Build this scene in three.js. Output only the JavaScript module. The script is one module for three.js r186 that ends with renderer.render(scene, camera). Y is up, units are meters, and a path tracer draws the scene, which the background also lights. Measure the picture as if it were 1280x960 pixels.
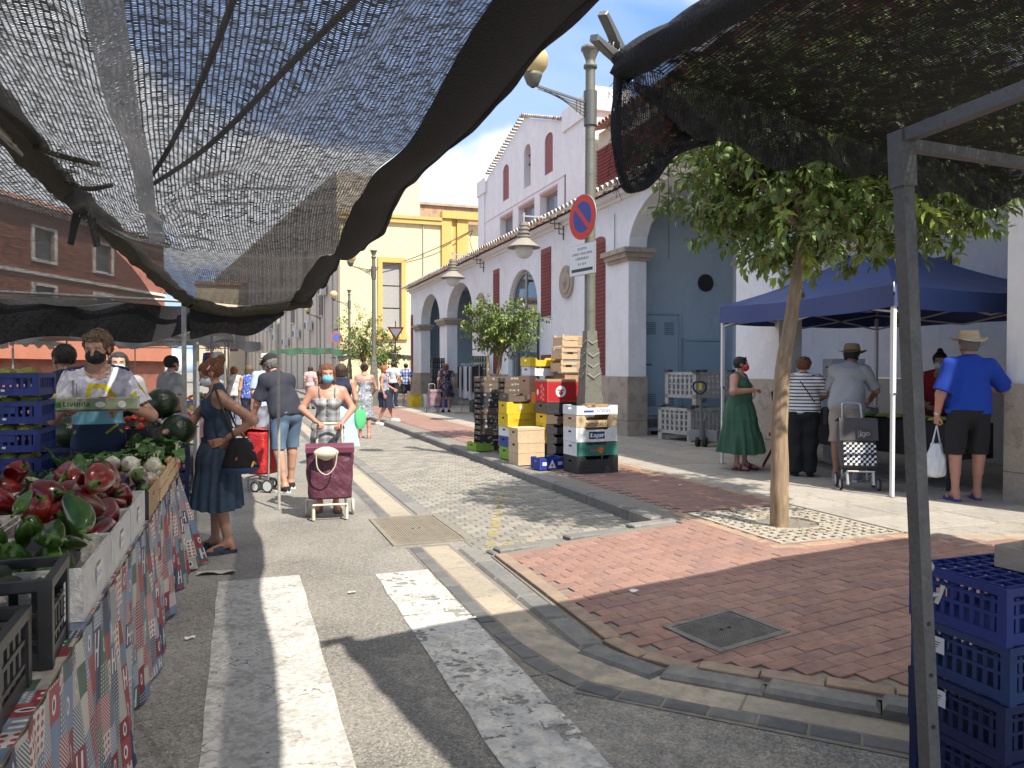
import * as THREE from 'three';
import { mergeGeometries, toCreasedNormals } from 'three/addons/utils/BufferGeometryUtils.js';
import { RoundedBoxGeometry } from 'three/addons/geometries/RoundedBoxGeometry.js';

// ---------- camera, sky, sun, exposure ----------
const scene = new THREE.Scene();
const camera = new THREE.PerspectiveCamera(53.08, 4 / 3, 0.05, 900);
camera.position.set(0, 1.55, 0);
camera.rotation.order = 'YXZ';
camera.rotation.set(-0.01873, -0.34005, 0);
const EXPOSURE = 1.85;
const SUN_DIR = new THREE.Vector3(0.27, 1, 0.75).normalize();
const sun = new THREE.DirectionalLight(new THREE.Color(1, 0.93, 0.82), 4.3);
sun.position.copy(SUN_DIR).multiplyScalar(60).add(new THREE.Vector3(3, 0, -12));
sun.target.position.set(3, 0, -12);
sun.castShadow = true; sun.shadow.mapSize.set(4096, 4096); sun.shadow.radius = 1.4; sun.shadow.bias = -0.0004;
Object.assign(sun.shadow.camera, { left: -32, right: 32, top: 40, bottom: -40, near: 1, far: 160 });
scene.add(sun, sun.target);
const renderer = new THREE.WebGLRenderer({ antialias: true });
renderer.toneMapping = THREE.LinearToneMapping;
renderer.toneMappingExposure = EXPOSURE;
renderer.shadowMap.enabled = true;

// ---------- small tools ----------
const V = (x, y, z) => new THREE.Vector3(x, y, z);
const C = (r, g, b) => new THREE.Color().setRGB(r, g, b);
const H = (s) => new THREE.Color(s);
const clamp = (x, a = 0, b = 1) => Math.min(b, Math.max(a, x));
const lerp = (a, b, t) => a + (b - a) * t;
const sm = (a, b, x) => { const t = clamp((x - a) / (b - a)); return t * t * (3 - 2 * t); };
function rng(seed) { let a = seed >>> 0; return () => { a = (a + 0x6D2B79F5) | 0; let t = Math.imul(a ^ (a >>> 15), 1 | a); t = (t + Math.imul(t ^ (t >>> 7), 61 | t)) ^ t; return ((t ^ (t >>> 14)) >>> 0) / 4294967296; }; }
const R0 = rng(12345);
const rr = (a, b, R = R0) => a + (b - a) * R();
function h2(x, y, s = 0) { let n = Math.imul(x | 0, 374761393) + Math.imul(y | 0, 668265263) + Math.imul(s | 0, 2147483647 ^ 0x5bd1e995); n = Math.imul(n ^ (n >>> 13), 1274126177); return ((n ^ (n >>> 16)) >>> 0) / 4294967296; }
function vn(x, y, p, s = 0) { // periodic value noise
  const xi = Math.floor(x), yi = Math.floor(y); let fx = x - xi, fy = y - yi; fx = fx * fx * (3 - 2 * fx); fy = fy * fy * (3 - 2 * fy);
  const m = (a) => ((a % p) + p) % p, a = m(xi), b = m(xi + 1), c = m(yi), d = m(yi + 1);
  return lerp(lerp(h2(a, c, s), h2(b, c, s), fx), lerp(h2(a, d, s), h2(b, d, s), fx), fy);
}
function fbm(u, v, p, oct, s = 0) { let t = 0, a = 0.5, n = 0; for (let i = 0; i < oct; i++) { t += a * vn(u * p, v * p, p, s + i); n += a; a *= 0.5; p *= 2; } return t / n; }
function n3(x, y, z, s = 0) { const zi = Math.floor(z), f = z - zi, k = f * f * (3 - 2 * f); return lerp(vn(x, y, 65536, s + zi * 57), vn(x, y, 65536, s + zi * 57 + 57), k); }
const toS = (x) => (x <= 0.0031308 ? 12.92 * x : 1.055 * Math.pow(x, 1 / 2.4) - 0.055);
function tex(n, f, { srgb = true, m = n, rep } = {}) { // f(u, v, x, y) -> linear [r,g,b] or number
  const d = new Uint8Array(n * m * 4);
  for (let y = 0; y < m; y++) for (let x = 0; x < n; x++) {
    let c = f((x + 0.5) / n, (y + 0.5) / m, x, y); if (typeof c === 'number') c = [c, c, c];
    const o = (y * n + x) * 4; for (let k = 0; k < 3; k++) d[o + k] = Math.round(255 * clamp(srgb ? toS(clamp(c[k])) : c[k])); d[o + 3] = 255;
  }
  const t = new THREE.DataTexture(d, n, m); t.wrapS = t.wrapT = THREE.RepeatWrapping; t.magFilter = THREE.LinearFilter; t.minFilter = THREE.LinearMipmapLinearFilter; t.generateMipmaps = true;
  if (srgb) t.colorSpace = THREE.SRGBColorSpace; if (rep) t.repeat.set(rep[0], rep[1] ?? rep[0]); t.needsUpdate = true; return t;
}
const rep = (t, a, b = a) => { const c = t.clone(); c.repeat.set(a, b); c.needsUpdate = true; return c; };
function canvasTex(w, h, draw) { const c = document.createElement('canvas'); c.width = w; c.height = h; draw(c.getContext('2d'), w, h); const t = new THREE.CanvasTexture(c); t.colorSpace = THREE.SRGBColorSpace; return t; }
function M(color, o = {}) { return new THREE.MeshStandardMaterial({ color: typeof color === 'string' ? H(color) : Array.isArray(color) ? C(...color) : color, roughness: 0.8, ...o }); }
function P(color, o = {}) { return new THREE.MeshPhysicalMaterial({ color: typeof color === 'string' ? H(color) : Array.isArray(color) ? C(...color) : color, roughness: 0.6, ...o }); }

// geometry: everything is turned into plain position / normal / uv (+ color)
function flat(g) { const q = g.index ? g.toNonIndexed() : g; for (const k of Object.keys(q.attributes)) if (!['position', 'normal', 'uv', 'color'].includes(k)) q.deleteAttribute(k); if (!q.attributes.normal) q.computeVertexNormals(); if (!q.attributes.uv) q.setAttribute('uv', new THREE.BufferAttribute(new Float32Array(q.attributes.position.count * 2), 2)); if (g.userData.keep) q.userData.keep = true; q.morphAttributes = {}; return q; }
function muv(g) { // uv in metres, by the way each face points
  const p = g.attributes.position, n = g.attributes.normal, u = g.attributes.uv, a = V(), b = V(), c = V();
  for (let i = 0; i < p.count; i += 3) {
    a.fromBufferAttribute(p, i); b.fromBufferAttribute(p, i + 1); c.fromBufferAttribute(p, i + 2); b.sub(a); c.sub(a); b.cross(c);
    const x = Math.abs(b.x), y = Math.abs(b.y), z = Math.abs(b.z);
    for (let k = i; k < i + 3; k++) { const X = p.getX(k), Y = p.getY(k), Z = p.getZ(k); if (y >= x && y >= z) u.setXY(k, X, Z); else if (x >= z) u.setXY(k, Z, Y); else u.setXY(k, X, Y); }
  }
  return g;
}
const ORD = ['lowest', 'second lowest', 'third from the bottom', 'fourth from the bottom', 'fifth from the bottom', 'sixth from the bottom', 'seventh from the bottom', 'eighth from the bottom', 'ninth from the bottom', 'tenth from the bottom', 'eleventh from the bottom', 'twelfth from the bottom', 'second from the top', 'topmost'];
const keep = (g) => { g.userData.keep = true; return g; };
function mg(list) { list = (Array.isArray(list) ? list : [list]).flat(Infinity).map(flat).map((g) => (g.userData.keep ? g : muv(g))); if (list.length === 1) return list[0]; const col = list.some((g) => g.attributes.color); if (col) for (const g of list) if (!g.attributes.color) g.setAttribute('color', new THREE.BufferAttribute(new Float32Array(g.attributes.position.count * 3).fill(1), 3)); return mergeGeometries(list); }
const used = new Map();
function numbered(n) { const k = used.get(n) || 0; used.set(n, k + 1); return k ? `${n}_${String(k).padStart(3, '0')}` : n; }
function mesh(name, g, m, parent) { const o = new THREE.Mesh(g, m); o.name = parent ? name : numbered(name); o.castShadow = o.receiveShadow = true; (parent || scene).add(o); return o; }
function obj(name, gs, m, parent) { return mesh(name, mg(gs), m, parent); }
function tag(o, label, category, group, kind) { Object.assign(o.userData, { label, category }); if (group) o.userData.group = group; if (kind) o.userData.kind = kind; return o; }
function thing(name, label, category, [x, y, z] = [0, 0, 0], turn = 0, group) { const o = new THREE.Group(); o.name = numbered(name); scene.add(o); o.position.set(x, y, z); o.rotation.y = turn; return tag(o, label, category, group); }
function struct(name, gs, m) { const o = gs ? obj(name, gs, m) : Object.assign(new THREE.Group(), { name: numbered(name) }); if (!gs) scene.add(o); o.userData.kind = 'structure'; return o; }
function copyOf(root, [x, y, z], turn, label) { const r = root.clone(); r.name = numbered(root.name.replace(/_\d{3}$/, '')); r.userData = { ...root.userData }; scene.add(r); r.position.set(x, y, z); r.rotation.y = turn; if (label) r.userData.label = label; return r; }
// primitives (x, y, z is the centre)
function at(g, x, y, z, rx = 0, ry = 0, rz = 0) { if (rx || ry || rz) g.applyMatrix4(new THREE.Matrix4().makeRotationFromEuler(new THREE.Euler(rx, ry, rz))); return g.translate(x, y, z); }
const box = (w, h, d, x = 0, y = 0, z = 0, rx, ry, rz) => at(new THREE.BoxGeometry(w, h, d), x, y, z, rx, ry, rz);
const rbox = (w, h, d, r, x = 0, y = 0, z = 0, rx, ry, rz) => at(new RoundedBoxGeometry(w, h, d, 1, r), x, y, z, rx, ry, rz);
const span = (x0, x1, y0, y1, z0, z1) => box(x1 - x0, y1 - y0, z1 - z0, (x0 + x1) / 2, (y0 + y1) / 2, (z0 + z1) / 2);
const cyl = (r0, r1, h, x = 0, y = 0, z = 0, n = 12, rx, ry, rz) => at(new THREE.CylinderGeometry(r1, r0, h, n), x, y, z, rx, ry, rz);
const ball = (r, x = 0, y = 0, z = 0, sx = 1, sy = 1, sz = 1, a = 14, b = 10) => new THREE.SphereGeometry(r, a, b).scale(sx, sy, sz).translate(x, y, z);
function bar(a, b, r, n = 8, r1 = r) { const d = V().subVectors(b, a), L = d.length(), g = new THREE.CylinderGeometry(r1, r, L, n); g.applyQuaternion(new THREE.Quaternion().setFromUnitVectors(V(0, 1, 0), d.normalize())); return g.translate((a.x + b.x) / 2, (a.y + b.y) / 2, (a.z + b.z) / 2); }
function sqbar(a, b, w, t = w) { const d = V().subVectors(b, a), L = d.length(), g = new THREE.BoxGeometry(w, t, L); const m = new THREE.Matrix4().lookAt(b, a, Math.abs(d.y) > 0.98 * L ? V(1, 0, 0) : V(0, 1, 0)); g.applyMatrix4(m); return g.translate((a.x + b.x) / 2, (a.y + b.y) / 2, (a.z + b.z) / 2); }
const tube = (pts, r, seg = 16, n = 6, closed = false) => new THREE.TubeGeometry(new THREE.CatmullRomCurve3(pts.map((p) => (p.isVector3 ? p : V(...p))), closed), seg, r, n, closed);
const lathe = (pr, n = 20) => new THREE.LatheGeometry(pr.map(([x, y]) => new THREE.Vector2(x, y)), n);
function shapeOf(pts, holes = []) { const s = new THREE.Shape(pts.map(([x, y]) => new THREE.Vector2(x, y))); for (const h of holes || []) s.holes.push(new THREE.Path(h.map(([x, y]) => new THREE.Vector2(x, y)))); return s; }
const ext = (pts, depth, holes, bevel = 0) => new THREE.ExtrudeGeometry(shapeOf(pts, holes), { depth, bevelEnabled: bevel > 0, bevelThickness: bevel, bevelSize: bevel, bevelOffset: -bevel, bevelSegments: 1, curveSegments: 10, steps: 1 });
// shape drawn as (z, y) and given thickness along +x from x0
function wallZ(pts, holes, x0, t) { const g = ext(pts.map(([z, y]) => [-z, y]), t, (holes || []).map((h) => h.map(([z, y]) => [-z, y]))); g.rotateY(Math.PI / 2); return g.translate(x0, 0, 0); }
function archPts(z0, z1, y0, ys, yc, n = 14) { const p = [[z0, y0], [z0, ys]]; for (let i = 1; i < n; i++) { const a = Math.PI * (1 - i / n); p.push([(z0 + z1) / 2 + ((z1 - z0) / 2) * Math.cos(a), ys + (yc - ys) * Math.sin(a)]); } p.push([z1, ys], [z1, y0]); return p; }
function paver(w, h, d, b = 0.004) { // a stone with chamfered top edges, top at y = 0
  const x = w / 2, z = d / 2, X = x - b, Z = z - b, P0 = [], q = (...a) => { const [A, B, D, E] = a; P0.push(...A, ...B, ...D, ...A, ...D, ...E); };
  q([-X, 0, Z], [X, 0, Z], [X, 0, -Z], [-X, 0, -Z]);
  const T = [[-X, 0, Z], [X, 0, Z], [X, 0, -Z], [-X, 0, -Z]], S = [[-x, -b, z], [x, -b, z], [x, -b, -z], [-x, -b, -z]], B = [[-x, -h, z], [x, -h, z], [x, -h, -z], [-x, -h, -z]];
  for (let i = 0; i < 4; i++) { const j = (i + 1) % 4; q(S[i], S[j], T[j], T[i]); q(B[i], B[j], S[j], S[i]); }
  const g = new THREE.BufferGeometry(); g.setAttribute('position', new THREE.BufferAttribute(new Float32Array(P0), 3)); g.computeVertexNormals(); return g;
}
function quadSheet(pts) { const g = new THREE.BufferGeometry(), [a, b, c, d] = pts; g.setAttribute('position', new THREE.BufferAttribute(new Float32Array([...a, ...b, ...c, ...a, ...c, ...d]), 3)); g.computeVertexNormals(); return g; }
function gridGeo(nu, nv, f, keepUV = true) { // f(u, v) -> [x, y, z, (tu, tv)]
  const pos = [], uv = [], idx = [];
  for (let j = 0; j <= nv; j++) for (let i = 0; i <= nu; i++) { const q = f(i / nu, j / nv); pos.push(q[0], q[1], q[2]); uv.push(q[3] ?? i / nu, q[4] ?? j / nv); }
  for (let j = 0; j < nv; j++) for (let i = 0; i < nu; i++) { const a = j * (nu + 1) + i, b = a + 1, c = a + nu + 1, d = c + 1; idx.push(a, b, d, a, d, c); }
  const g = new THREE.BufferGeometry(); g.setAttribute('position', new THREE.Float32BufferAttribute(pos, 3)); g.setAttribute('uv', new THREE.Float32BufferAttribute(uv, 2)); g.setIndex(idx); g.computeVertexNormals(); if (keepUV) g.userData.keep = true; return g;
}
function planeGeo(w, h, x, y, z, rx = 0, ry = 0, rz = 0) { return keep(at(new THREE.PlaneGeometry(w, h), x, y, z, rx, ry, rz)); }

// ---------- sky: blue with broken cumulus ----------
{
  const W = 1024, Hh = 512, d = new Float32Array(W * Hh * 4);
  const cn = (x, y, z) => { let t = 0, a = 0.5, f = 1; for (let i = 0; i < 6; i++) { t += a * n3(x * f, y * f, z * f, 11 + i * 7); a *= 0.52; f *= 2.03; } return t; };
  for (let j = 0; j < Hh; j++) for (let i = 0; i < W; i++) {
    const th = ((i + 0.5) / W - 0.5) * 2 * Math.PI, ph = ((j + 0.5) / Hh - 0.5) * Math.PI, y = Math.sin(ph), x = Math.cos(ph) * Math.cos(th), z = Math.cos(ph) * Math.sin(th);
    const e = Math.max(y, 0), k = Math.pow(1 - e, 5), r = 1 / (e + 0.22);
    let col = [lerp(0.09, 0.23, k), lerp(0.225, 0.43, k), lerp(0.55, 0.72, k)];
    const nn = cn(x * r * 1.15 + 8.48, z * r * 1.15 + 52.75, 3.1 + y), cov = sm(0.46, 0.55, nn), body = sm(0.5, 0.7, nn), s = cn(x * r * 2.4 + 9, z * r * 2.4, 7.7);
    const cl = lerp(0.92, 0.74, body * 0.7) + 0.14 * (s - 0.5), wisp = 0.22 * sm(0.4, 0.56, cn(x * r * 0.7 + 3, z * r * 1.6 + 5, 1.3));
    const a = clamp(Math.max(cov * 0.96, wisp));
    col = [lerp(col[0], cl * 0.98, a), lerp(col[1], cl, a), lerp(col[2], cl * 1.04, a)];
    if (y < 0) { const g = sm(0, -0.05, y); col = col.map((c, q) => lerp(c, [0.2, 0.19, 0.17][q], g)); }
    const o = (j * W + i) * 4; d[o] = col[0]; d[o + 1] = col[1]; d[o + 2] = col[2]; d[o + 3] = 1;
  }
  const t = new THREE.DataTexture(d, W, Hh, THREE.RGBAFormat, THREE.FloatType); t.mapping = THREE.EquirectangularReflectionMapping; t.wrapS = THREE.RepeatWrapping; t.magFilter = t.minFilter = THREE.LinearFilter; t.needsUpdate = true;
  scene.background = t; scene.environment = t;
}

// ---------- shared textures and materials ----------
const TX = {};
TX.grain = tex(512, (u, v) => 0.62 + 0.38 * fbm(u, v, 32, 4, 1) + 0.12 * (fbm(u, v, 4, 3, 5) - 0.5));
TX.soft = tex(512, (u, v) => 0.8 + 0.2 * fbm(u, v, 6, 5, 9));
TX.asphalt = tex(1024, (u, v) => { const a = vn(u * 300, v * 300, 300, 3), b = vn(u * 150, v * 150, 150, 4), c = fbm(u, v, 4, 4, 8); const k = 0.45 + 0.35 * c + 0.42 * (a - 0.5) + 0.3 * (b - 0.5) + (a > 0.86 ? 0.25 : 0); return [k * 1.02, k, k * 0.97]; });
TX.asphaltB = tex(1024, (u, v) => { const a = vn(u * 300, v * 300, 300, 3), b = vn(u * 150, v * 150, 150, 4); return 0.5 + 0.3 * (a - 0.5) + 0.35 * (b - 0.5); }, { srgb: false });
TX.stain = tex(1024, (u, v) => { const c = fbm(u, v, 3, 6, 21), f = fbm(u, v, 64, 3, 2); const blot = sm(0.6, 0.68, fbm(u, v, 9, 4, 77)); const k = 0.78 + 0.3 * (c - 0.5) + 0.25 * (f - 0.5) - 0.16 * blot; return [k, k * 0.99, k * 0.97]; });
TX.bumpN = tex(512, (u, v) => fbm(u, v, 24, 5, 31), { srgb: false });
TX.plaster = tex(1024, (u, v) => { const c = fbm(u, v, 5, 5, 41), s = fbm(u, v, 40, 3, 3), st = sm(0.6, 0.72, fbm(u * 1, v * 0.25, 24, 3, 6)) * 0.045, pt = sm(0.56, 0.6, fbm(u, v, 7, 5, 91)) * 0.025; const k = 0.88 + 0.12 * c + 0.08 * (s - 0.5) - st - pt; return [k, k * 0.995, k * 0.985]; });
TX.wood = tex(512, (u, v) => { const w = fbm(u * 0.25, v, 24, 4, 12), g = 0.5 + 0.5 * Math.sin((v * 60 + 6 * fbm(u, v, 4, 3, 5)) * 6.283); const k = 0.68 + 0.3 * w + 0.08 * g; return [k, k * 0.96, k * 0.9]; });
TX.fabric = tex(256, (u, v) => 0.82 + 0.1 * ((Math.sin(u * 402) > 0) !== (Math.sin(v * 402) > 0) ? 1 : 0) + 0.16 * (fbm(u, v, 8, 4, 4) - 0.5));
TX.plaster.wrapT = TX.wood.wrapS = THREE.MirroredRepeatWrapping;
const std = (c, t, s, o = {}) => M(c, { map: rep(TX[t], 1 / s), bumpMap: rep(TX.bumpN, 1 / s), bumpScale: 0.004, ...o });
const MT = {
  asphalt: M([0.35, 0.335, 0.305], { map: rep(TX.asphalt, 1 / 1.7), bumpMap: rep(TX.asphaltB, 1 / 1.7), bumpScale: 0.006, roughness: 0.92 }),
  white: std([0.83, 0.83, 0.82], 'plaster', 3.2, { roughness: 0.9, bumpScale: 0.006 }),
  blueWall: std([0.44, 0.555, 0.65], 'plaster', 3.2, { roughness: 0.85 }),
  grey: M([0.35, 0.35, 0.34], { roughness: 0.6 }),
  galv: std([0.4, 0.4, 0.38], 'grain', 0.3, { roughness: 0.5, metalness: 0.55, bumpScale: 0.001 }),
  galvDark: std([0.13, 0.13, 0.13], 'grain', 0.3, { roughness: 0.55, metalness: 0.4, bumpScale: 0.001 }),
  black: M([0.014, 0.014, 0.015], { roughness: 0.5 }),
  rubber: M([0.03, 0.03, 0.03], { roughness: 0.85 }),
  maroon: std([0.26, 0.06, 0.055], 'soft', 1.4, { roughness: 0.65 }),
  stone: std([0.5, 0.43, 0.34], 'stain', 1.6, { roughness: 0.88 }),
  wood: std([0.62, 0.45, 0.27], 'wood', 0.5, { roughness: 0.8, bumpScale: 0.002 }),
  woodGrey: std([0.4, 0.36, 0.31], 'wood', 0.5, { roughness: 0.85, bumpScale: 0.003 }),
};
// ---------- ground ----------
struct('road', gridGeo(40, 40, (u, v) => { const x = lerp(-400, 400, u), z = lerp(80, -420, v); return [x, 0, z, x, z]; }), MT.asphalt);
const brickMats = [[0.33, 0.19, 0.15], [0.3, 0.175, 0.145], [0.35, 0.21, 0.17], [0.285, 0.175, 0.15], [0.325, 0.195, 0.16]].map((c, i) => std(c, 'stain', 0.7 + i * 0.13, { roughness: 0.9, bumpScale: 0.006 }));
const settMats = [[0.27, 0.255, 0.225], [0.32, 0.3, 0.26], [0.23, 0.22, 0.2], [0.29, 0.265, 0.225]].map((c, i) => std(c, 'stain', 0.6 + i * 0.11, { roughness: 0.9, bumpScale: 0.007 }));
const slabMats = [[0.4, 0.365, 0.31], [0.44, 0.4, 0.345], [0.37, 0.34, 0.3], [0.42, 0.385, 0.335]].map((c, i) => std(c, 'stain', 1.1 + i * 0.2, { roughness: 0.88, bumpScale: 0.005 }));
const kerbMats = [[0.21, 0.205, 0.195], [0.25, 0.24, 0.225], [0.19, 0.19, 0.185]].map((c, i) => std(c, 'stain', 0.8 + 0.2 * i, { roughness: 0.85, bumpScale: 0.006 }));
const creamMats = [[0.46, 0.4, 0.31], [0.42, 0.37, 0.29], [0.38, 0.335, 0.27]].map((c, i) => std(c, 'stain', 0.9 + 0.2 * i, { roughness: 0.88, bumpScale: 0.006 }));
const darkStone = [[0.15, 0.15, 0.15], [0.125, 0.128, 0.13], [0.18, 0.175, 0.165]].map((c, i) => std(c, 'stain', 0.6 + 0.2 * i, { roughness: 0.8 }));
const mortar = std([0.24, 0.215, 0.18], 'grain', 0.4, { roughness: 0.95 });
const shareUV = new Map();
function pieceGeo(key, make) { if (!shareUV.has(key)) shareUV.set(key, mg(make())); return shareUV.get(key); }
// lays many pieces: the nearest up to `limit` as meshes of their own, the rest joined
function lay(parent, name, list, limit) {
  list.sort((a, b) => Math.hypot(a.x, a.z) - Math.hypot(b.x, b.z));
  const rest = new Map();
  list.forEach((b, i) => {
    const g = pieceGeo(b.key, () => paver(b.w, b.h, b.d, b.bev));
    if (i < limit) { const m = mesh(name, g, b.m, parent); m.position.set(b.x, b.y, b.z); m.rotation.set(b.rx || 0, b.ry || 0, b.rz || 0); } else {
      const q = g.clone().applyMatrix4(new THREE.Matrix4().compose(V(b.x, b.y, b.z), new THREE.Quaternion().setFromEuler(new THREE.Euler(b.rx || 0, b.ry || 0, b.rz || 0)), V(1, 1, 1)));
      if (!rest.has(b.m)) rest.set(b.m, []); rest.get(b.m).push(q);
    }
  });
  if (rest.size) { // one joined mesh, several tones by material groups
    const gs = [], ms = []; for (const [m, l] of rest) { gs.push(mergeGeometries(l)); ms.push(m); }
    const g = mergeGeometries(gs, true), o = mesh(name + '_field', g, ms, parent); o.userData.kind = 'stuff';
  }
}
const pick = (a, R = R0) => a[Math.floor(R() * a.length)];
function inPoly(x, z, p) { let c = false; for (let i = 0, j = p.length - 1; i < p.length; j = i++) if ((p[i][1] > z) !== (p[j][1] > z) && x < ((p[j][0] - p[i][0]) * (z - p[i][1])) / (p[j][1] - p[i][1]) + p[i][0]) c = !c; return c; }
const cornerY = (x) => (x < 3.95 ? 0.02 + 0.05 * (x - 1.95) : 0.12);
// paved corner: a dropped-kerb slope and the level pavement behind it
const poly = (pts, yf) => { const g = new THREE.ShapeGeometry(shapeOf(pts.map(([x, z]) => [x, -z]))); g.rotateX(-Math.PI / 2); const p = g.attributes.position; for (let i = 0; i < p.count; i++) p.setY(i, yf(p.getX(i))); g.computeVertexNormals(); return g; };
const cornerEdge = [[1.95, -6.04], [1.9, -3.72], [2.06, -3.4], [2.83, -2.62], [3.95, -1.55]];
const pave = struct('pavement');
obj('pavement_bed', [poly([...cornerEdge, [3.95, -6.42]], (x) => cornerY(x) - 0.012), poly([[3.95, -6.42], [3.95, -1.55], [6, 0.4], [30, 0.4], [30, -6.42]], () => 0.108)], mortar, pave);
obj('pavement_bed', [span(3.86, 11.4, -0.05, 0.108, -60, -6.42)], mortar, pave);
obj('pavement_face', [span(4.4, 30, -0.05, 0.1, -1.2, 0.3)], mortar, pave);
// corner bricks in running bond
{
  const a = 0.085, ca = Math.cos(a), sa = Math.sin(a), L = 0.205, W = 0.105, list = [], R = rng(5);
  const cover = [[2.45, -3.9], [2.81, -3.96], [2.79, -3.58], [2.43, -3.52]], grate = [[4.17, -6.62], [5.46, -6.62], [5.46, -5.18], [4.17, -5.18]], field = [[2.07, -5.97], [2.05, -3.77], [2.15, -3.51], [2.91, -2.77], [3.95, -1.78], [5.2, -1.6], [7.5, -4.0], [5.42, -5.02], [5.46, -6.62], [4.13, -6.62], [4.13, -6.3]];
  for (let i = -20; i < 60; i++) for (let j = -40; j < 40; j++) {
    const u = (i + (j & 1) * 0.5) * L, v = j * W, x = 1.9 + u * ca + v * sa, z = -4.2 - u * sa + v * ca;
    if (!inPoly(x, z, field) || inPoly(x, z, cover) || inPoly(x, z, grate)) continue;
    list.push({ x, z, y: cornerY(x) + rr(-0.002, 0.002, R), w: L - 0.004, d: W - 0.004, h: 0.05, bev: 0.003, key: 'brick', ry: a + rr(-0.012, 0.012, R), rz: x < 3.9 ? 0.05 : rr(-0.006, 0.006, R), rx: rr(-0.006, 0.006, R), m: pick(brickMats, R) });
  }
  lay(pave, 'brick', list, 300);
  // strip of bricks behind the kerb, along the street
  const l2 = [];
  for (let j = 0; j < 230; j++) for (let i = 0; i < 6; i++) { const x = 4.16 + (i + 0.5) * 0.205 + (j & 1 ? 0.1 : 0), z = -6.75 - j * 0.105; if (x > 5.4) continue; l2.push({ x, z, y: 0.12 + rr(-0.002, 0.002, R), w: L - 0.006, d: W - 0.006, h: 0.03, bev: 0.003, key: 'brick2', ry: rr(-0.01, 0.01, R), m: pick(brickMats, R) }); }
  const strip = struct('brick_strip'); lay(strip, 'brick', l2, 300);
  obj('brick_strip_far', [quadSheet([[4.1, 0.119, -30.9], [5.4, 0.119, -30.9], [5.4, 0.119, -60], [4.1, 0.119, -60]])], brickMats[1], strip);
}
// stones along a path: pts = polyline, off = sideways offset to the right of travel
function along(parent, name, pts, off, w, len, gap, top, h, mats, bev = 0.006, R = rng(77)) {
  const curve = new THREE.CurvePath(); for (let i = 0; i + 1 < pts.length; i++) curve.add(new THREE.LineCurve3(V(pts[i][0], 0, pts[i][1]), V(pts[i + 1][0], 0, pts[i + 1][1])));
  const T = curve.getLength(); let s = 0;
  while (s < T - 0.02) {
    const l = Math.min(typeof len === 'function' ? len(s) : len, T - s), p = curve.getPointAt(Math.min(1, (s + l / 2) / T)), q = curve.getPointAt(Math.min(1, (s + l) / T)), o = curve.getPointAt(s / T), d = q.sub(o).normalize();
    const k = Math.round(l * 200) / 200, m = mesh(name, pieceGeo(`${name}${w}${k}${h}`, () => paver(w, h, k - gap, bev)), pick(mats, R), parent);
    m.position.set(p.x - d.z * off, (typeof top === 'function' ? top(p.x - d.z * off) : top) + rr(-0.0015, 0.0015, R), p.z + d.x * off); m.rotation.y = Math.atan2(d.x, d.z); s += l;
  }
}
// travel toward the camera, so right of travel is -x: use negative offsets for +x
const edgePath = [[1.42, -6.55], [1.42, -4.35], [1.47, -3.72], [1.6, -3.35], [3.1, -1.85], [4.4, -0.6]], farPath = [[1.42, -34], [1.42, -8.02]];
const gut = struct('gutter');
for (const p of [edgePath, farPath]) {
  along(gut, 'edging_sett', p === farPath ? [[1.42, -20], [1.42, -8.02]] : p, 0, 0.1, 0.21, 0.014, 0.009, 0.05, darkStone, 0.004);
  along(gut, 'channel_slab', p, -0.18, 0.235, 0.78, 0.012, 0.006, 0.05, creamMats, 0.006);
}
obj('gutter_bed', [quadSheet([[1.35, 0.003, -8], [1.74, 0.003, -8], [1.74, 0.003, -34], [1.35, 0.003, -34]]), quadSheet([[1.35, 0.003, -3.6], [1.76, 0.003, -3.6], [1.74, 0.003, -6.6], [1.35, 0.003, -6.6]]), quadSheet([[1.5, 0.0034, -3.35], [4.3, 0.0034, -0.5], [4.7, 0.0034, -0.9], [1.75, 0.0034, -3.75]])], mortar, gut);
const kerb = struct('kerb');
const rev = (p) => p.map((q) => q);
along(kerb, 'kerb_stone', rev([[1.835, -6.35], [1.83, -3.78], [1.93, -3.5], [2.72, -2.69], [4.1, -1.36], [5, -0.5]]), 0, 0.165, 0.5, 0.006, (x) => cornerY(Math.max(x, 1.95)) + 0.003, 0.14, kerbMats, 0.02);
along(kerb, 'kerb_stone', [[1.84, -34], [1.84, -8]], 0, 0.16, 0.9, 0.01, 0.014, 0.06, kerbMats, 0.01);
along(kerb, 'kerb_stone', [[3.81, -60], [3.81, -6.52]], 0, 0.15, 1.0, 0.012, 0.128, 0.18, kerbMats, 0.022);
along(kerb, 'kerb_stone', [[4.1, -6.46], [1.96, -6.12]], 0, 0.13, 0.7, 0.01, (x) => cornerY(Math.min(3.95, x)) + 0.002, 0.14, kerbMats, 0.012);
along(pave, 'border_brick', [[2.02, -6.0], [1.99, -3.76], [2.11, -3.46], [2.87, -2.7], [4.0, -1.63]], 0, 0.105, 0.3, 0.008, (x) => cornerY(x) + 0.009, 0.05, [std([0.34, 0.25, 0.18], 'stain', 0.7), std([0.31, 0.235, 0.18], 'stain', 0.9)], 0.004);
along(pave, 'border_brick', [[4.1, -6.68], [4.1, -5.1], [5.5, -5.1], [7.6, -3.95], [9.5, -2.9]], 0, 0.1, 0.3, 0.008, 0.122, 0.05, [std([0.44, 0.31, 0.2], 'stain', 0.7), std([0.4, 0.29, 0.2], 'stain', 0.9)], 0.004);
along(pave, 'border_brick', [[5.46, -30], [5.46, -6.7]], 0, 0.1, 0.3, 0.008, 0.121, 0.05, [std([0.44, 0.31, 0.2], 'stain', 0.7)], 0.004);
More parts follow.
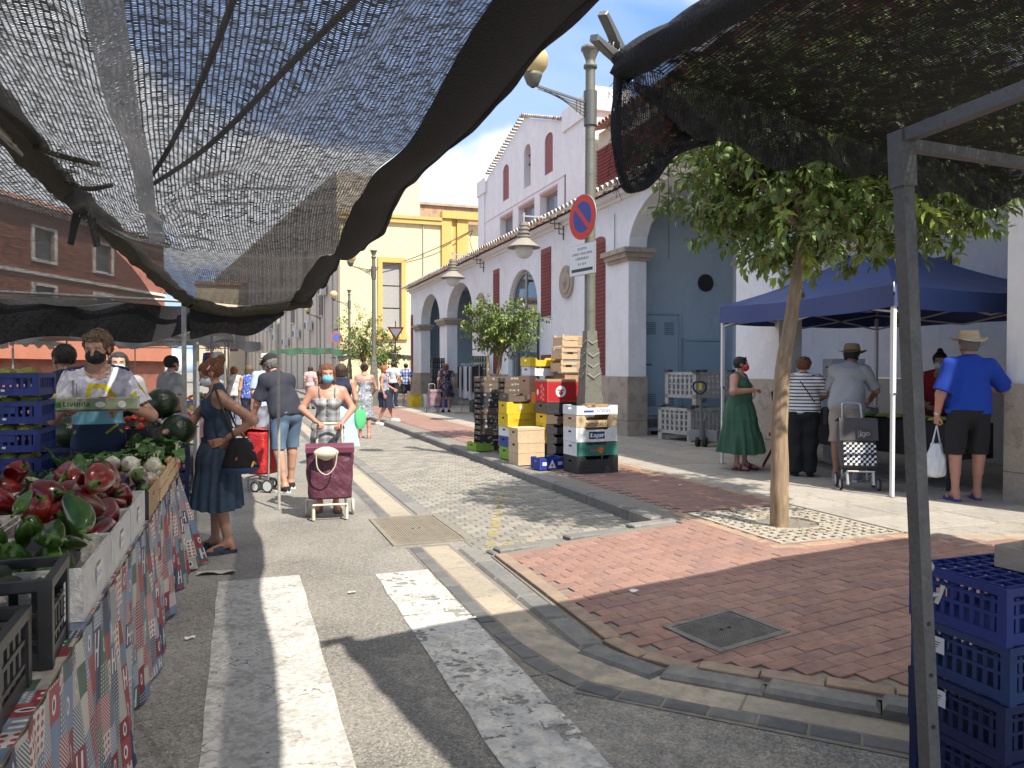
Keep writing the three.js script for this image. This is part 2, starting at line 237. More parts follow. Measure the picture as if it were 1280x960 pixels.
// parking bay of small setts
const bay = struct('parking_bay');
obj('bay_bed', [quadSheet([[1.9, 0.004, -6.15], [3.74, 0.004, -6.45], [3.74, 0.004, -60], [1.9, 0.004, -60]])], std([0.25, 0.235, 0.205], 'stain', 1.3), bay);
{
  const list = [], R = rng(8);
  for (let j = 0; j < 190; j++) for (let i = -1; i < 12; i++) {
    const x = 1.925 + (i + 0.5 + (j & 1) * 0.5) * 0.165, z = -6.12 - j * 0.1; if (x < 1.98 || x > 3.68 || z > -6.05 - (x - 1.96) * 0.159 - 0.13) continue;
    if (x < 2.02 && z > -8 && z < -6.6) continue;
    list.push({ x, z, y: 0.013 + rr(-0.003, 0.003, R), w: 0.155, d: 0.09, h: 0.03, bev: 0.009, key: 'sett', ry: rr(-0.05, 0.05, R), rx: rr(-0.02, 0.02, R), rz: rr(-0.015, 0.015, R), m: pick(settMats, R) });
  }
  lay(bay, 'sett', list, 300);
}
// pavement slabs up to the hall
{
  const list = [], R = rng(9), slabs = struct('slab_pavement');
  for (let j = 0; j < 46; j++) for (let i = 0; i < 4; i++) { const w = 0.588, x = 5.52 + (i + 0.5) * w, z = -5.25 - (j + 0.5) * 0.6; list.push({ x, z, y: 0.12 + rr(-0.0015, 0.0015, R), w: w - 0.008, d: 0.592, h: 0.03, bev: 0.004, key: 'slab', m: pick(slabMats, R) }); }
  for (let j = 0; j < 10; j++) for (let i = 0; i < 8; i++) { const x = 5.52 + (i + 0.5) * 0.588, z = -5.23 + (j + 0.5) * 0.6; if (z < -5.12 + (x - 5.52) * 0.55) continue; if (z > -5.0 + (x - 5.52) * 0.55 && x < 7.8) continue; list.push({ x, z, y: 0.12, w: 0.58, d: 0.592, h: 0.03, bev: 0.004, key: 'slab', m: pick(slabMats, R) }); }
  for (let j = 0; j < 20; j++) for (let i = 0; i < 6; i++) { const x = 7.93 + (i + 0.5) * 0.588, z = -3.45 - (j + 0.5) * 0.6; if (z > -15.1) list.push({ x, z, y: 0.12 + rr(-0.0015, 0.0015, R), w: 0.58, d: 0.592, h: 0.03, bev: 0.004, key: 'slab', m: pick(slabMats, R) }); }
  lay(slabs, 'slab', list, 300);
  obj('slab_pavement_far', [quadSheet([[5.5, 0.119, -32.86], [7.87, 0.119, -32.86], [7.87, 0.119, -60], [5.5, 0.119, -60]]), quadSheet([[7.8, 0.114, -15.2], [11.2, 0.114, -15.2], [11.2, 0.114, -37], [7.8, 0.114, -37]]), quadSheet([[5.6, 0.112, -5.16], [6.9, 0.112, -4.4], [11, 0.112, -2.1], [11, 0.112, -6]])], slabMats[0], slabs);
}
// painted crossing bars (worn thermoplastic) and bay lines
const wornA = tex(1024, (u, v) => { const f = fbm(u, v, 90, 3, 14), c = fbm(u, v, 7, 4, 15), cr = Math.abs(fbm(u, v, 10, 4, 60) - 0.5); const k = 0.7 + 0.28 * sm(0.25, 0.55, f * 0.75 + c * 0.4 - 0.14); return k * (cr < 0.007 * sm(0.5, 0.65, c) ? 0.3 : 1); }, { srgb: false });
const wornB = tex(1024, (u, v) => { const f = fbm(u, v, 80, 3, 24), c = fbm(u, v, 6, 4, 25), w = 0.03 * (fbm(u, v, 30, 2, 9) - 0.5); const pe = fbm(u + w, v, 48, 3, 61) * 0.55 + fbm(u, v + w, 9, 4, 66) * 0.45; const k = 0.65 + 0.34 * sm(0.22, 0.48, f * 0.7 + c * 0.5 - 0.15); return k * (1 - 0.8 * sm(0.585, 0.66, pe)); }, { srgb: false });
const wornY = tex(512, (u, v) => 0.42 * sm(0.46, 0.6, fbm(u, v, 30, 4, 44) * 0.6 + fbm(u, v, 5, 3, 45) * 0.45), { srgb: false });
const paint = (c, a, s) => M(c, { map: rep(TX.stain, 1 / 0.9), alphaMap: rep(a, 1 / s), transparent: true, roughness: 0.8, bumpMap: rep(TX.asphaltB, 1 / 1.7), bumpScale: 0.005 });
const flatBar = (x0, x1, z0, z1, y, sk = 0) => gridGeo(4, 30, (u, v) => { const z = lerp(z0, z1, v), e = u < 0.01 ? -1 : u > 0.99 ? 1 : 0, x = lerp(x0, x1, u) + sk * v + e * 0.004 * Math.sin(z * 37 + x0) - e * 0.003 * Math.sin(z * 11); return [x, y, z, x, z]; });
const mk = struct('road_markings');
obj('crossing_bar', flatBar(-0.16, 0.415, 2.5, -5.97, 0.0042), paint([0.68, 0.66, 0.62], wornA, 1.9), mk);
obj('crossing_bar', flatBar(0.955, 1.36, 2.5, -5.8, 0.0042), paint([0.68, 0.66, 0.62], wornB, 1.7), mk);
obj('crossing_bar', flatBar(-1.3, -0.72, 2.5, -6.0, 0.0042), paint([0.68, 0.66, 0.62], wornA, 1.9), mk);
const yel = paint([0.62, 0.5, 0.16], wornY, 1.1);
obj('bay_line', [gridGeo(1, 24, (u, v) => { const x = lerp(2.0, 3.7, v), z = -6.27 - (x - 1.96) * 0.159 - u * 0.1; return [x, 0.021, z, x, z]; }), gridGeo(1, 20, (u, v) => { const x = lerp(1.98, 3.0, v) + u * 0.1, z = lerp(-6.3, -9.0, v); return [x, 0.021, z, x, z]; })], yel, mk);
// inspection covers
function cover(name, label, [x, y, z], turn, w, d, m, cells) {
  const t = thing(name, label, 'manhole cover', [x, y, z], turn), f = 0.035;
  obj('frame', [span(-w / 2, w / 2, -0.03, 0.006, -d / 2, -d / 2 + f), span(-w / 2, w / 2, -0.03, 0.006, d / 2 - f, d / 2), span(-w / 2, -w / 2 + f, -0.03, 0.006, -d / 2 + f, d / 2 - f), span(w / 2 - f, w / 2, -0.03, 0.006, -d / 2 + f, d / 2 - f)], m, t);
  const g = [span(-w / 2 + f + 0.005, w / 2 - f - 0.005, -0.03, 0.001, -d / 2 + f + 0.005, d / 2 - f - 0.005)], a = (w - 2 * f - 0.03) / cells, b = (d - 2 * f - 0.03) / cells;
  for (let i = 0; i < cells; i++) for (let j = 0; j < cells; j++) g.push(box(a * 0.62, 0.005, b * 0.62, -w / 2 + f + 0.015 + (i + 0.5) * a, 0.0035, -d / 2 + f + 0.015 + (j + 0.5) * b));
  obj('plate', g, m, t);
  for (const q of [-1, 1]) obj('lifting_eye', [cyl(0.012, 0.012, 0.004, q * 0.03, 0.0085, 0, 8)], MT.black, t); return t;
}
cover('drain_cover', 'large square ribbed cover in the gutter beside the cobbled bay', [1.6, 0.006, -7.31], 0.01, 0.7, 1.28, std([0.3, 0.265, 0.21], 'stain', 0.5, { metalness: 0.1, roughness: 0.8 }), 26);
{ const c = cover('manhole_cover', 'small square chequered cover set among the red bricks', [2.62, cornerY(2.62) + 0.003, -3.73], 0.15, 0.53, 0.47, std([0.22, 0.21, 0.195], 'stain', 0.5, { metalness: 0.15, roughness: 0.75 }), 24); c.rotation.z = 0.05; }
// tree grille of perforated concrete
{
  const t = thing('tree_grille', 'perforated concrete grille around the trunk of the large orange tree', 'tree grille', [4.815, 0.121, -5.9]), m = std([0.46, 0.42, 0.35], 'stain', 0.7), R = rng(3);
  for (const [sx, sz] of [[-1, -1], [1, -1], [1, 1], [-1, 1]]) {
    const holes = [], o = [];
    for (let i = 0; i < 6; i++) for (let j = 0; j < 7; j++) { const x = 0.06 + i * 0.1, z = 0.065 + j * 0.097, w = 0.022; if (x < 0.3 && z < 0.3) continue; holes.push([[x - w, z - 0.03], [x + w, z - 0.03], [x + w, z + 0.03], [x - w, z + 0.03]].map(([a, b]) => [a * sx, b * sz])); }
    o.push(...[[0.006, 0.28], [0.006, 0.7], [0.63, 0.7], [0.63, 0.006], [0.28, 0.006], [0.26, 0.12], [0.2, 0.2], [0.12, 0.26]].map(([a, b]) => [a * sx, b * sz]));
    const g = ext(o, 0.05, holes); g.rotateX(-Math.PI / 2); obj('panel', [g.translate(0, -0.045, 0)], m, t);
  }
  obj('soil', [span(-0.64, 0.64, -0.06, -0.03, -0.71, 0.71)], std([0.11, 0.08, 0.055], 'grain', 0.2, { roughness: 1 }), t);
  const lit = []; for (let i = 0; i < 260; i++) { const x = rr(-0.6, 0.6, R), z = rr(-0.68, 0.68, R); lit.push(box(rr(0.012, 0.035, R), 0.002, rr(0.008, 0.02, R), x, 0.008, z, rr(-0.4, 0.4, R), rr(0, 3, R), rr(-0.4, 0.4, R))); }
  const lo = obj('leaf_litter', lit, std([0.26, 0.2, 0.1], 'grain', 0.2), t); lo.userData.kind = 'stuff';
}
// litter: scraps of paper on the road and pavement
{
  const R = rng(61); const scrap = (x, y, z, w) => gridGeo(3, 3, (u, v) => [x + (u - 0.5) * w + rr(-0.006, 0.006, R), y + 0.004 + rr(0, 0.012, R), z + (v - 0.5) * w * 0.7 + rr(-0.006, 0.006, R)]);
  [[0.72, 0.005, -5.35], [-0.28, 0.002, -4.75], [1.35, 0.006, -4.55], [6.9, 0.12, -7.3], [5.7, 0.12, -9.2], [2.5, cornerY(2.5), -4.6], [5.1, 0.125, -8.2]].forEach(([x, y, z], i) => tag(obj('paper_scrap', scrap(x, y, z, rr(0.03, 0.06, R)), M([0.75, 0.74, 0.72])), 'tiny crumpled white paper scrap lying on the ground', 'litter', 'paper scraps on the ground'));
}
// ---------- market hall ----------
const FX = 7.87, TH = 0.43;
const hall = thing('market_hall', 'white market hall with arched openings, maroon shutters and a tall tiled gable', 'building');
{
  const arch = (a, b, s, c) => archPts(a, b, 0, s, c);
  const op = { f1: arch(-34.8, -31.3, 3.62, 4.85), f2: arch(-30.1, -26.5, 3.62, 4.85), n1: arch(-14.75, -10.95, 4.16, 5.25), n2: arch(-9.85, -6.1, 4.16, 5.25) };
  const win = archPts(-22.6, -20.1, 0.9, 3.35, 4.5);
  const doorO = [[-20.05, 0.02], [-20.05, 3.0], [-19.25 - 0.35, 3.0], [-19.6, 0.02]];
  const outline = []; // walls with the openings cut down to the floor
  outline.push([-37, 0]); for (const k of ['f1', 'f2', 'n1', 'n2']) outline.push(...op[k]); outline.push([-4.6, 0], [-4.6, 5.5], [-37, 5.5]);
  obj('wall', [wallZ(outline, [win], FX, TH)], MT.white, hall);
  // plinths of stone slabs, set proud of the plaster
  const pm = [std([0.5, 0.43, 0.34], 'stain', 1.3), std([0.46, 0.4, 0.32], 'stain', 1.7), std([0.43, 0.385, 0.32], 'stain', 1.1)];
  const plinth = (z0, z1) => { const n = Math.max(1, Math.round((z1 - z0) / 0.85)), w = (z1 - z0) / n; for (let i = 0; i < n; i++) { obj('plinth_slab', [span(FX - 0.035, FX - 0.002, 0.45, 1.4, z0 + i * w + 0.004, z0 + (i + 1) * w - 0.004)], pm[i % 3], hall); obj('plinth_slab', [span(FX - 0.035, FX - 0.002, 0.1, 0.442, z0 + i * w + 0.004, z0 + (i + 1) * w - 0.004)], pm[(i + 1) % 3], hall); } };
  plinth(-37, -34.8); plinth(-31.3, -30.1); plinth(-26.5, -22.6); plinth(-19.2, -14.75); plinth(-10.95, -9.85); plinth(-6.1, -4.6);
  for (const z of [-34.8, -30.1, -14.75, -9.85]) for (const [a, b, k] of [[0.1, 0.442, 0], [0.45, 1.4, 1]]) obj('plinth_slab', [span(FX - 0.035, FX + TH + 0.02, a, b, z + 0.003, z + 0.035)], pm[k], hall);
  // capitals
  const cap = (z0, z1, y) => obj('capital', [span(FX - 0.06, FX + TH + 0.05, y - 0.27, y - 0.2, z0 - 0.05, z1 + 0.05), span(FX - 0.12, FX + TH + 0.1, y - 0.2, y - 0.1, z0 - 0.1, z1 + 0.1), span(FX - 0.18, FX + TH + 0.16, y - 0.1, y, z0 - 0.16, z1 + 0.16)], MT.stone, hall);
  cap(-35.9, -34.8, 3.62); cap(-31.3, -30.1, 3.62); cap(-26.5, -25.9, 3.62); cap(-15.6, -14.75, 4.16); cap(-10.95, -9.85, 4.16); cap(-6.1, -5.0, 4.16);
  // shutters: maroon louvred panels
  const shutter = (z0, z1, y0, y1, topArch) => { const g = [wallZ(topArch ? archPts(z0, z1, y0, y1 - 0.12, y1, 6) : [[z0, y0], [z0, y1], [z1, y1], [z1, y0]], null, FX - 0.02, 0.018)]; for (let y = y0 + 0.05; y < y1 - 0.16; y += 0.09) g.push(box(0.02, 0.05, z1 - z0 - 0.1, FX - 0.028, y, (z0 + z1) / 2, 0, 0, 0.5)); obj('shutter', g, MT.maroon, hall); };
  shutter(-24.05, -23.45, 1.42, 4.8); shutter(-19.8, -19.1, 3.0, 4.85); shutter(-19.8, -19.1, 1.42, 1.95); shutter(-16.5, -15.85, 1.42, 4.62, true); shutter(-37, -36.5, 1.42, 4.2);
  // big arched window with glass, and the open door leaf beside it
  const glass = P([0.75, 0.82, 0.85], { transmission: 1, roughness: 0.03, thickness: 0 });
  obj('window_frame', [wallZ(archPts(-22.58, -20.12, 0.92, 3.35, 4.48), [archPts(-22.5, -20.2, 1.0, 3.35, 4.4)], FX + 0.12, 0.06), span(FX + 0.12, FX + 0.18, 0.95, 4.4, -21.39, -21.31), span(FX + 0.12, FX + 0.18, 2.9, 2.97, -22.5, -20.2)], MT.grey, hall);
  obj('window_pane', [wallZ(archPts(-22.5, -20.2, 1.0, 3.35, 4.4), null, FX + 0.145, 0.008)], glass, hall);
  const leaf = new THREE.Group(); leaf.name = 'door'; leaf.position.set(FX - 0.02, 0.12, -20.0); leaf.rotation.y = 0.5; hall.add(leaf);
  obj('door_frame', [span(-0.03, 0.0, 0.05, 3.0, -0.02, 0.05), span(-0.9, -0.82, 0.05, 3.0, -0.02, 0.05), span(-0.82, -0.03, 0.05, 0.15, -0.02, 0.05), span(-0.82, -0.03, 2.9, 3.0, -0.02, 0.05)], M([0.09, 0.09, 0.09]), leaf); obj('door_pane', [span(-0.82, -0.03, 0.15, 2.9, 0.01, 0.018)], glass, leaf);
  // medallions
  for (const z of [-18.0, -25.4]) { const g = cyl(0.4, 0.42, 0.07, 0, 0, 0, 28, 0, 0, Math.PI / 2), k = cyl(0.3, 0.3, 0.09, 0, 0, 0, 28, 0, 0, Math.PI / 2); obj('medallion', [g.translate(FX - 0.03, 3.78, z), k.translate(FX - 0.045, 3.78, z), ball(0.17, FX - 0.08, 3.8, z, 0.35, 1.2, 0.8)], MT.stone, hall); }
  // cornice and eaves tiles
  const cor = []; for (const [x0, x1, y0, y1] of [[FX - 0.07, FX + 0.2, 5.24, 5.32], [FX - 0.2, FX + 0.2, 5.32, 5.42]]) cor.push(span(x0, x1, y0, y1, -37.1, -4.5)); obj('cornice', cor, MT.white, hall);
  const tileG = (() => { const g = new THREE.CylinderGeometry(0.085, 0.1, 0.5, 10, 1, true, -Math.PI / 2, Math.PI), k = new THREE.CylinderGeometry(0.072, 0.087, 0.5, 10, 1, true, -Math.PI / 2, Math.PI); return mg([g, k, new THREE.RingGeometry(0.087, 0.1, 10, 1, 0, Math.PI).rotateX(Math.PI / 2).translate(0, -0.25, 0).rotateY(Math.PI)].map((q) => q.rotateX(0))); })();
  const tm = [std([0.72, 0.7, 0.67], 'stain', 0.7), std([0.66, 0.58, 0.5], 'stain', 0.5), std([0.52, 0.32, 0.22], 'stain', 0.4)], R = rng(31);
  // tile axis along local y; open side must face down
  const tileMat = (dir, pos) => { const yA = dir.clone().normalize(), z = V(0, 1, 0), x = V().crossVectors(yA, z).normalize(), zz = V().crossVectors(x, yA); return new THREE.Matrix4().makeBasis(x, yA, zz).setPosition(pos); };
  function tileRow(parent, a, b, dir, step, pickM) { const L = a.distanceTo(b), n = Math.round(L / step); for (let i = 0; i <= n; i++) { const p = V().lerpVectors(a, b, i / n), m = mesh('roof_tile', tileG, pickM(), parent); tileMat(dir, p).decompose(m.position, m.quaternion, m.scale); } }
  tileRow(hall, V(FX - 0.22, 5.52, -37), V(FX - 0.22, 5.52, -4.6), V(1, 0.32, 0), 0.235, () => { const q = R(); return q < 0.62 ? tm[0] : q < 0.88 ? tm[1] : tm[2]; });
  const roofM = std([0.42, 0.2, 0.13], 'stain', 0.6);
  const lr = gridGeo(200, 8, (u, v) => { const z = lerp(-37, -4.6, u), x = lerp(FX - 0.3, 11.02, v); return [x, 5.44 + (x - FX + 0.3) * 0.32 + 0.03 * Math.cos((z * 6.283) / 0.235), z]; }); lr.userData.keep = false; obj('roof', [lr], roofM, hall);
  // upper hall: gable front set back from the street
  const GX = 11;
  const gabO = [[-35.35, 5.4], [-23, 5.4], [-23, 10.2], [-25.4, 10.2], [-29.2, 11.75], [-33.9, 10.75], [-35.35, 10.2]];
  const aw = [[-32.3, -31.5, 8.96, 10.2, 10.5], [-29.62, -28.86, 8.93, 10.3, 10.65], [-27.36, -26.55, 8.93, 10.2, 10.45]];
  const sq = [[-32.7, -31.0], [-30.3, -28.45], [-27.85, -26.1]];
  obj('gable_wall', [wallZ([[-35.35, 5.4], [-23, 5.4], [-23, 10.3], [-25.3, 10.4], [-29.6, 11.8], [-34.2, 10.6], [-35.35, 10.5]], [...aw.map(([a, b, c, d, e]) => archPts(a, b, c, d, e)), ...sq.map(([a, b]) => [[a, 7.3], [a, 8.28], [b, 8.28], [b, 7.3]])], GX, 0.45)], MT.white, hall);
  obj('string_course', [span(GX - 0.03, GX - 0.002, 8.5, 8.58, -35.35, -23)], MT.white, hall);
  aw.forEach(([a, b, c, d, e], i) => obj('gable_shutter', [wallZ(archPts(a + 0.01, b - 0.01, c + 0.01, d, e - 0.01), null, i === 1 ? GX + 0.38 : GX + 0.03, 0.04)], MT.maroon, hall));
  const bell = MT.black; obj('bell', [lathe([[0, 0.3], [0.06, 0.28], [0.09, 0.1], [0.16, 0], [0.15, -0.01]], 14).translate(GX + 0.22, 9.85, -29.25), span(GX + 0.19, GX + 0.25, 10.1, 10.3, -29.3, -29.2), span(GX + 0.2, GX + 0.24, 10.28, 10.32, -29.6, -28.9)], bell, hall);
  const pane = P([0.2, 0.23, 0.26], { roughness: 0.08, metalness: 0 });
  for (const [a, b] of sq) { obj('window_frame', [wallZ([[a + 0.01, 7.31], [a + 0.01, 8.27], [b - 0.01, 8.27], [b - 0.01, 7.31]], [[[a + 0.1, 7.4], [a + 0.1, 8.18], [b - 0.1, 8.18], [b - 0.1, 7.4]]], GX + 0.28, 0.06)], M([0.35, 0.25, 0.22]), hall); obj('window_pane', [span(GX + 0.3, GX + 0.32, 7.4, 8.18, a + 0.1, b - 0.1)], pane, hall); obj('lintel', [span(GX - 0.012, GX + 0.27, 8.285, 8.36, a - 0.02, b + 0.02)], std([0.6, 0.42, 0.36], 'plaster', 2), hall); }
  obj('parapet_pier', [span(GX - 0.12, GX + 1.2, 10.0, 10.75, -25.45, -22.75), span(GX - 0.05, GX + 1.1, 5.4, 10, -25.2, -22.9)], MT.white, hall);
  obj('parapet_pier', [span(GX - 0.1, GX + 0.8, 9.9, 10.6, -36.0, -34.6), span(GX - 0.05, GX + 0.8, 5.4, 9.9, -35.9, -34.9)], MT.white, hall);
  tileRow(hall, V(GX + 0.1, 11.86, -29.7), V(GX + 0.1, 10.66, -34.3), V(1, 0.02, 0), 0.24, () => tm[R() < 0.7 ? 0 : 1]);
  tileRow(hall, V(GX + 0.1, 11.86, -29.5), V(GX + 0.1, 10.5, -25.5), V(1, 0.02, 0), 0.24, () => tm[R() < 0.3 ? 0 : R() < 0.6 ? 1 : 2]);
  obj('gable_roof', [gridGeo(1, 2, (u, v) => [lerp(GX + 0.3, 24, u), [10.5, 11.76, 10.42][Math.round(v * 2)], [-35.2, -29.6, -25.2][Math.round(v * 2)]])], roofM, hall);
  // louvred clerestory running toward the street corner, eaves above it
  const lv = [span(GX - 0.02, GX + 0.3, 7.5, 8.62, -22.74, -3)]; for (let y = 7.6; y < 8.6; y += 0.11) lv.push(box(0.05, 0.07, 19.6, GX - 0.045, y, -12.9, 0, 0, 0.6)); obj('louvre_wall', lv, MT.maroon, hall);
  obj('upper_wall', [span(GX + 0.02, GX + 0.4, 8.63, 9.2, -22.74, -3), span(GX + 0.02, GX + 0.4, 5.4, 7.49, -22.74, -3)], std([0.66, 0.58, 0.42], 'plaster', 2), hall);
  tileRow(hall, V(GX - 0.12, 9.28, -22.6), V(GX - 0.12, 9.28, -12), V(1, 0.3, 0), 0.24, () => tm[2]);
  obj('upper_roof', [gridGeo(1, 1, (u, v) => [lerp(GX - 0.3, 18, u), lerp(9.22, 11.2, u), lerp(-22.7, -3, v)])], roofM, hall);
  obj('gable_wall', [wallZ([[-17.9, 9.3], [-6.2, 9.3], [-6.2, 10.4], [-8.2, 10.4], [-12.1, 11.9], [-16.1, 10.6], [-16.9, 10.6], [-17.9, 10.2]], null, GX - 0.1, 0.45)], MT.white, hall);
  tileRow(hall, V(GX, 11.95, -12.2), V(GX, 10.62, -16.2), V(1, 0.02, 0), 0.24, () => tm[R() < 0.7 ? 0 : 1]);
  // inside the arcade: end wall with door, back wall, ceiling
  const BX = 10.9;
  obj('arcade_end_wall', [span(FX + TH, BX, 0.1, 5.4, -15.55, -15.3)], MT.blueWall, hall);
  obj('arcade_back_wall', [span(BX, BX + 0.3, 1.4, 5.4, -15.3, -3)], std([0.8, 0.82, 0.83], 'plaster', 3, { roughness: 0.9 }), hall);
  obj('arcade_dado', [span(BX - 0.04, BX + 0.3, 0.1, 1.39, -15.3, -3)], std([0.45, 0.43, 0.39], 'plaster', 2), hall);
  obj('arcade_ceiling', [span(FX + TH, BX + 0.3, 5.4, 5.5, -37, -3)], MT.white, hall);
  for (const g of [span(BX, BX + 0.3, 0.1, 5.4, -37, -25.3), span(FX + TH, BX, 0.1, 5.4, -25.6, -25.3), span(FX + TH, BX, 0.1, 5.4, -36.6, -36.4), span(FX + TH, BX, 0.1, 5.4, -3.3, -3)]) obj('arcade_inner_wall', [g], MT.blueWall, hall);
  obj('hall_end_wall', [span(FX, 24, 0.1, 5.5, -37.02, -36.72), span(FX + TH, 24, 0.1, 7.2, -4.9, -4.6)], MT.white, hall);
  obj('arcade_floor_wall', [span(FX + TH, BX, 0.1, 5.4, -25.2, -25.0), span(9.6, 9.7, 0.1, 5.4, -25, -15.6)], MT.blueWall, hall);
  // blue service doors with vents
  const dm = M([0.33, 0.45, 0.54], { roughness: 0.45 });
  const sdoor = (x0, x1, y0, y1, handle) => {
    const g = new THREE.Group(); g.name = 'service_door'; hall.add(g); obj('door_leaf', [rbox(x1 - x0, y1 - y0, 0.05, 0.008, (x0 + x1) / 2, (y0 + y1) / 2, -15.27)], dm, g);
    obj('door_frame', [span(x0 - 0.06, x0 - 0.008, y0, y1 + 0.06, -15.3, -15.235), span(x1 + 0.008, x1 + 0.06, y0, y1 + 0.06, -15.3, -15.235), span(x0 - 0.008, x1 + 0.008, y1 + 0.008, y1 + 0.06, -15.3, -15.235)], dm, g);
    if (handle) { obj('handle', [box(0.05, 0.24, 0.02, x0 + 0.12, y0 + 1.12, -15.235), box(0.16, 0.025, 0.02, x0 + 0.19, y0 + 1.14, -15.19), box(0.025, 0.025, 0.05, x0 + 0.12, y0 + 1.14, -15.21)], MT.black, g);
      for (const yy of [y0 + 0.35, y1 - 0.3]) for (const xx of [(x0 + x1) / 2 - 0.22, (x0 + x1) / 2 + 0.24]) { const v = []; for (let k = 0; k < 7; k++) v.push(box(0.24, 0.012, 0.012, xx, yy - 0.13 + k * 0.042, -15.238, 0.5)); obj('vent', v, M([0.1, 0.17, 0.24]), g); } }
  };
  sdoor(8.42, 9.42, 0.52, 2.78, true); sdoor(9.62, 10.6, 0.5, 2.2, false);
  obj('step_stones', [rbox(1.1, 0.33, 0.12, 0.03, 8.92, 0.28, -15.25)], darkStone[2], hall); obj('door_step', [rbox(1.25, 0.05, 0.35, 0.01, 8.92, 0.47 - 0.24, -15.0), box(0.05, 0.12, 0.3, 8.45, 0.16, -15), box(0.05, 0.12, 0.3, 9.4, 0.16, -15)], M([0.3, 0.33, 0.35]), hall);
  obj('round_vent', [cyl(0.2, 0.2, 0.06, 10.15, 3.55, -15.29, 22, Math.PI / 2)], MT.black, hall);
  for (const [z0, z1, y0, y1] of [[-11.0, -9.4, 2.35, 3.4], [-6.4, -4.9, 2.3, 3.3]]) { obj('window_frame', [span(BX - 0.05, BX - 0.002, y0, y1, z0, z1)], M([0.12, 0.12, 0.13]), hall); obj('window_pane', [span(BX - 0.06, BX - 0.052, y0 + 0.08, y1 - 0.08, z0 + 0.08, z1 - 0.08)], P([0.06, 0.075, 0.09], { roughness: 0.1 }), hall); }
  obj('sign_plate', [span(BX - 0.02, BX - 0.004, 2.55, 2.67, -9.1, -8.8)], M([0.08, 0.08, 0.09]), hall);
  obj('wall_conduit', [bar(V(FX - 0.03, 5.0, -15.35), V(FX - 0.03, 4.2, -15.35), 0.012), bar(V(GX - 0.03, 8.5, -25.35), V(GX - 0.03, 5.7, -25.35), 0.03)], MT.grey, hall);
}
// ---------- yellow building across the end of the street ----------
{
  const b = thing('yellow_building', 'pale yellow building with ochre trim and a tall barred window', 'building', [0, 0, 0]);
  const Z = -52, y = std([0.76, 0.64, 0.38], 'plaster', 4), o = std([0.62, 0.42, 0.13], 'plaster', 3);
  const wf = (pts, holes, m, name, z0 = Z, t = 0.4) => obj(name, [ext(pts, t, holes).translate(0, 0, z0 - t)], m, b);
  wf([[6.3, 0], [14, 0], [14, 11.6], [6.3, 11.6]], [[[9.1, 4.2], [9.1, 8.8], [10.4, 8.8], [10.4, 4.2]]], y, 'wall');
  obj('wall', [span(14, 20, 0, 11.8, Z - 0.8, Z - 0.4), span(6.3, 6.7, 0, 11.6, -75, Z - 0.4)], y, b);
  obj('cornice', [span(6.2, 13.2, 11.5, 11.8, Z - 0.4, Z + 0.22), span(6.2, 13.2, 11.8, 12.0, Z - 0.4, Z + 0.3), span(13.2, 20, 12.0, 12.5, Z - 0.4, Z + 0.35), span(13.2, 20, 7.7, 8.0, Z - 0.4, Z + 0.25), span(13.2, 20, 6.9, 7.15, Z - 0.4, Z + 0.2)], o, b);
  obj('pilaster', [span(13.2, 13.9, 0, 12.0, Z, Z + 0.2), span(14.3, 15.1, 8, 12, Z - 0.4, Z + 0.15), span(13.9, 14.3, 8, 12, Z - 0.38, Z - 0.02)], o, b);
  obj('window_surround', [span(8.8, 9.1, 3.9, 9.15, Z, Z + 0.12), span(10.4, 10.7, 3.9, 9.15, Z, Z + 0.12), span(9.1, 10.4, 8.8, 9.15, Z, Z + 0.12), span(8.7, 10.8, 3.6, 3.9, Z, Z + 0.2)], o, b);
  const gm = std([0.42, 0.41, 0.39], 'grain', 0.5); for (let i = 0; i < 3; i++) obj('window_grille', [span(9.12, 10.38, 4.25 + i * 1.52, 5.68 + i * 1.52, Z - 0.25, Z - 0.2)], gm, b);
  obj('drainpipe', [bar(V(11.9, 0, Z + 0.06), V(11.9, 11.5, Z + 0.06), 0.05)], MT.grey, b);
  obj('green_sign', [rbox(0.18, 1.7, 0.7, 0.03, 13.0, 6.9, Z + 0.6)], M([0.1, 0.4, 0.18]), b); obj('sign_bracket', [bar(V(12.1, 5.4, Z + 0.3), V(12.3, 7.4, Z + 0.3), 0.03), bar(V(12.3, 7.4, Z + 0.3), V(13.0, 7.8, Z + 0.4), 0.03), bar(V(12.6, 5.6, Z + 0.3), V(12.8, 7.5, Z + 0.3), 0.03)], MT.grey, b);
  obj('cable', [tube([[8, 8.2, Z + 0.1], [10.5, 8.9, Z + 0.1], [13, 10.0, Z + 0.3], [15.4, 11.3, Z + 0.2]], 0.03, 24, 5), tube([[15.4, 11.3, Z + 0.2], [15.2, 10.6, Z + 0.2], [15.5, 9.6, Z + 0.2]], 0.025, 16, 5)], MT.black, b);
  const back = thing('rooftop_house', 'plain tan rendered house rising behind the yellow building', 'building', [0, 0, -60]);
  obj('wall', [span(9.5, 26, 0, 14.6, -8, 0)], std([0.55, 0.36, 0.22], 'stain', 4), back); obj('roof_slab', [span(9.3, 26.2, 14.6, 14.8, -8.2, 0.2)], std([0.5, 0.4, 0.3], 'stain', 3), back); obj('water_tank', [rbox(1.6, 1.4, 1.2, 0.05, 10.0, 13.6, 2.2)], M([0.55, 0.54, 0.52]), back);
  obj('aerial', [bar(V(10.2, 14.2, 2), V(10.2, 16.4, 2), 0.03)], MT.grey, back);
  obj('satellite_dish', [lathe([[0, 0], [0.3, 0.05], [0.5, 0.16]], 18).rotateX(1.2).translate(9.2, 14.2, 1.5)], M([0.6, 0.6, 0.6]), back);
}
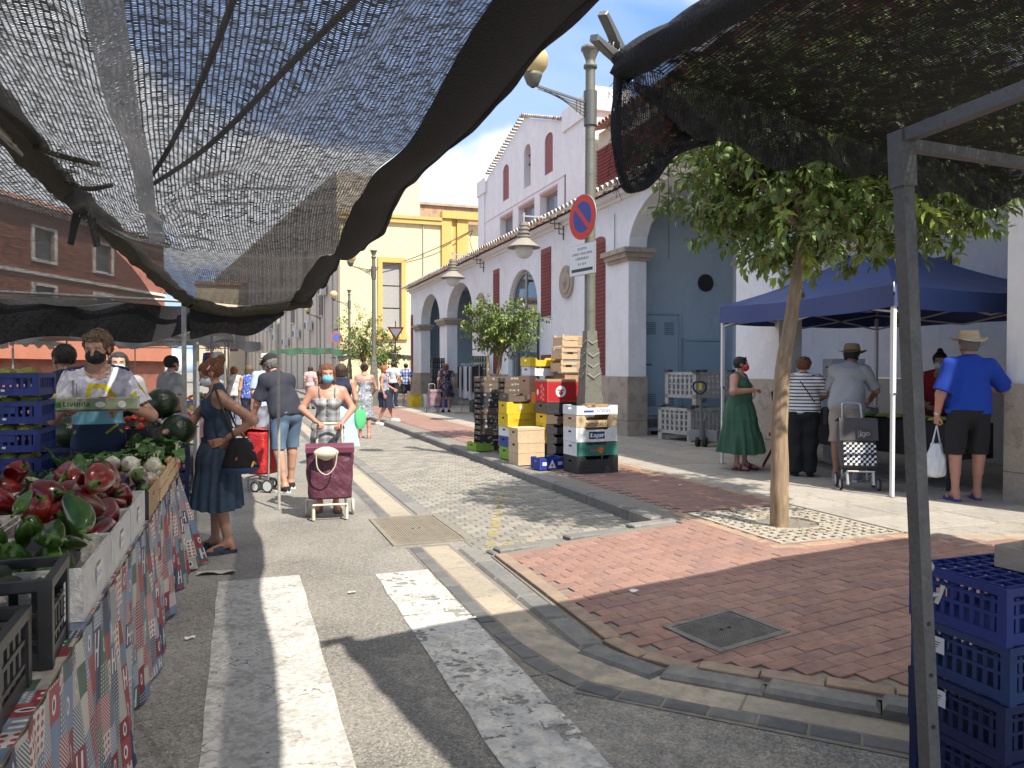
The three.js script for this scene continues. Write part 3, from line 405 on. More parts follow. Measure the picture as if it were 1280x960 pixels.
// ---------- long beige building beyond, with air conditioners ----------
{
  const b = thing('beige_building', 'long beige building with panelled wall and air conditioners beyond the yellow one', 'building', [6.25, 0, -53.3], 0.14);
  const m = std([0.56, 0.49, 0.4], 'plaster', 4), R = rng(4);
  obj('wall', [span(0, 6, 0, 15, -70, 0)], m, b); const rb = []; for (let z = -68; z < 0; z += 2.3) rb.push(span(-0.08, 0, 0, 15, z, z + 0.25)); obj('pilaster', rb, std([0.5, 0.43, 0.35], 'plaster', 4), b);
  for (let i = 0; i < 14; i++) { const z = -3 - i * 4.4, y = rr(3.6, 7.5, R); const g = new THREE.Group(); g.name = 'air_conditioner'; b.add(g); obj('casing', [rbox(0.4, 0.7, 1.0, 0.03, -0.3, y, z)], M([0.62, 0.6, 0.56]), g); obj('fan_grille', [cyl(0.28, 0.28, 0.03, -0.51, y, z - 0.12, 16, 0, 0, Math.PI / 2)], M([0.12, 0.12, 0.12]), g); }
  for (let i = 0; i < 12; i++) { const z = -5 - i * 4.9, y = 5.5 + (i % 2) * 3.6; obj('window', [span(-0.06, 0.02, y, y + 1.7, z, z + 1.1)], M([0.14, 0.12, 0.1]), b); obj('window_frame', [span(-0.1, -0.065, y - 0.1, y, z - 0.1, z + 1.2), span(-0.1, -0.065, y + 1.7, y + 1.8, z - 0.1, z + 1.2)], M([0.5, 0.46, 0.4]), b); }
  obj('cable', [tube([[-0.15, 9.2, 0], [-0.15, 6.8, -14], [-0.15, 6.2, -30], [-0.15, 5.7, -50]], 0.03, 30, 5)], MT.black, b);
}
// ---------- red brick house on the left, seen through the net ----------
{
  const b = thing('red_house', 'brick-red house with white framed windows behind the left stalls', 'building', [-10.4, 0, -27.2], 1.126); b.scale.y = 0.78;
  const m = std([0.34, 0.13, 0.09], 'stain', 3), w = M([0.72, 0.7, 0.66]), g = P([0.1, 0.11, 0.12], { roughness: 0.15 });
  const holes = []; const ws = []; for (let i = 0; i < 8; i++) for (const y of [4.6, 7.4]) ws.push([-14.5 + i * 3.6, y]);
  for (const [x, y] of ws) holes.push([[x, y], [x + 1.1, y], [x + 1.1, y + 1.5], [x, y + 1.5]]);
  obj('wall', [ext([[-16, 0], [16, 0], [16, 9.7], [-16, 9.7]], 0.4, holes).translate(0, 0, -0.4)], m, b);
  obj('side_wall', [span(15.6, 16, 0, 9.7, -12, -0.4), span(-16, -15.6, 0, 9.7, -12, -0.4)], m, b);
  for (const [x, y] of ws) { obj('window_frame', [span(x - 0.14, x, y - 0.14, y + 1.64, -0.1, 0.06), span(x + 1.1, x + 1.24, y - 0.14, y + 1.64, -0.1, 0.06), span(x, x + 1.1, y + 1.5, y + 1.64, -0.1, 0.06), span(x, x + 1.1, y - 0.14, y, -0.1, 0.1)], w, b); obj('window_pane', [span(x, x + 1.1, y, y + 1.5, -0.2, -0.16)], g, b); }
  obj('cornice', [span(-16.1, 16.1, 9.7, 9.95, -0.4, 0.3), span(-16, 16, 6.6, 6.75, 0.002, 0.12)], w, b);
  obj('roof', [gridGeo(1, 1, (u, v) => [lerp(-16.3, 16.3, u), lerp(9.9, 12.6, v), lerp(0.5, -6, v)])], std([0.5, 0.2, 0.11], 'stain', 0.8), b);
  obj('shop_fascia', [span(-16.05, 16.05, 2.5, 4.1, 0.004, 0.35)], std([0.5, 0.19, 0.12], 'soft', 2), b);
}
// ---------- pale houses closing the view far down the street ----------
[[-13, -78, 12, 9, [0.62, 0.55, 0.45], 'cream house with brown shutters at the far end of the street'], [0.5, -92, 10, 11, [0.6, 0.5, 0.36], 'ochre townhouse with balconies closing the far street'], [-30, -60, 16, 8, [0.66, 0.62, 0.56], 'pale house far behind the left stalls']].forEach(([x, z, w, h, c, l], i) => {
  const b = thing('town_house', l, 'building', [x, 0, z], i === 2 ? 0.3 : 0), m = std(c, 'plaster', 4), holes = [], ws = []; for (let k = 0; k < Math.floor(w / 2.6); k++) for (let y = 3.6; y < h - 2; y += 3) ws.push([-w / 2 + 0.9 + k * 2.5, y]);
  for (const [a, y] of ws) holes.push([[a, y], [a + 0.9, y], [a + 0.9, y + 1.6], [a, y + 1.6]]);
  obj('wall', [ext([[-w / 2, 0], [w / 2, 0], [w / 2, h], [-w / 2, h]], 0.3, holes).translate(0, 0, -0.3), span(-w / 2, w / 2, 0, h, -6, -0.7)], m, b); for (const [a, y] of ws) obj('window', [span(a, a + 0.9, y, y + 1.6, -0.3, -0.2)], M(i ? [0.12, 0.11, 0.1] : [0.22, 0.13, 0.08]), b);
  obj('roof', [span(-w / 2 - 0.2, w / 2 + 0.2, h, h + 0.3, -6.2, 0.3)], std([0.45, 0.23, 0.15], 'stain', 1), b);
});
// ---------- lamps and signs ----------
const ironM = std([0.2, 0.2, 0.165], 'stain', 0.5, { roughness: 0.6, metalness: 0.25, bumpScale: 0.003 });
const chevM = M([0.38, 0.37, 0.32]);
const globeM = P([0.72, 0.6, 0.32], { roughness: 0.25, transmission: 0.35, thickness: 0 });
function lampPost(x, z, label) {
  const t = thing('lamp_post', label, 'lamp post', [x, 0.12, z], 0, 'globe lamp posts along the pavement');
  const base = []; const hs = [[0.0, 0.55, 0.24], [0.55, 1.05, 0.21], [1.05, 1.45, 0.18], [1.45, 1.75, 0.15], [1.75, 2.0, 0.115]];
  for (const [a, b, r] of hs) { const q = new THREE.CylinderGeometry(r * 0.96, r * 1.06, b - a, 4, 1).toNonIndexed(); q.computeVertexNormals(); base.push(at(q, 0, (a + b) / 2, 0, 0, Math.PI / 4)); }
  obj('base', base, ironM, t);
  const ch = []; for (const y of [0.55, 0.7, 0.85, 1.35, 1.5, 1.66, 1.85]) { const st = hs.find(([a, b]) => y >= a && y < b), r = st[2] * 0.74; for (const [px, pz, ry] of [[0, 1, 0], [-1, 0, -Math.PI / 2], [1, 0, Math.PI / 2]]) for (const s of [-1, 1]) { const g = box(r * 0.98, 0.009, 0.009, s * r * 0.4, 0, 0); g.rotateZ(s * 0.62); g.translate(0, y - 0.04, r * 1.0 + 0.012); g.rotateY(ry); ch.push(g); } }
  obj('chevrons', ch, chevM, t);
  obj('shaft', [cyl(0.082, 0.07, 4.0, 0, 3.95, 0, 16)], ironM, t);
  obj('finial', [lathe([[0.07, 5.82], [0.1, 5.84], [0.1, 5.88], [0.07, 5.9], [0.07, 5.95], [0.12, 6.08], [0.14, 6.1], [0.14, 6.14], [0, 6.14]], 18)], ironM, t);
  const arm = [sqbar(V(-0.06, 5.33, 0), V(-0.95, 5.5, 0), 0.03)]; for (let k = 0; k < 4; k++) arm.push(sqbar(V(-0.07, 5.28 - k * 0.055, 0), V(-0.82 + k * 0.09, 5.44 - k * 0.014, 0), 0.014)); for (let k = 0; k < 3; k++) arm.push(sqbar(V(-0.1 - k * 0.06, 5.36, 0), V(-0.1 - k * 0.06, 5.12 + k * 0.03, 0), 0.014)); arm.push(cyl(0.095, 0.1, 0.5, 0, 5.25, 0, 12)); obj('arm', arm, M([0.12, 0.12, 0.11], { metalness: 0.3, roughness: 0.5 }), t);
  const L = obj('lantern', [lathe([[0.03, 5.45], [0.09, 5.5], [0.13, 5.6], [0.14, 5.64], [0, 5.64]], 16).translate(-0.9, 0, 0)], ironM, t);
  obj('globe', [ball(0.22, -0.9, 5.83, 0, 1, 1, 1, 24, 18)], globeM, L);
  return t;
}
const signBack = M([0.4, 0.4, 0.4], { metalness: 0.5, roughness: 0.5 });
{
  const L1 = lampPost(4.86, -10.3, 'globe street lamp with the round no-parking sign, rising behind fruit boxes');
  const L2 = lampPost(5.0, -30.5, 'globe street lamp in front of the yellow building, beside the leafy street trees');
  const L3 = lampPost(6.1, -46, 'distant globe street lamp before the pale yellow wall'), L4 = lampPost(5.6, -58, 'farthest globe street lamp beside the long beige building');
  const s = thing('no_parking_sign', 'round blue and red no-parking sign on the street lamp', 'sign', [4.74, 3.78, -10.3], -Math.PI / 2 + 0.2);
  const disc = canvasTex(512, 512, (g) => { g.fillStyle = '#c8341f'; g.fillRect(0, 0, 512, 512); g.fillStyle = '#2b3f86'; g.beginPath(); g.arc(256, 256, 178, 0, 7); g.fill(); g.strokeStyle = '#c8341f'; g.lineWidth = 56; g.beginPath(); g.moveTo(120, 120); g.lineTo(392, 392); g.stroke(); });
  obj('disc', [cyl(0.33, 0.33, 0.012, 0, 0, 0, 40, Math.PI / 2)], signBack, s); const fc = new THREE.CircleGeometry(0.325, 40); obj('face', [keep(fc.translate(0, 0, 0.009))], M('#ffffff', { map: disc, roughness: 0.45 }), s); obj('bracket', [box(0.06, 0.05, 0.12, 0, 0.1, -0.06)], signBack, s);
  const q = thing('parking_notice', 'white rectangular notice plate with lines of small text below the round sign', 'sign', [4.74, 3.16, -10.3], -Math.PI / 2 + 0.2);
  const pt = canvasTex(512, 380, (g) => { g.fillStyle = '#d9d9d4'; g.fillRect(0, 0, 512, 380); g.fillStyle = '#3a3d42'; g.font = 'bold 44px sans-serif'; g.textAlign = 'center'; g.fillText('EXCEPTO', 256, 70); g.fillText('CARGA Y DESCARGA', 256, 130, 470); g.fillText('LABORABLES', 256, 190); g.fillText('8 A 14 H', 256, 260); g.fillRect(40, 300, 430, 40); });
  obj('plate', [rbox(0.64, 0.46, 0.015, 0.006, 0, 0, 0)], signBack, q); obj('face', [planeGeo(0.62, 0.44, 0, 0, 0.0105)], M('#ffffff', { map: pt, roughness: 0.5 }), q);
  // give-way triangle and a far blue disc
  const gw = thing('give_way_sign', 'inverted white triangle road sign with red border by the hall corner', 'sign', [7.3, 0.12, -38], 0);
  const tri = (r, d, m, n, z) => obj(n, [ext([[-r, r * 0.577], [r, r * 0.577], [0, -r * 1.155]], d).translate(0, 3.3, z)], m, gw); tri(0.42, 0.02, M([0.5, 0.05, 0.04]), 'border', 0.05); tri(0.28, 0.008, M([0.75, 0.75, 0.74]), 'panel', 0.072); obj('post', [cyl(0.03, 0.03, 3.9, 0, 1.9, 0.02, 10)], MT.galv, gw);
  const bd = thing('blue_disc_sign', 'small round blue and red traffic sign near the far beige building', 'sign', [5.0, 0.12, -43], -0.2); obj('post', [cyl(0.03, 0.03, 3.3, 0, 1.65, 0, 10)], MT.galv, bd); obj('disc', [cyl(0.3, 0.3, 0.02, 0, 3.2, 0.04, 28, Math.PI / 2)], M([0.5, 0.1, 0.07]), bd); obj('panel', [cyl(0.22, 0.22, 0.02, 0, 3.2, 0.052, 28, Math.PI / 2)], M([0.08, 0.13, 0.4]), bd);
}
// lanterns on brackets along the hall wall
const lanterns = [[-18.24, 'hanging wall lantern with a wide grey shade beside the arched window'], [-25.1, 'hanging wall lantern with a wide grey shade beside the far arches']];
for (const [z, label] of lanterns) {
  const t = thing('wall_lantern', label, 'wall lamp', [7.87, 5.2, z], 0, 'lanterns bracketed to the hall wall'), ir = M([0.06, 0.06, 0.06], { roughness: 0.6 }), sh = std([0.3, 0.27, 0.22], 'soft', 0.4, { roughness: 0.5 });
  const br = [box(0.02, 0.55, 0.02, -0.02, -0.05, 0)]; for (const [x0, x1, y] of [[-0.38, 0, 0.2], [-0.38, 0, 0.08], [-0.26, 0, -0.04], [-0.15, 0, -0.17]]) br.push(span(x0, x1, y - 0.01, y + 0.01, -0.012, 0.012)); for (const [x, y0] of [[-0.14, -0.17], [-0.26, -0.04], [-0.375, 0.08]]) br.push(span(x - 0.01, x + 0.01, y0 - 0.01, 0.2, -0.011, 0.011)); obj('bracket', br, ir, t);
  obj('arm', [box(0.8, 0.035, 0.035, -0.74, 0.22, 0), bar(V(-1.1, 0.22, 0), V(-1.1, 0.05, 0), 0.02), bar(V(-1.1, 0.3, 0), V(-1.1, 0.24, 0), 0.03)], M([0.4, 0.39, 0.36]), t);
  const fins = []; for (let k = 0; k < 4; k++) fins.push(cyl(0.17 - 0.012 * k, 0.17 - 0.012 * k, 0.035, -1.1, -0.3 + k * 0.095, 0, 20)); fins.push(cyl(0.13, 0.11, 0.42, -1.1, -0.15, 0, 16)); obj('vent_rings', fins, sh, t);
  obj('shade', [lathe([[0.13, -0.32], [0.2, -0.4], [0.4, -0.55], [0.42, -0.58], [0.38, -0.575], [0.18, -0.45], [0.1, -0.42]], 28).translate(-1.1, 0, 0)], sh, t);
  obj('globe', [ball(0.235, -1.1, -0.62, 0, 1, 1, 1, 22, 14)], P([0.8, 0.78, 0.72], { roughness: 0.3, transmission: 0.3, thickness: 0 }), t);
}
// ---------- trees ----------
TX.bark = tex(512, (u, v) => { const a = fbm(u, v * 0.2, 24, 4, 51), b = fbm(u, v, 5, 4, 52), k = 0.5 + 0.5 * a + 0.5 * (b - 0.5) + (b > 0.6 ? 0.12 : 0); return [k, k * 0.95, k * 0.88]; });
TX.bark.wrapT = TX.bark.wrapS = THREE.MirroredRepeatWrapping;
const barkM = M([0.36, 0.27, 0.18], { map: rep(TX.bark, 1 / 0.6, 1 / 0.9), bumpMap: rep(TX.bark, 1 / 0.6, 1 / 0.9), bumpScale: 0.012, roughness: 0.95 });
const leafM = P('#ffffff', { vertexColors: true, roughness: 0.42, transmission: 0.22, thickness: 0 });
const fruitM = std([0.14, 0.2, 0.035], 'grain', 0.06, { roughness: 0.5, bumpScale: 0.0015 });
function limb(pts, r0, r1, seg, n, R, wob = 0.012) { const c = new THREE.CatmullRomCurve3(pts), fr = c.computeFrenetFrames(seg, false); return gridGeo(n, seg, (u, v) => { const p = c.getPointAt(v), i = Math.round(v * seg), a = u * 6.28319, r = lerp(r0, r1, v) * (1 + 0.18 * Math.sin(3 * a + v * 9) * (wob / 0.012) * 0.5 + 0.3 * (vn(u * 4, v * 9, 4, 5) - 0.5)); const N = fr.normals[i], B = fr.binormals[i], x = Math.cos(a) * r, y = Math.sin(a) * r; return [p.x + N.x * x + B.x * y, p.y + N.y * x + B.y * y, p.z + N.z * x + B.z * y, u * 0.6, v * c.getLength()]; }); }
function leafCloud(list) { // list of {p, dir(outward), len, col}
  const n = list.length, pos = new Float32Array(n * 18 * 2), col = new Float32Array(n * 18 * 2); let o = 0; const x = V(), y = V(), z = V(), q = V();
  for (const L of list) {
    y.copy(L.d).normalize(); x.crossVectors(y, L.up).normalize(); z.crossVectors(x, y); const l = L.l, w = l * 0.24, f = l * 0.07;
    const P0 = [[0, 0, 0], [-w, l * 0.45, f], [0, l * 0.5, 0], [w, l * 0.45, f], [0, l, -f * 1.6]].map(([a, b, c]) => [L.p.x + x.x * a + y.x * b + z.x * c, L.p.y + x.y * a + y.y * b + z.y * c, L.p.z + x.z * a + y.z * b + z.z * c]);
    for (const t of [[0, 2, 1], [0, 3, 2], [1, 2, 4], [2, 3, 4]]) for (const k of t) { pos.set(P0[k], o); col[o] = L.c[0]; col[o + 1] = L.c[1]; col[o + 2] = L.c[2]; o += 3; }
  }
  const g = new THREE.BufferGeometry(); g.setAttribute('position', new THREE.BufferAttribute(pos, 3)); g.setAttribute('color', new THREE.BufferAttribute(col, 3)); g.computeVertexNormals(); g.setAttribute('uv', new THREE.BufferAttribute(new Float32Array(n * 24), 2)); return keep(g);
}
function orangeTree(name, label, base, trunk, crown, N, leafL, fruitN, seed, group) {
  const t = thing(name, label, 'tree', base, 0, group), R = rng(seed), [cx, cy, cz, rx, ry, rz] = crown, top = trunk.pts[trunk.pts.length - 1];
  obj('trunk', [limb(trunk.pts.map((p) => V(...p)), trunk.r0, trunk.r1, 26, 12, R)], barkM, t);
  const tips = [], br = [], nb = trunk.nb || 8;
  const inside = (p) => { const a = (p.x - cx) / rx, b = (p.y - cy) / ry, c = (p.z - cz) / rz; return Math.sqrt(a * a + b * b + c * c); };
  for (let i = 0; i < nb; i++) {
    const a = (i / nb) * 6.283 + rr(-0.3, 0.3, R), el = rr(-0.35, 1.0, R), e = V(cx + Math.cos(a) * Math.cos(el) * rx * 0.82, cy + Math.sin(el) * ry * 0.75, cz + Math.sin(a) * Math.cos(el) * rz * 0.82), s = V(...top).add(V(0, rr(-0.12, 0.02, R), 0));
    const m1 = V().lerpVectors(s, e, 0.4).add(V(rr(-0.12, 0.12, R), rr(0, 0.25, R), rr(-0.12, 0.12, R))), m2 = V().lerpVectors(s, e, 0.75).add(V(rr(-0.12, 0.12, R), rr(-0.05, 0.15, R), rr(-0.12, 0.12, R)));
    const pts = [s, m1, m2, e]; br.push(limb(pts, trunk.r1 * rr(0.5, 0.7, R), 0.008, 12, 7, R)); const cv = new THREE.CatmullRomCurve3(pts);
    for (let k = 0; k < 7; k++) { const p = cv.getPointAt(rr(0.3, 1, R)), d = V(rr(-1, 1, R), rr(-0.5, 0.9, R), rr(-1, 1, R)).normalize(), q = p.clone().addScaledVector(d, rr(0.25, 0.6, R) * Math.min(rx, ry)); br.push(limb([p, V().lerpVectors(p, q, 0.5).add(V(rr(-0.04, 0.04, R), rr(-0.04, 0.04, R), rr(-0.04, 0.04, R))), q], 0.011, 0.003, 5, 5, R)); tips.push(q); }
  }
  obj('branches', br, barkM, t);
  // clumps of leaves near the crown surface, hung on twigs
  const leaves = [], clumps = [], nc = Math.round(N / 26);
  for (let i = 0; i < nc; i++) { let p; if (R() < 0.3) p = pick(tips, R).clone(); else { const a = rr(0, 6.283, R), u = rr(-1, 1, R), k = Math.sqrt(1 - u * u), rad = Math.pow(R(), 0.45); const lump = 0.78 + 0.42 * n3(Math.cos(a) * k * 2.1 + 9, u * 2.1 + 5, Math.sin(a) * k * 2.1 + 7, seed); p = V(cx + Math.cos(a) * k * rx * rad * lump, cy + u * ry * rad * lump, cz + Math.sin(a) * k * rz * rad * lump); } clumps.push(p); }
  for (const p of clumps) {
    const out = V(p.x - cx, (p.y - cy) * 0.8, p.z - cz).normalize(), rad = inside(p), young = R() < 0.1 && rad > 0.7, hue = rr(0.85, 1.2, R), axis = out.clone().add(V(rr(-0.7, 0.7, R), rr(-0.6, 0.7, R), rr(-0.7, 0.7, R))).normalize(), n = 18 + Math.floor(R() * 16);
    for (let k = 0; k < n; k++) {
      const a = k * 2.4, s = k / n, side = V(rr(-1, 1, R), rr(-1, 1, R), rr(-1, 1, R)).cross(axis).normalize(), q = p.clone().addScaledVector(axis, (s - 0.4) * leafL * 3.2).addScaledVector(side, rr(0, 0.4, R) * leafL), d = side.addScaledVector(axis, rr(0.1, 0.9, R)).add(V(0, -0.35, 0));
      const j = hue * rr(0.75, 1.25, R), c = young ? [0.26 * j, 0.34 * j, 0.05] : [0.15 * j, 0.21 * j, 0.046 * j]; if (!young && R() < 0.012) { c[0] = 0.22; c[1] = 0.17; c[2] = 0.03; }
      leaves.push({ p: q, d, up: V(rr(-0.5, 0.5, R), 1, rr(-0.5, 0.5, R)), l: leafL * rr(0.65, 1.2, R), c });
    }
  }
  mesh('crown', leafCloud(leaves), leafM, t);
  for (let i = 0; i < fruitN; i++) { const a = rr(0, 6.283, R), u = rr(-0.75, 0.5, R), k = Math.sqrt(1 - u * u), f = mesh('fruit', fruitG, fruitM, t); f.position.set(cx + Math.cos(a) * k * rx * rr(0.75, 0.98, R), cy + u * ry * 0.95, cz + Math.sin(a) * k * rz * rr(0.75, 0.98, R)); f.scale.setScalar(rr(0.85, 1.15, R)); }
  return t;
}
const fruitG = mg([ball(0.036, 0, 0, 0, 1, 0.95, 1, 14, 10)]);
orangeTree('orange_tree', 'large orange tree with green fruit and a slim leaning trunk by the blue gazebo', [4.63, 0.1, -5.78], { pts: [[0, 0, 0], [-0.02, 0.45, 0.02], [0, 0.95, 0], [0.02, 1.35, 0], [0.1, 1.9, 0.02], [0.17, 2.35, 0.03], [0.27, 2.75, 0.03]], r0: 0.086, r1: 0.05, nb: 12 }, [0.6, 3.45, 0.14, 1.66, 1.12, 1.55], 31000, 0.108, 70, 101);
orangeTree('orange_tree', 'small round orange tree behind the stacked fruit boxes, tied to a stake', [5.0, 0.1, -14.9], { pts: [[0, 0, 0], [0.02, 0.6, 0], [-0.03, 1.2, 0], [0.02, 1.75, 0]], r0: 0.06, r1: 0.045 }, [0.05, 2.35, 0, 0.78, 0.55, 0.78], 6500, 0.085, 0, 102);
orangeTree('orange_tree', 'tall orange tree beside the second street lamp', [5.0, 0.1, -33.6], { pts: [[0, 0, 0], [0, 0.8, 0], [0.05, 1.7, 0]], r0: 0.09, r1: 0.06 }, [0, 2.75, 0, 1.15, 1.35, 1.15], 3600, 0.13, 0, 103);
orangeTree('orange_tree', 'low orange tree by the far corner of the hall', [6.3, 0.1, -36], { pts: [[0, 0, 0], [0, 0.7, 0], [0.05, 1.5, 0]], r0: 0.08, r1: 0.05 }, [0, 2.15, 0, 1.0, 0.8, 1.0], 2400, 0.13, 0, 104);
{ const st = thing('tree_stake', 'pale wooden stake beside the small round orange tree', 'stake', [4.72, 0.12, -14.8]); obj('stake', [cyl(0.035, 0.03, 1.7, 0, 0.85, 0, 8), cyl(0.03, 0.0, 0.05, 0, 1.725, 0, 8)], MT.wood, st); }
// ---------- shade nets ----------
// knitted shade cloth: upright ribs with irregular tapes between them
function netAlpha(cols, cover, seed) {
  return tex(1024, (u, v) => {
    const wob = 0.22 * (fbm(u, v, 6, 3, seed) - 0.5), cu = u * cols + wob, c = Math.floor(cu), f = cu - c, cc = ((c % cols) + cols) % cols;
    const rib = 1 - sm(0.07, 0.16, Math.min(f, 1 - f) + 0.05 * (vn(u * 256, v * 256, 256, seed + 3) - 0.5));
    const rows = 40, ru = v * rows + 3 * h2(cc, 1, seed) + 0.7 * (vn(cc * 3.1, v * 24, 24, seed + 1) - 0.5), r = Math.floor(ru), g = ru - r, rc = ((r % rows) + rows) % rows;
    const op = h2(cc, rc, seed + 5), big = fbm(u, v, 8, 3, seed + 9); const half = clamp((1 - cover) * 1.25 * (0.45 + 0.9 * op) + 0.5 * (big - 0.5), 0, 0.85) * (op < 0.12 ? 0 : 1);
    const dx = Math.abs(f - 0.5) / 0.42, dy = Math.abs(g - 0.5) * 2 / Math.max(0.02, half * 1.35), e = dx * dx + dy * dy + 0.5 * (vn(u * 200, v * 200, 200, seed + 8) - 0.5);
    return clamp(Math.max(rib, sm(0.75, 1.05, e)));
  }, { srgb: false });
}
const netA = netAlpha(16, 0.83, 3), netC = netAlpha(16, 0.965, 40);
const clothM = (t, sx, sy, c = [0.035, 0.036, 0.04], r = 0.55) => M(c, { alphaMap: rep(t, 1 / sx, 1 / sy), transparent: true, roughness: r });
const netMA = P([0.03, 0.031, 0.034], { alphaMap: rep(netA, 1 / 0.22, 1 / 0.26), transparent: true, roughness: 0.8, transmission: 0.2, thickness: 0 }), netMC = clothM(netC, 0.28, 0.3, [0.009, 0.009, 0.0095], 0.95);
const hemM = std([0.016, 0.016, 0.018], 'grain', 0.12, { roughness: 0.85, bumpScale: 0.006 });
const oliveM = std([0.06, 0.055, 0.04], 'grain', 0.1, { roughness: 0.9, bumpScale: 0.004 });
// a bunched roll of cloth with lumpy folds
function roll(pts, rad, seg = 80, n = 12, s = 1) { const c = new THREE.CatmullRomCurve3(pts.map((p) => V(...p))), fr = c.computeFrenetFrames(seg, false), L = c.getLength(); return gridGeo(n, seg, (u, v) => { const p = c.getPointAt(v), i = Math.round(v * seg), a = u * 6.28319, r = rad * (0.8 + 0.5 * vn(((u * 8) % 8), v * L * 5, 8, s) + 0.18 * Math.sin(5 * a + v * L * 14)); const N = fr.normals[i], B = fr.binormals[i], x = Math.cos(a) * r, y = Math.sin(a) * r; return [p.x + N.x * x + B.x * y, p.y + N.y * x + B.y * y, p.z + N.z * x + B.z * y, u * 0.3, v * L]; }); }
function clampThing(label, pos, rot, s = 1, m = MT.black) {
  const t = thing('spring_clamp', label, 'clamp', pos); t.rotation.set(...rot);
  const arm = (k) => { const g = ext([[-0.012, -0.075], [0.012, -0.078], [0.016, -0.02], [0.024, 0.02], [0.034, 0.09], [0.018, 0.095], [0.004, 0.03], [-0.008, -0.01]], 0.024, null, 0.003); g.translate(0.012, 0, -0.012); if (k < 0) g.scale(-1, 1, 1); if (k < 0) { const p = g.index ? g.toNonIndexed() : g; const a = p.attributes.position.array; for (let i = 0; i < a.length; i += 9) for (let j = 0; j < 3; j++) { const q = a[i + j]; a[i + j] = a[i + 3 + j]; a[i + 3 + j] = q; } p.computeVertexNormals(); return p.scale(s, s, s); } return g.scale(s, s, s); };
  obj('jaw_arm', [arm(1)], m, t); obj('jaw_arm', [arm(-1)], m, t); obj('spring', [tube(Array.from({ length: 25 }, (_, i) => [0.014 * s * Math.cos(i * 0.8), 0.014 * s * Math.sin(i * 0.8), (i / 24 - 0.5) * 0.03 * s]), 0.002 * s, 60, 5)], MT.galv, t); obj('jaw_pad', [box(0.02 * s, 0.02 * s, 0.026 * s, 0, -0.078 * s, 0)], M([0.3, 0.3, 0.3]), t);
}
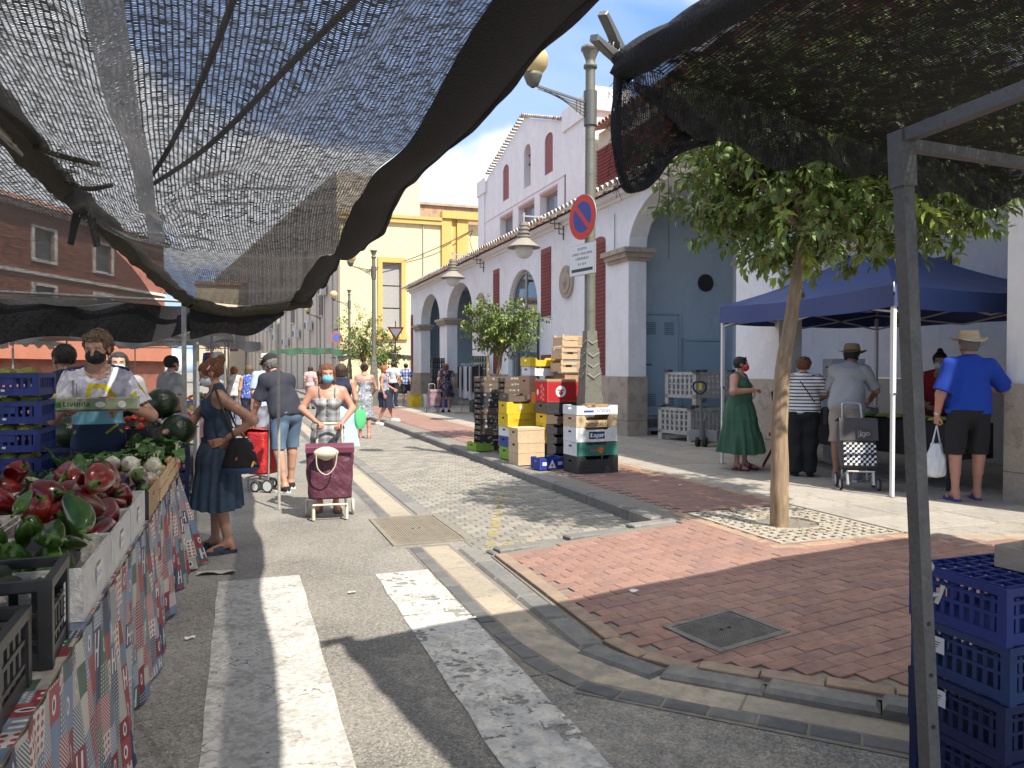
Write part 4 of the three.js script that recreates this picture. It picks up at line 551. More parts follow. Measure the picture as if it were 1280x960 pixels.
// left stall, street side net
{
  const R = rng(2), t = thing('shade_net', 'black knitted shade net over the walkway with a heavy dark hem', 'shade net');
  const eR = (z) => 2.47 - 0.1 * sm(-6.5, -8.8, z) - 0.05 * Math.exp(-Math.pow((z + 4.6) / 1.2, 2)), eL = (z) => lerp(2.44, 2.21, sm(0, -8, z)), xL = (z) => lerp(-0.74, -0.44, sm(-3.5, -8, z)), xR = (z) => 0.8 + 0.02 * Math.sin(z * 2.1) - 0.05 * sm(-7, -8.8, z);
  const zEnd = (u) => lerp(-8.75, -7.95, u);
  const hMain = (x, z) => { const a = (x - xL(z)) / (xR(z) - xL(z)); const q = (c) => Math.exp(-(c * c)); return lerp(eL(z), eR(z), a) - 0.13 * Math.sin(Math.PI * clamp(a)) * (1 - 0.5 * sm(-5, -8.5, z)) + 0.02 * Math.sin(z * 3.1 + x * 2) + 0.012 * Math.sin(x * 9 + z * 5) + 0.02 * Math.sin(11 * Math.atan2(x + 0.42, z + 3.6)) * q((Math.hypot(x + 0.42, z + 3.6) - 0.5) / 0.45) + 0.018 * Math.sin(8 * Math.atan2(x + 0.7, z + 4.3) + 1) * q((Math.hypot(x + 0.7, z + 4.3) - 0.5) / 0.5) + 0.025 * (n3(x * 2.6 + 7, z * 2.2, 1.5, 4) - 0.5) - 0.05 * q((x + 0.38 - (z + 3.57) * 0.36) / 0.09) * sm(-4.2, -3.4, z) - 0.04 * q((x + 0.3) / 0.05) * sm(-5, -4, z); };
  obj('netting', [gridGeo(50, 160, (u, v) => { const z = lerp(2.2, zEnd(u), v), x = lerp(xR(z) - 0.24, xL(z), u); return [x, hMain(x, z), z, x * 1.02 + 0.06 * Math.sin(z * 1.3), z]; })], netMA, t);
  obj('hem', [gridGeo(14, 160, (u, v) => { const z = lerp(2.2, -8.8, v), x = lerp(xR(z) - 0.245, xR(z), u); const y0 = hMain(x, z); return [x, y0 - 0.006 - 0.05 * Math.sin(Math.PI * u) - 0.015 * Math.sin(z * 6 + u * 4) * u - 0.02 * u * Math.sin(z * 2.3), z, x, z]; }), roll(Array.from({ length: 90 }, (_, i) => { const z = lerp(2.2, -8.8, i / 89); return [xR(z) - 0.006, hMain(xR(z), z) - 0.006 - 0.015 * Math.sin(z * 6 + 4) - 0.02 * Math.sin(z * 2.3), z]; }), 0.018, 200, 8, 5)], hemM, t);
  obj('rolled_edge', [roll([[-0.75, 2.44, 2], [-0.75, 2.44, -1], [-0.74, 2.43, -2.6], [-0.74, 2.37, -3.4], [-0.72, 2.36, -4.2], [-0.68, 2.33, -4.9], [-0.6, 2.27, -6], [-0.46, 2.2, -7.9]], 0.05, 140, 12, 3), roll([[-0.44, 2.19, -7.92], [-0.1, 2.13, -8.2], [0.3, 2.2, -8.5], [0.74, 2.3, -8.8]], 0.05, 50, 12, 8)], oliveM, t);
  obj('end_hem', [gridGeo(40, 6, (u, v) => { const x = lerp(-0.45, 0.45, u), z = lerp(-7.95, -8.6, u); return [x, lerp(2.18, 2.2, u) - 0.05 * Math.sin(Math.PI * u) - v * (0.3 + 0.05 * Math.sin(x * 9)) * (1 - 0.75 * u * u), z - 0.02 - 0.03 * v * Math.sin(x * 13), x, v * 0.3]; })], hemM, t);
  obj('rope', [tube([[-0.4, 2.3, -3.62], [-0.1, 2.3, -2.8], [0.165, 2.37, -2.04], [0.7, 2.5, -0.5]], 0.009, 40, 6), tube([[-0.4, 2.3, -3.62], [-0.22, 2.28, -2.8], [-0.07, 2.33, -2.12], [0.2, 2.45, -0.6]], 0.008, 40, 6), tube([[-0.74, 2.38, -3.25], [-0.62, 2.33, -3.2], [-0.5, 2.33, -3.3]], 0.01, 12, 6), tube([[-0.74, 2.37, -3.7], [-0.62, 2.32, -3.7], [-0.5, 2.32, -3.6]], 0.01, 12, 6)], oliveM, t);
  obj('seam_strip', [gridGeo(3, 60, (u, v) => { const z = lerp(0.5, -4.4, v), x = lerp(-0.14, -0.4, v) + (u - 0.5) * 0.075; return [x, hMain(x, z) - 0.012, z, x, z]; })], P([0.3, 0.32, 0.36], { alphaMap: rep(netC, 1 / 0.2), transparent: true, roughness: 0.9, transmission: 0.5, thickness: 0 }), t);
}
clampThing('black spring clamp hanging from the rolled edge of the left net', [-0.71, 2.29, -4.22], [0, 0.3, Math.PI], 1.5);
// left stall, net over the goods
{
  const t = thing('shade_net', 'grey shade net roofing the vegetable stall behind the walkway net', 'shade net');
  const y = (x, z) => lerp(2.34, 2.62, sm(-0.7, -4.2, x)) - 0.1 * Math.sin(Math.PI * clamp((x + 4.2) / 3.5)) - 0.16 * sm(-3, -8, z) + 0.02 * Math.sin(x * 7 + z * 2);
  obj('netting', [gridGeo(40, 60, (u, v) => { const z = lerp(2.2, -8.05, v), x = lerp(-0.7, -4.4, u); return [x, y(x, z), z, x, z * 0.95]; })], netMA, t);
  obj('hem', [gridGeo(60, 6, (u, v) => { const x = lerp(-0.45, -4.4, u); return [x, y(x, -8.05) - v * (0.34 + 0.07 * Math.sin(x * 5) + 0.04 * Math.sin(x * 2.1)) , -8.06 - 0.03 * Math.sin(x * 9 + v * 3), x, v * 0.2]; })], hemM, t);
}
// frame of the left stall
{
  const t = thing('net_scaffold', 'grey tubular frame carrying the nets of the vegetable stall', 'stall frame');
  const pole = (x, z, h, r = 0.02) => obj('pole', [sqbar(V(x, 0, z), V(x, h, z), r * 2)], MT.galv, t);
  pole(-0.5, -7.94, 2.24, 0.021); pole(-0.42, -8.15, 2.15, 0.015); pole(-3.9, -8.0, 2.4); pole(-2.7, -8.0, 2.35); pole(-3.9, 1.5, 2.5); pole(-0.78, 1.5, 2.4);
  obj('crossbar', [bar(V(-0.5, 2.2, -7.94), V(-4.2, 2.3, -8.0), 0.016), bar(V(-3.9, 2.5, 1.5), V(-3.9, 2.4, -8), 0.016), bar(V(-0.78, 2.35, 1.5), V(-0.74, 2.34, -4), 0.014), bar(V(-0.74, 2.34, -4), V(-0.5, 2.18, -7.94), 0.014)], MT.galv, t);
  const p2 = thing('support_pole', 'thin pale pole holding up the outer corner of the walkway net', 'pole', [0.4, 0, -8.86]); obj('tube', [cyl(0.017, 0.017, 2.25, 0, 1.125, 0, 10)], std([0.5, 0.47, 0.4], 'grain', 0.2), p2); obj('tie', [tube([[0, 2.2, 0], [0.1, 2.26, 0], [0.3, 2.28, 0.02]], 0.01, 12, 6), ball(0.035, 0, 2.2, 0, 1, 0.8, 1)], oliveM, p2); obj('foot', [cyl(0.05, 0.05, 0.01, 0, 0.006, 0, 14)], MT.galv, p2);
}
// right stall: dark net, frame
{
  const t = thing('shade_net', 'dense black shade net of the right stall with a frayed hanging corner', 'shade net'), R = rng(17);
  const X0 = (v) => lerp(1.3, 1.95, v), farZ = (u) => lerp(-2.42, -3.3, Math.pow(u, 0.8));
  const P0 = (u, v) => { const x = lerp(X0(v), 6.4, u), z = lerp(farZ(u), 1.6, v); return [x, 2.64 - 0.14 * u - 0.1 * Math.sin(Math.PI * u) * Math.sin(Math.PI * Math.min(1, v + 0.15)) + 0.012 * Math.sin(x * 6 + z * 4), z, x, z]; };
  obj('netting', [gridGeo(70, 50, (u, v) => P0(u, v))], netMC, t);
  const drop = (x) => (x > 3 ? 0.6 : 1) * 0.13 + 0.1 * Math.abs(Math.sin((x - 1.3) * 2.4)) + 0.03 * Math.sin(x * 13);
  obj('hem', [gridGeo(100, 8, (u, v) => { const p = P0(u, 0); return [p[0], p[1] - v * drop(p[0]), p[2] + 0.006 + v * (0.03 + 0.025 * Math.sin(p[0] * 9)), p[0], v * 0.2]; }), roll([[1.29, 2.62, -2.44], [1.45, 2.63, -1.4], [1.62, 2.63, -0.4], [1.95, 2.64, 1.6]], 0.042, 70, 12, 4)], clothM(netAlpha(16, 0.93, 60), 0.2, 0.2, [0.008, 0.008, 0.009], 0.95), t);
  obj('rolled_edge', [roll([[1.28, 2.62, -2.45], [1.45, 2.63, -1.4], [1.62, 2.63, -0.4], [1.95, 2.64, 1.6]], 0.05, 90, 12, 14)], hemM, t);
  const tail = new THREE.CatmullRomCurve3([[1.27, 2.6], [1.25, 2.42], [1.275, 2.27], [1.33, 2.19], [1.42, 2.25], [1.53, 2.36], [1.72, 2.43]].map(([x, y]) => V(x, y, -2.45 - (x - 1.27) * 0.2)));
  obj('hanging_corner', [gridGeo(36, 14, (u, v) => { const q = tail.getPointAt(u), x = lerp(lerp(1.27, 1.72, u), q.x, v), y = lerp(lerp(2.6, 2.5, u), q.y, v); return [x, y, q.z - 0.03 * Math.sin(u * 9 + v * 4), x, y]; }), roll(Array.from({ length: 14 }, (_, i) => { const q = tail.getPointAt(i / 13); return [q.x, q.y, q.z]; }), 0.016, 60, 8, 9)], clothM(netC, 0.14, 0.14, [0.01, 0.01, 0.011], 0.95), t);
  const fr = []; for (let i = 0; i < 40; i++) { const a = V(1.26 + rr(-0.01, 0.05, R), rr(2.2, 2.6, R), -2.45); fr.push(tube([a, a.clone().add(V(rr(-0.03, 0.02, R), rr(-0.05, 0.01, R), rr(-0.02, 0.02, R))), a.clone().add(V(rr(-0.05, 0.03, R), rr(-0.1, -0.02, R), rr(-0.02, 0.02, R)))], 0.0012, 5, 3)); }
  fr.push(tube([[1.46, 2.3, -2.44], [1.47, 2.1, -2.45], [1.465, 1.95, -2.44]], 0.0016, 8, 4), tube([[1.42, 2.3, -2.44], [1.43, 2.16, -2.45], [1.4, 2.1, -2.44]], 0.0016, 8, 4)); obj('frayed_threads', fr, MT.black, t).userData.kind = 'stuff';
  const f = thing('net_scaffold', 'dark steel post and roof bar of the right stall with a wing bolt', 'stall frame'), dk = MT.galvDark;
  obj('post', [sqbar(V(1.79, 0.02, -1.57), V(1.712, 2.16, -1.64), 0.038)], dk, f); obj('sleeve', [sqbar(V(1.716, 2.05, -1.638), V(1.71, 2.2, -1.64), 0.05)], dk, f); obj('roof_bar', [sqbar(V(1.71, 2.185, -1.62), V(1.5, 2.19, 1.4), 0.034)], dk, f); obj('roof_bar', [sqbar(V(1.73, 2.17, -1.65), V(4.6, 2.25, -2.0), 0.03)], dk, f);
  obj('wing_bolt', [cyl(0.007, 0.007, 0.05, 1.79, 0.93, -1.598, 8, 0, 0, Math.PI / 2), sqbar(V(1.808, 0.905, -1.6), V(1.822, 0.955, -1.59), 0.01)], MT.galv, f);
  obj('bolt_head', [cyl(0.018, 0.018, 0.012, 1.777, 1.01, -1.602, 14, 0, 0, Math.PI / 2)], MT.galv, f); const hs = []; for (let y = 0.3; y < 1.0; y += 0.14) hs.push(cyl(0.006, 0.006, 0.003, lerp(1.79, 1.712, y / 2.16), y, lerp(-1.57, -1.64, y / 2.16) + 0.0205, 8, Math.PI / 2)); obj('bolt_holes', hs, MT.black, f);
}
clampThing('grey spring clamp gripping the corner of the right net', [1.24, 2.68, -2.44], [0.2, 0.55, 1.15], 1.25, M([0.16, 0.16, 0.15], { metalness: 0.4, roughness: 0.5 }));
// ---------- crates and boxes ----------
function crateGeo(w, h, d, o = {}) { // open plastic crate, base at y = 0
  const g = [], n = o.n || 10, m = o.m || 6, t = 0.012, rows = o.rows || [0.32, 0.52, 0.72];
  g.push(box(w - 0.02, 0.01, d - 0.02, 0, 0.012, 0));
  for (const s of [-1, 1]) {
    g.push(box(w, 0.028, 0.022, 0, h - 0.014, s * (d / 2 - 0.011)), box(0.022, 0.028, d - 0.044, s * (w / 2 - 0.011), h - 0.014, 0));
    g.push(box(w - 0.01, 0.04, t, 0, 0.022, s * (d / 2 - 0.012)), box(t, 0.04, d - 0.034, s * (w / 2 - 0.012), 0.022, 0));
    for (const r of rows) g.push(box(w - 0.012, 0.012, t, 0, h * r, s * (d / 2 - 0.013)), box(t, 0.012, d - 0.038, s * (w / 2 - 0.013), h * r, 0));
    for (let i = 0; i < n; i++) { const x = -w / 2 + (w * (i + 0.5)) / n; g.push(box((w / n) * 0.42, h * (o.solid || 0.62), 0.007, x, h * (o.mid || 0.5), s * (d / 2 - 0.014))); }
    for (let i = 0; i < m; i++) { const z = -d / 2 + (d * (i + 0.5)) / m; g.push(box(0.007, h * (o.solid || 0.62), (d / m) * 0.42, s * (w / 2 - 0.014), h * (o.mid || 0.5), z)); }
    if (o.band) g.push(box(w * 0.55, h * 0.3, 0.008, 0, h * 0.62, s * (d / 2 - 0.009)));
    for (const q of [-1, 1]) g.push(box(0.034, h - 0.004, 0.034, s * (w / 2 - 0.018), (h - 0.004) / 2, q * (d / 2 - 0.018)));
  }
  return mg(g);
}
const plas = (c) => P(c, { map: rep(TX.stain, 2), roughness: 0.45 }), blueP = plas([0.006, 0.026, 0.2]), navyP = plas([0.007, 0.016, 0.085]), tealP = plas([0.011, 0.04, 0.15]), blackP = P([0.018, 0.019, 0.02], { roughness: 0.42 });
const labelM = M([0.7, 0.7, 0.72], { map: canvasTex(128, 64, (g) => { g.fillStyle = '#e8e8ea'; g.fillRect(0, 0, 128, 64); g.fillStyle = '#333'; for (let i = 0; i < 5; i++) g.fillRect(10, 10 + i * 10, 60 + ((i * 37) % 45), 4); }) });
function crate(name, label, pos, turn, g, m, group, tagAt) { const t = thing(name, label, 'crate', pos, turn, group); mesh('body', g, m, t); if (tagAt) obj('paper_label', [planeGeo(tagAt[3], tagAt[4], tagAt[0], tagAt[1], tagAt[2], 0, tagAt[5])], labelM, t); return t; }
const crateFar = crateGeo(0.5, 0.2, 0.36, { n: 6, m: 4 });
// right stall: stack of blue crates and a wooden tray
const bigC = crateGeo(0.6, 0.198, 0.4, { n: 14, m: 10, rows: [0.16, 0.5, 0.74] });
crate('plastic_crate', 'navy plastic crate at the bottom of the stack beside the steel post', [2.72, 0.016, -2.06], 0.02, bigC, navyP, 'blue crates by the right stall');
crate('plastic_crate', 'dark navy plastic crate with paper label, third from the top beside the steel post', [2.715, 0.215, -2.06], 0, bigC, navyP, 'blue crates by the right stall', [-0.303, 0.13, -0.08, 0.1, 0.06, -Math.PI / 2]);
crate('plastic_crate', 'teal-blue plastic crate with paper label, second from the top beside the steel post', [2.725, 0.415, -2.06], 0.015, bigC, tealP, 'blue crates by the right stall', [-0.303, 0.12, -0.1, 0.1, 0.06, -Math.PI / 2]);
{
  const c = crate('plastic_crate', 'bright blue plastic crate turned bottom up on the stack by the steel post', [2.715, 0.614, -2.06], 0, bigC, blueP, 'blue crates by the right stall'); const lid = []; for (let i = 0; i <= 9; i++) lid.push(box(0.01, 0.012, 0.36, -0.28 + (i * 0.56) / 9, 0.196, 0)); for (let i = 0; i <= 6; i++) lid.push(box(0.56, 0.012, 0.01, 0, 0.196, -0.18 + (i * 0.36) / 6)); obj('bottom_grid', lid, blueP, c);
  const w = thing('wooden_tray', 'weathered grey wooden tray on the bright blue crate', 'tray', [2.98, 0.818, -1.93], 0.12); for (const [a, b, c2, d, e, f] of [[-0.3, 0.3, 0, 0.08, 0.19, 0.2], [-0.3, 0.3, 0, 0.08, -0.2, -0.19], [-0.31, -0.3, 0, 0.08, -0.2, 0.2], [0.3, 0.31, 0, 0.08, -0.2, 0.2]]) obj('side_board', [span(a, b, c2, d, e, f)], MT.woodGrey, w); for (let i = 0; i < 4; i++) obj('base_slat', [span(-0.298, 0.298, 0.002, 0.01, -0.185 + i * 0.095, -0.105 + i * 0.095)], MT.woodGrey, w);
}
// cardboard boxes: walls with hand holes, a dip in the front, printed faces
const kraft = std([0.42, 0.27, 0.15], 'soft', 0.3, { roughness: 0.9 }), kraftL = std([0.6, 0.45, 0.28], 'soft', 0.3, { roughness: 0.9 }), cardW = std([0.74, 0.74, 0.73], 'soft', 0.3, { roughness: 0.8 }), cardBk = std([0.03, 0.03, 0.032], 'soft', 0.3, { roughness: 0.7 }), cardY = std([0.72, 0.5, 0.02], 'soft', 0.3, { roughness: 0.75 }), cardR = std([0.5, 0.03, 0.03], 'soft', 0.3, { roughness: 0.7 }), cardG = std([0.03, 0.17, 0.13], 'soft', 0.3, { roughness: 0.75 }), cardLG = std([0.22, 0.42, 0.04], 'soft', 0.3, { roughness: 0.75 }), cardBl = std([0.03, 0.06, 0.3], 'soft', 0.3, { roughness: 0.75 }), cardBr = std([0.13, 0.095, 0.07], 'soft', 0.25, { roughness: 0.85 }), cardGy = std([0.36, 0.34, 0.3], 'soft', 0.3, { roughness: 0.85 });
function cbox(label, pos, turn, w, h, d, m, o = {}) {
  const t = thing(o.name || 'cardboard_box', label, 'box', pos, turn, o.group), th = 0.007, dip = o.dip || 0, hole = (W, y) => [[-0.045, y - 0.014], [0.045, y - 0.014], [0.045, y + 0.014], [-0.045, y + 0.014]];
  const face = (W) => { const a = W / 2, c = dip ? [[-a, 0], [a, 0], [a, h], [a * 0.62, h], [a * 0.5, h - dip], [-a * 0.5, h - dip], [-a * 0.62, h], [-a, h]] : [[-a, 0], [a, 0], [a, h], [-a, h]]; return c; };
  const side = (W) => ext([[-W / 2, 0], [W / 2, 0], [W / 2, h], [-W / 2, h]], th, o.noHole ? [] : [hole(W, h * 0.68)]);
  obj('front_wall', [ext(face(w), th, []).translate(0, 0, d / 2 - th)], o.front || m, t); obj('back_wall', [ext(face(w), th, []).translate(0, 0, -d / 2)], m, t);
  obj('side_wall', [side(d - 2 * th).rotateY(Math.PI / 2).translate(-w / 2, 0, 0)], o.side || m, t); obj('side_wall', [side(d - 2 * th).rotateY(Math.PI / 2).translate(w / 2 - th, 0, 0)], o.side || m, t);
  obj('bottom', [span(-w / 2 + th, w / 2 - th, 0.002, 0.008, -d / 2 + th, d / 2 - th)], kraft, t);
  if (o.rim) obj('corner_flap', [box(0.1, th, 0.1, -w / 2 + 0.05, h + 0.004, d / 2 - 0.05), box(0.1, th, 0.1, w / 2 - 0.05, h + 0.004, d / 2 - 0.05), box(0.1, th, 0.1, -w / 2 + 0.05, h + 0.004, -d / 2 + 0.05), box(0.1, th, 0.1, w / 2 - 0.05, h + 0.004, -d / 2 + 0.05)], m, t).userData.kind = 'stuff';
  if (o.lid) obj('lid', [span(-w / 2 - 0.004, w / 2 + 0.004, h - 0.03, h + 0.006, -d / 2 - 0.004, d / 2 + 0.004)], o.lid, t);
  if (o.print) { const [dr, pw, ph, py, px = 0] = o.print; obj('print', [planeGeo(pw, ph, px, py, d / 2 + 0.003)], M('#ffffff', { map: canvasTex(256, Math.round((256 * ph) / pw), dr), roughness: 0.75 }), t); }
  if (o.sprint) { const [dr, pw, ph, py] = o.sprint; obj('side_print', [planeGeo(pw, ph, -w / 2 - 0.003, py, 0, 0, -Math.PI / 2)], M('#ffffff', { map: canvasTex(256, Math.round((256 * ph) / pw), dr), roughness: 0.75 }), t); }
  return t;
}
const word = (bg, fg, s, font = 'bold 90px sans-serif', extra) => (g, w, h) => { g.fillStyle = bg; g.fillRect(0, 0, w, h); if (extra) extra(g, w, h); g.fillStyle = fg; g.font = font; g.textAlign = 'center'; g.textBaseline = 'middle'; g.fillText(s, w / 2, h / 2, w * 0.9); };
const stackG = 'fruit boxes stacked by the street lamp';
{ // five boxes in front of the lamp
  const X = 4.62, Z = -9.78; let y = 0.124; const put = (label, h, m, o) => { cbox(label, [X + (o.dx || 0), y, Z + (o.dz || 0)], 0.03 + (o.t || 0), o.w || 0.62, h, 0.42, m, { group: stackG, ...o }); y += h + 0.002; };
  put('black cardboard box at the foot of the stack below the lamp', 0.24, cardBk, { dip: 0.05, w: 0.64, dx: 0.01 });
  put('dark green fruit box with a red sun logo, on the black box', 0.19, cardW, { front: cardG, dip: 0.045, t: 0.02, print: [(g, w, h) => { g.fillStyle = '#1d6a58'; g.fillRect(0, 0, w, h); g.fillStyle = '#e06a1d'; g.beginPath(); g.arc(w * 0.7, h / 2, h * 0.36, 0, 7); g.fill(); for (let i = 0; i < 12; i++) { g.save(); g.translate(w * 0.7, h / 2); g.rotate(i * 0.524); g.fillRect(h * 0.38, -3, h * 0.12, 6); g.restore(); } g.fillStyle = '#c3342c'; g.font = 'italic bold 48px sans-serif'; g.textAlign = 'center'; g.fillText('CapriSol', w * 0.45, h * 0.68, w * 0.75); }, 0.28, 0.1, 0.075] });
  put('white fruit box with a dark blue and teal brand panel, in the lamp stack', 0.2, cardW, { dip: 0.035, w: 0.63, t: -0.01, print: [word('#1b3a55', '#e8eef2', 'Lagar', 'italic bold 80px serif', (g, w, h) => { g.fillStyle = '#3f9d58'; g.beginPath(); g.arc(w * 0.14, h * 0.42, h * 0.22, 0, 7); g.fill(); g.fillStyle = '#e3a02f'; g.beginPath(); g.arc(w * 0.14, h * 0.6, h * 0.13, 0, 7); g.fill(); }), 0.24, 0.1, 0.09] });
  put('kraft fruit tray with dark lettering, second from the top by the lamp', 0.17, kraftL, { dip: 0.075, w: 0.63, print: [word('#c9a878', '#3a2c1c', 'bernabeuta', 'bold 60px sans-serif'), 0.4, 0.055, 0.04] });
  put('open white fruit tray with blue script, topmost below the lamp', 0.125, cardW, { dip: 0.03, w: 0.64, t: 0.03, print: [(g, w, h) => { g.fillStyle = '#dfe2e6'; g.fillRect(0, 0, w, h); g.fillStyle = '#1d3fae'; g.fillRect(0, h * 0.2, w * 0.36, h * 0.6); g.font = 'italic bold 40px serif'; g.fillText('Frutas', w * 0.45, h * 0.72); }, 0.42, 0.05, 0.045] });
  cbox('flattened brown carton lying in the topmost white tray', [X + 0.08, y - 0.06, Z], 0.5, 0.3, 0.07, 0.22, kraft, { group: stackG });
}
{ // pale kraft boxes with lids at the kerb and neighbours
  let y = 0.124; const st = (x, z, t, items) => { y = 0.124; for (const [label, w, h, d, m, o = {}] of items) { cbox(label, [x + (o.dx || 0), y, z + (o.dz || 0)], t + (o.t || 0), w, h, d, m, { group: stackG, ...o }); y += h + 0.004; } };
  st(4.09, -10.9, 0.1, [['pale kraft carton resting on the pavement at the kerb', 0.44, 0.175, 0.34, kraftL, { noHole: true }], ['pale kraft carton with a hand slot, middle of the kerb stack', 0.44, 0.175, 0.34, kraftL, { lid: kraftL }], ['closed pale carton on top of the kerb stack', 0.44, 0.19, 0.34, kraftL, { lid: kraftL, t: -0.03 }]]);
  st(4.18, -10.28, 0.12, [['small blue carton with a white triangle on the kerb', 0.4, 0.17, 0.28, cardBl, { dip: 0.02, print: [(g, w, h) => { g.fillStyle = '#1c2f86'; g.fillRect(0, 0, w, h); g.fillStyle = '#e6e8ee'; g.beginPath(); g.moveTo(w * 0.5, 6); g.lineTo(w * 0.68, h - 6); g.lineTo(w * 0.32, h - 6); g.fill(); g.fillStyle = '#c9ccd6'; g.fillRect(w * 0.06, h * 0.3, w * 0.2, h * 0.35); g.fillRect(w * 0.76, h * 0.3, w * 0.2, h * 0.35); g.fillStyle = '#c0392b'; g.beginPath(); g.arc(w * 0.5, h * 0.66, h * 0.12, 0, 7); g.fill(); }, 0.36, 0.14, 0.08] }]]);
  st(4.62, -10.95, 0.06, [['black fruit tray at the bottom beside the kraft cartons', 0.56, 0.15, 0.4, cardBk, { dip: 0.04 }], ['second black fruit tray above the pavement', 0.56, 0.15, 0.4, cardBk, { dip: 0.04, t: 0.03 }], ['black tray with a pale end panel in the dark stack', 0.56, 0.14, 0.4, cardBk, { dip: 0.05, side: cardY }], ['black tray with a yellow end in the dark stack', 0.56, 0.15, 0.4, cardBk, { dip: 0.05, side: cardY, t: -0.03 }], ['dark brown tray with a yellow end in the dark stack', 0.56, 0.15, 0.4, cardBr, { dip: 0.04, side: cardY }], ['dark carton with grey end under the red box', 0.58, 0.17, 0.42, cardBk, { side: cardBr }], ['bright red carton with a white leaf print on the dark stack', 0.56, 0.34, 0.42, cardR, { lid: kraft, side: cardR, sprint: [(g, w, h) => { g.fillStyle = '#c81e22'; g.fillRect(0, 0, w, h); g.fillStyle = '#e77a72'; for (let i = 0; i < 6; i++) { g.save(); g.translate(w * 0.62, h * (0.12 + i * 0.15)); g.rotate(i % 2 ? 0.6 : -0.6); g.beginPath(); g.ellipse(i % 2 ? 26 : -26, 0, 30, 14, 0, 0, 7); g.fill(); g.restore(); } g.fillStyle = '#ead7cf'; g.beginPath(); g.ellipse(w * 0.2, h * 0.55, 22, 30, 0, 0, 7); g.fill(); }, 0.4, 0.28, 0.16], print: [(g, w, h) => { g.fillStyle = '#a5161b'; g.fillRect(0, 0, w, h); g.fillStyle = '#dfe0dd'; g.beginPath(); g.arc(w * 0.4, h * 0.5, h * 0.33, 0, 7); g.fill(); g.fillStyle = '#555'; g.fillRect(w * 0.28, h * 0.38, w * 0.24, 10); g.fillStyle = '#b8232a'; g.beginPath(); g.arc(w * 0.4, h * 0.58, 18, 0, 7); g.fill(); }, 0.5, 0.26, 0.16] }]]);
  st(4.2, -11.62, 0.08, [['white carton with green base print next to the yellow boxes', 0.46, 0.2, 0.38, cardW, { front: cardG, side: cardLG, print: [(g, w, h) => { g.fillStyle = '#2a8a3c'; g.fillRect(0, 0, w, h); g.strokeStyle = '#e8efe8'; g.lineWidth = 12; g.beginPath(); g.moveTo(60, 20); g.lineTo(120, 80); g.lineTo(200, 16); g.stroke(); }, 0.26, 0.1, 0.1] }], ['purple and white carton with printed fruit below the yellow boxes', 0.48, 0.16, 0.38, cardW, { front: cardBl, side: cardBl }], ['white carton below the yellow boxes', 0.48, 0.15, 0.38, cardW, { t: 0.05 }], ['yellow carton with small print above the white carton', 0.5, 0.2, 0.38, cardY, { print: [word('#e0b31c', '#8a6a10', 'SIMPLY FRUIT', 'bold 44px sans-serif'), 0.34, 0.07, 0.1] }], ['open yellow carton, upper one of its pair', 0.5, 0.19, 0.38, cardY, { t: -0.06, dip: 0.03, print: [(g, w, h) => { g.fillStyle = '#e0b31c'; g.fillRect(0, 0, w, h); g.fillStyle = '#d8d4cc'; g.beginPath(); g.arc(w / 2, h / 2, h * 0.35, 0, 7); g.fill(); }, 0.12, 0.09, 0.1] }], ['brown carton with grocery print on the yellow pair', 0.46, 0.12, 0.36, cardBr, { dip: 0.03 }]]);
  st(4.66, -11.75, 0.05, [['tall brown carton standing behind the kraft stack', 0.6, 0.5, 0.4, kraft], ['brown carton with two hand slots behind the orange box', 0.6, 0.3, 0.42, kraft], ['brown carton holding dark trays behind the lamp', 0.6, 0.27, 0.42, kraft, { dip: 0.08 }], ['brown fruit carton with an open dip, under the white one', 0.6, 0.24, 0.42, kraft, { dip: 0.06 }], ['small white foam carton on the brown ones', 0.5, 0.15, 0.34, cardW, { dip: 0.03, dx: -0.02 }], ['yellow tray on the white foam carton', 0.56, 0.14, 0.38, cardY, { dip: 0.04 }]]);
  st(5.12, -11.4, 0.05, [['tall plain carton at the bottom behind the red box', 0.58, 0.55, 0.42, kraft], ['second plain carton behind the red box', 0.58, 0.45, 0.42, kraft], ['third plain carton behind the red box', 0.58, 0.36, 0.42, kraft]]);
  cbox('orange printed carton between the brown and dark stacks', [4.45, 1.02, -11.2], 0.06, 0.2, 0.17, 0.34, std([0.6, 0.17, 0.03], 'soft', 0.3), { group: stackG, noHole: true });
  cbox('low bright green tray alone at the kerb', [4.05, 0.124, -13.0], 0.2, 0.46, 0.15, 0.34, cardLG, { group: stackG, dip: 0.02 });
  // wooden fruit crates on top
  for (let k = 0; k < 3; k++) {
    const c = thing('wooden_crate', ['pale slatted wooden crate, lowest of three above the cartons', 'pale slatted wooden crate, middle of three above the cartons', 'pale slatted wooden crate on the very top of the box piles'][k], 'crate', [5.05 + 0.02 * k, 1.495 + k * 0.205, -11.35], 0.04 - 0.03 * k, 'wooden crates on the boxes');
    for (const [x, z] of [[-0.28, -0.18], [0.28, -0.18], [-0.28, 0.18], [0.28, 0.18]]) obj('corner_post', [box(0.03, 0.2, 0.03, x, 0.1, z)], MT.wood, c);
    for (const s of [-1, 1]) { obj('slat', [box(0.6, 0.075, 0.007, 0, 0.055, s * 0.199)], MT.wood, c); obj('slat', [box(0.6, 0.05, 0.007, 0, 0.155, s * 0.199)], MT.wood, c); obj('slat', [box(0.007, 0.14, 0.38, s * 0.299, 0.09, 0)], MT.wood, c); }
    for (let i = 0; i < 4; i++) obj('base_slat', [box(0.54, 0.006, 0.075, 0, 0.006, -0.15 + i * 0.1)], MT.wood, c);
    for (const s of [-1, 1]) obj('paper_band', [box(0.11, 0.13, 0.002, 0.03, 0.1, s * 0.205)], kraft, c);
  }
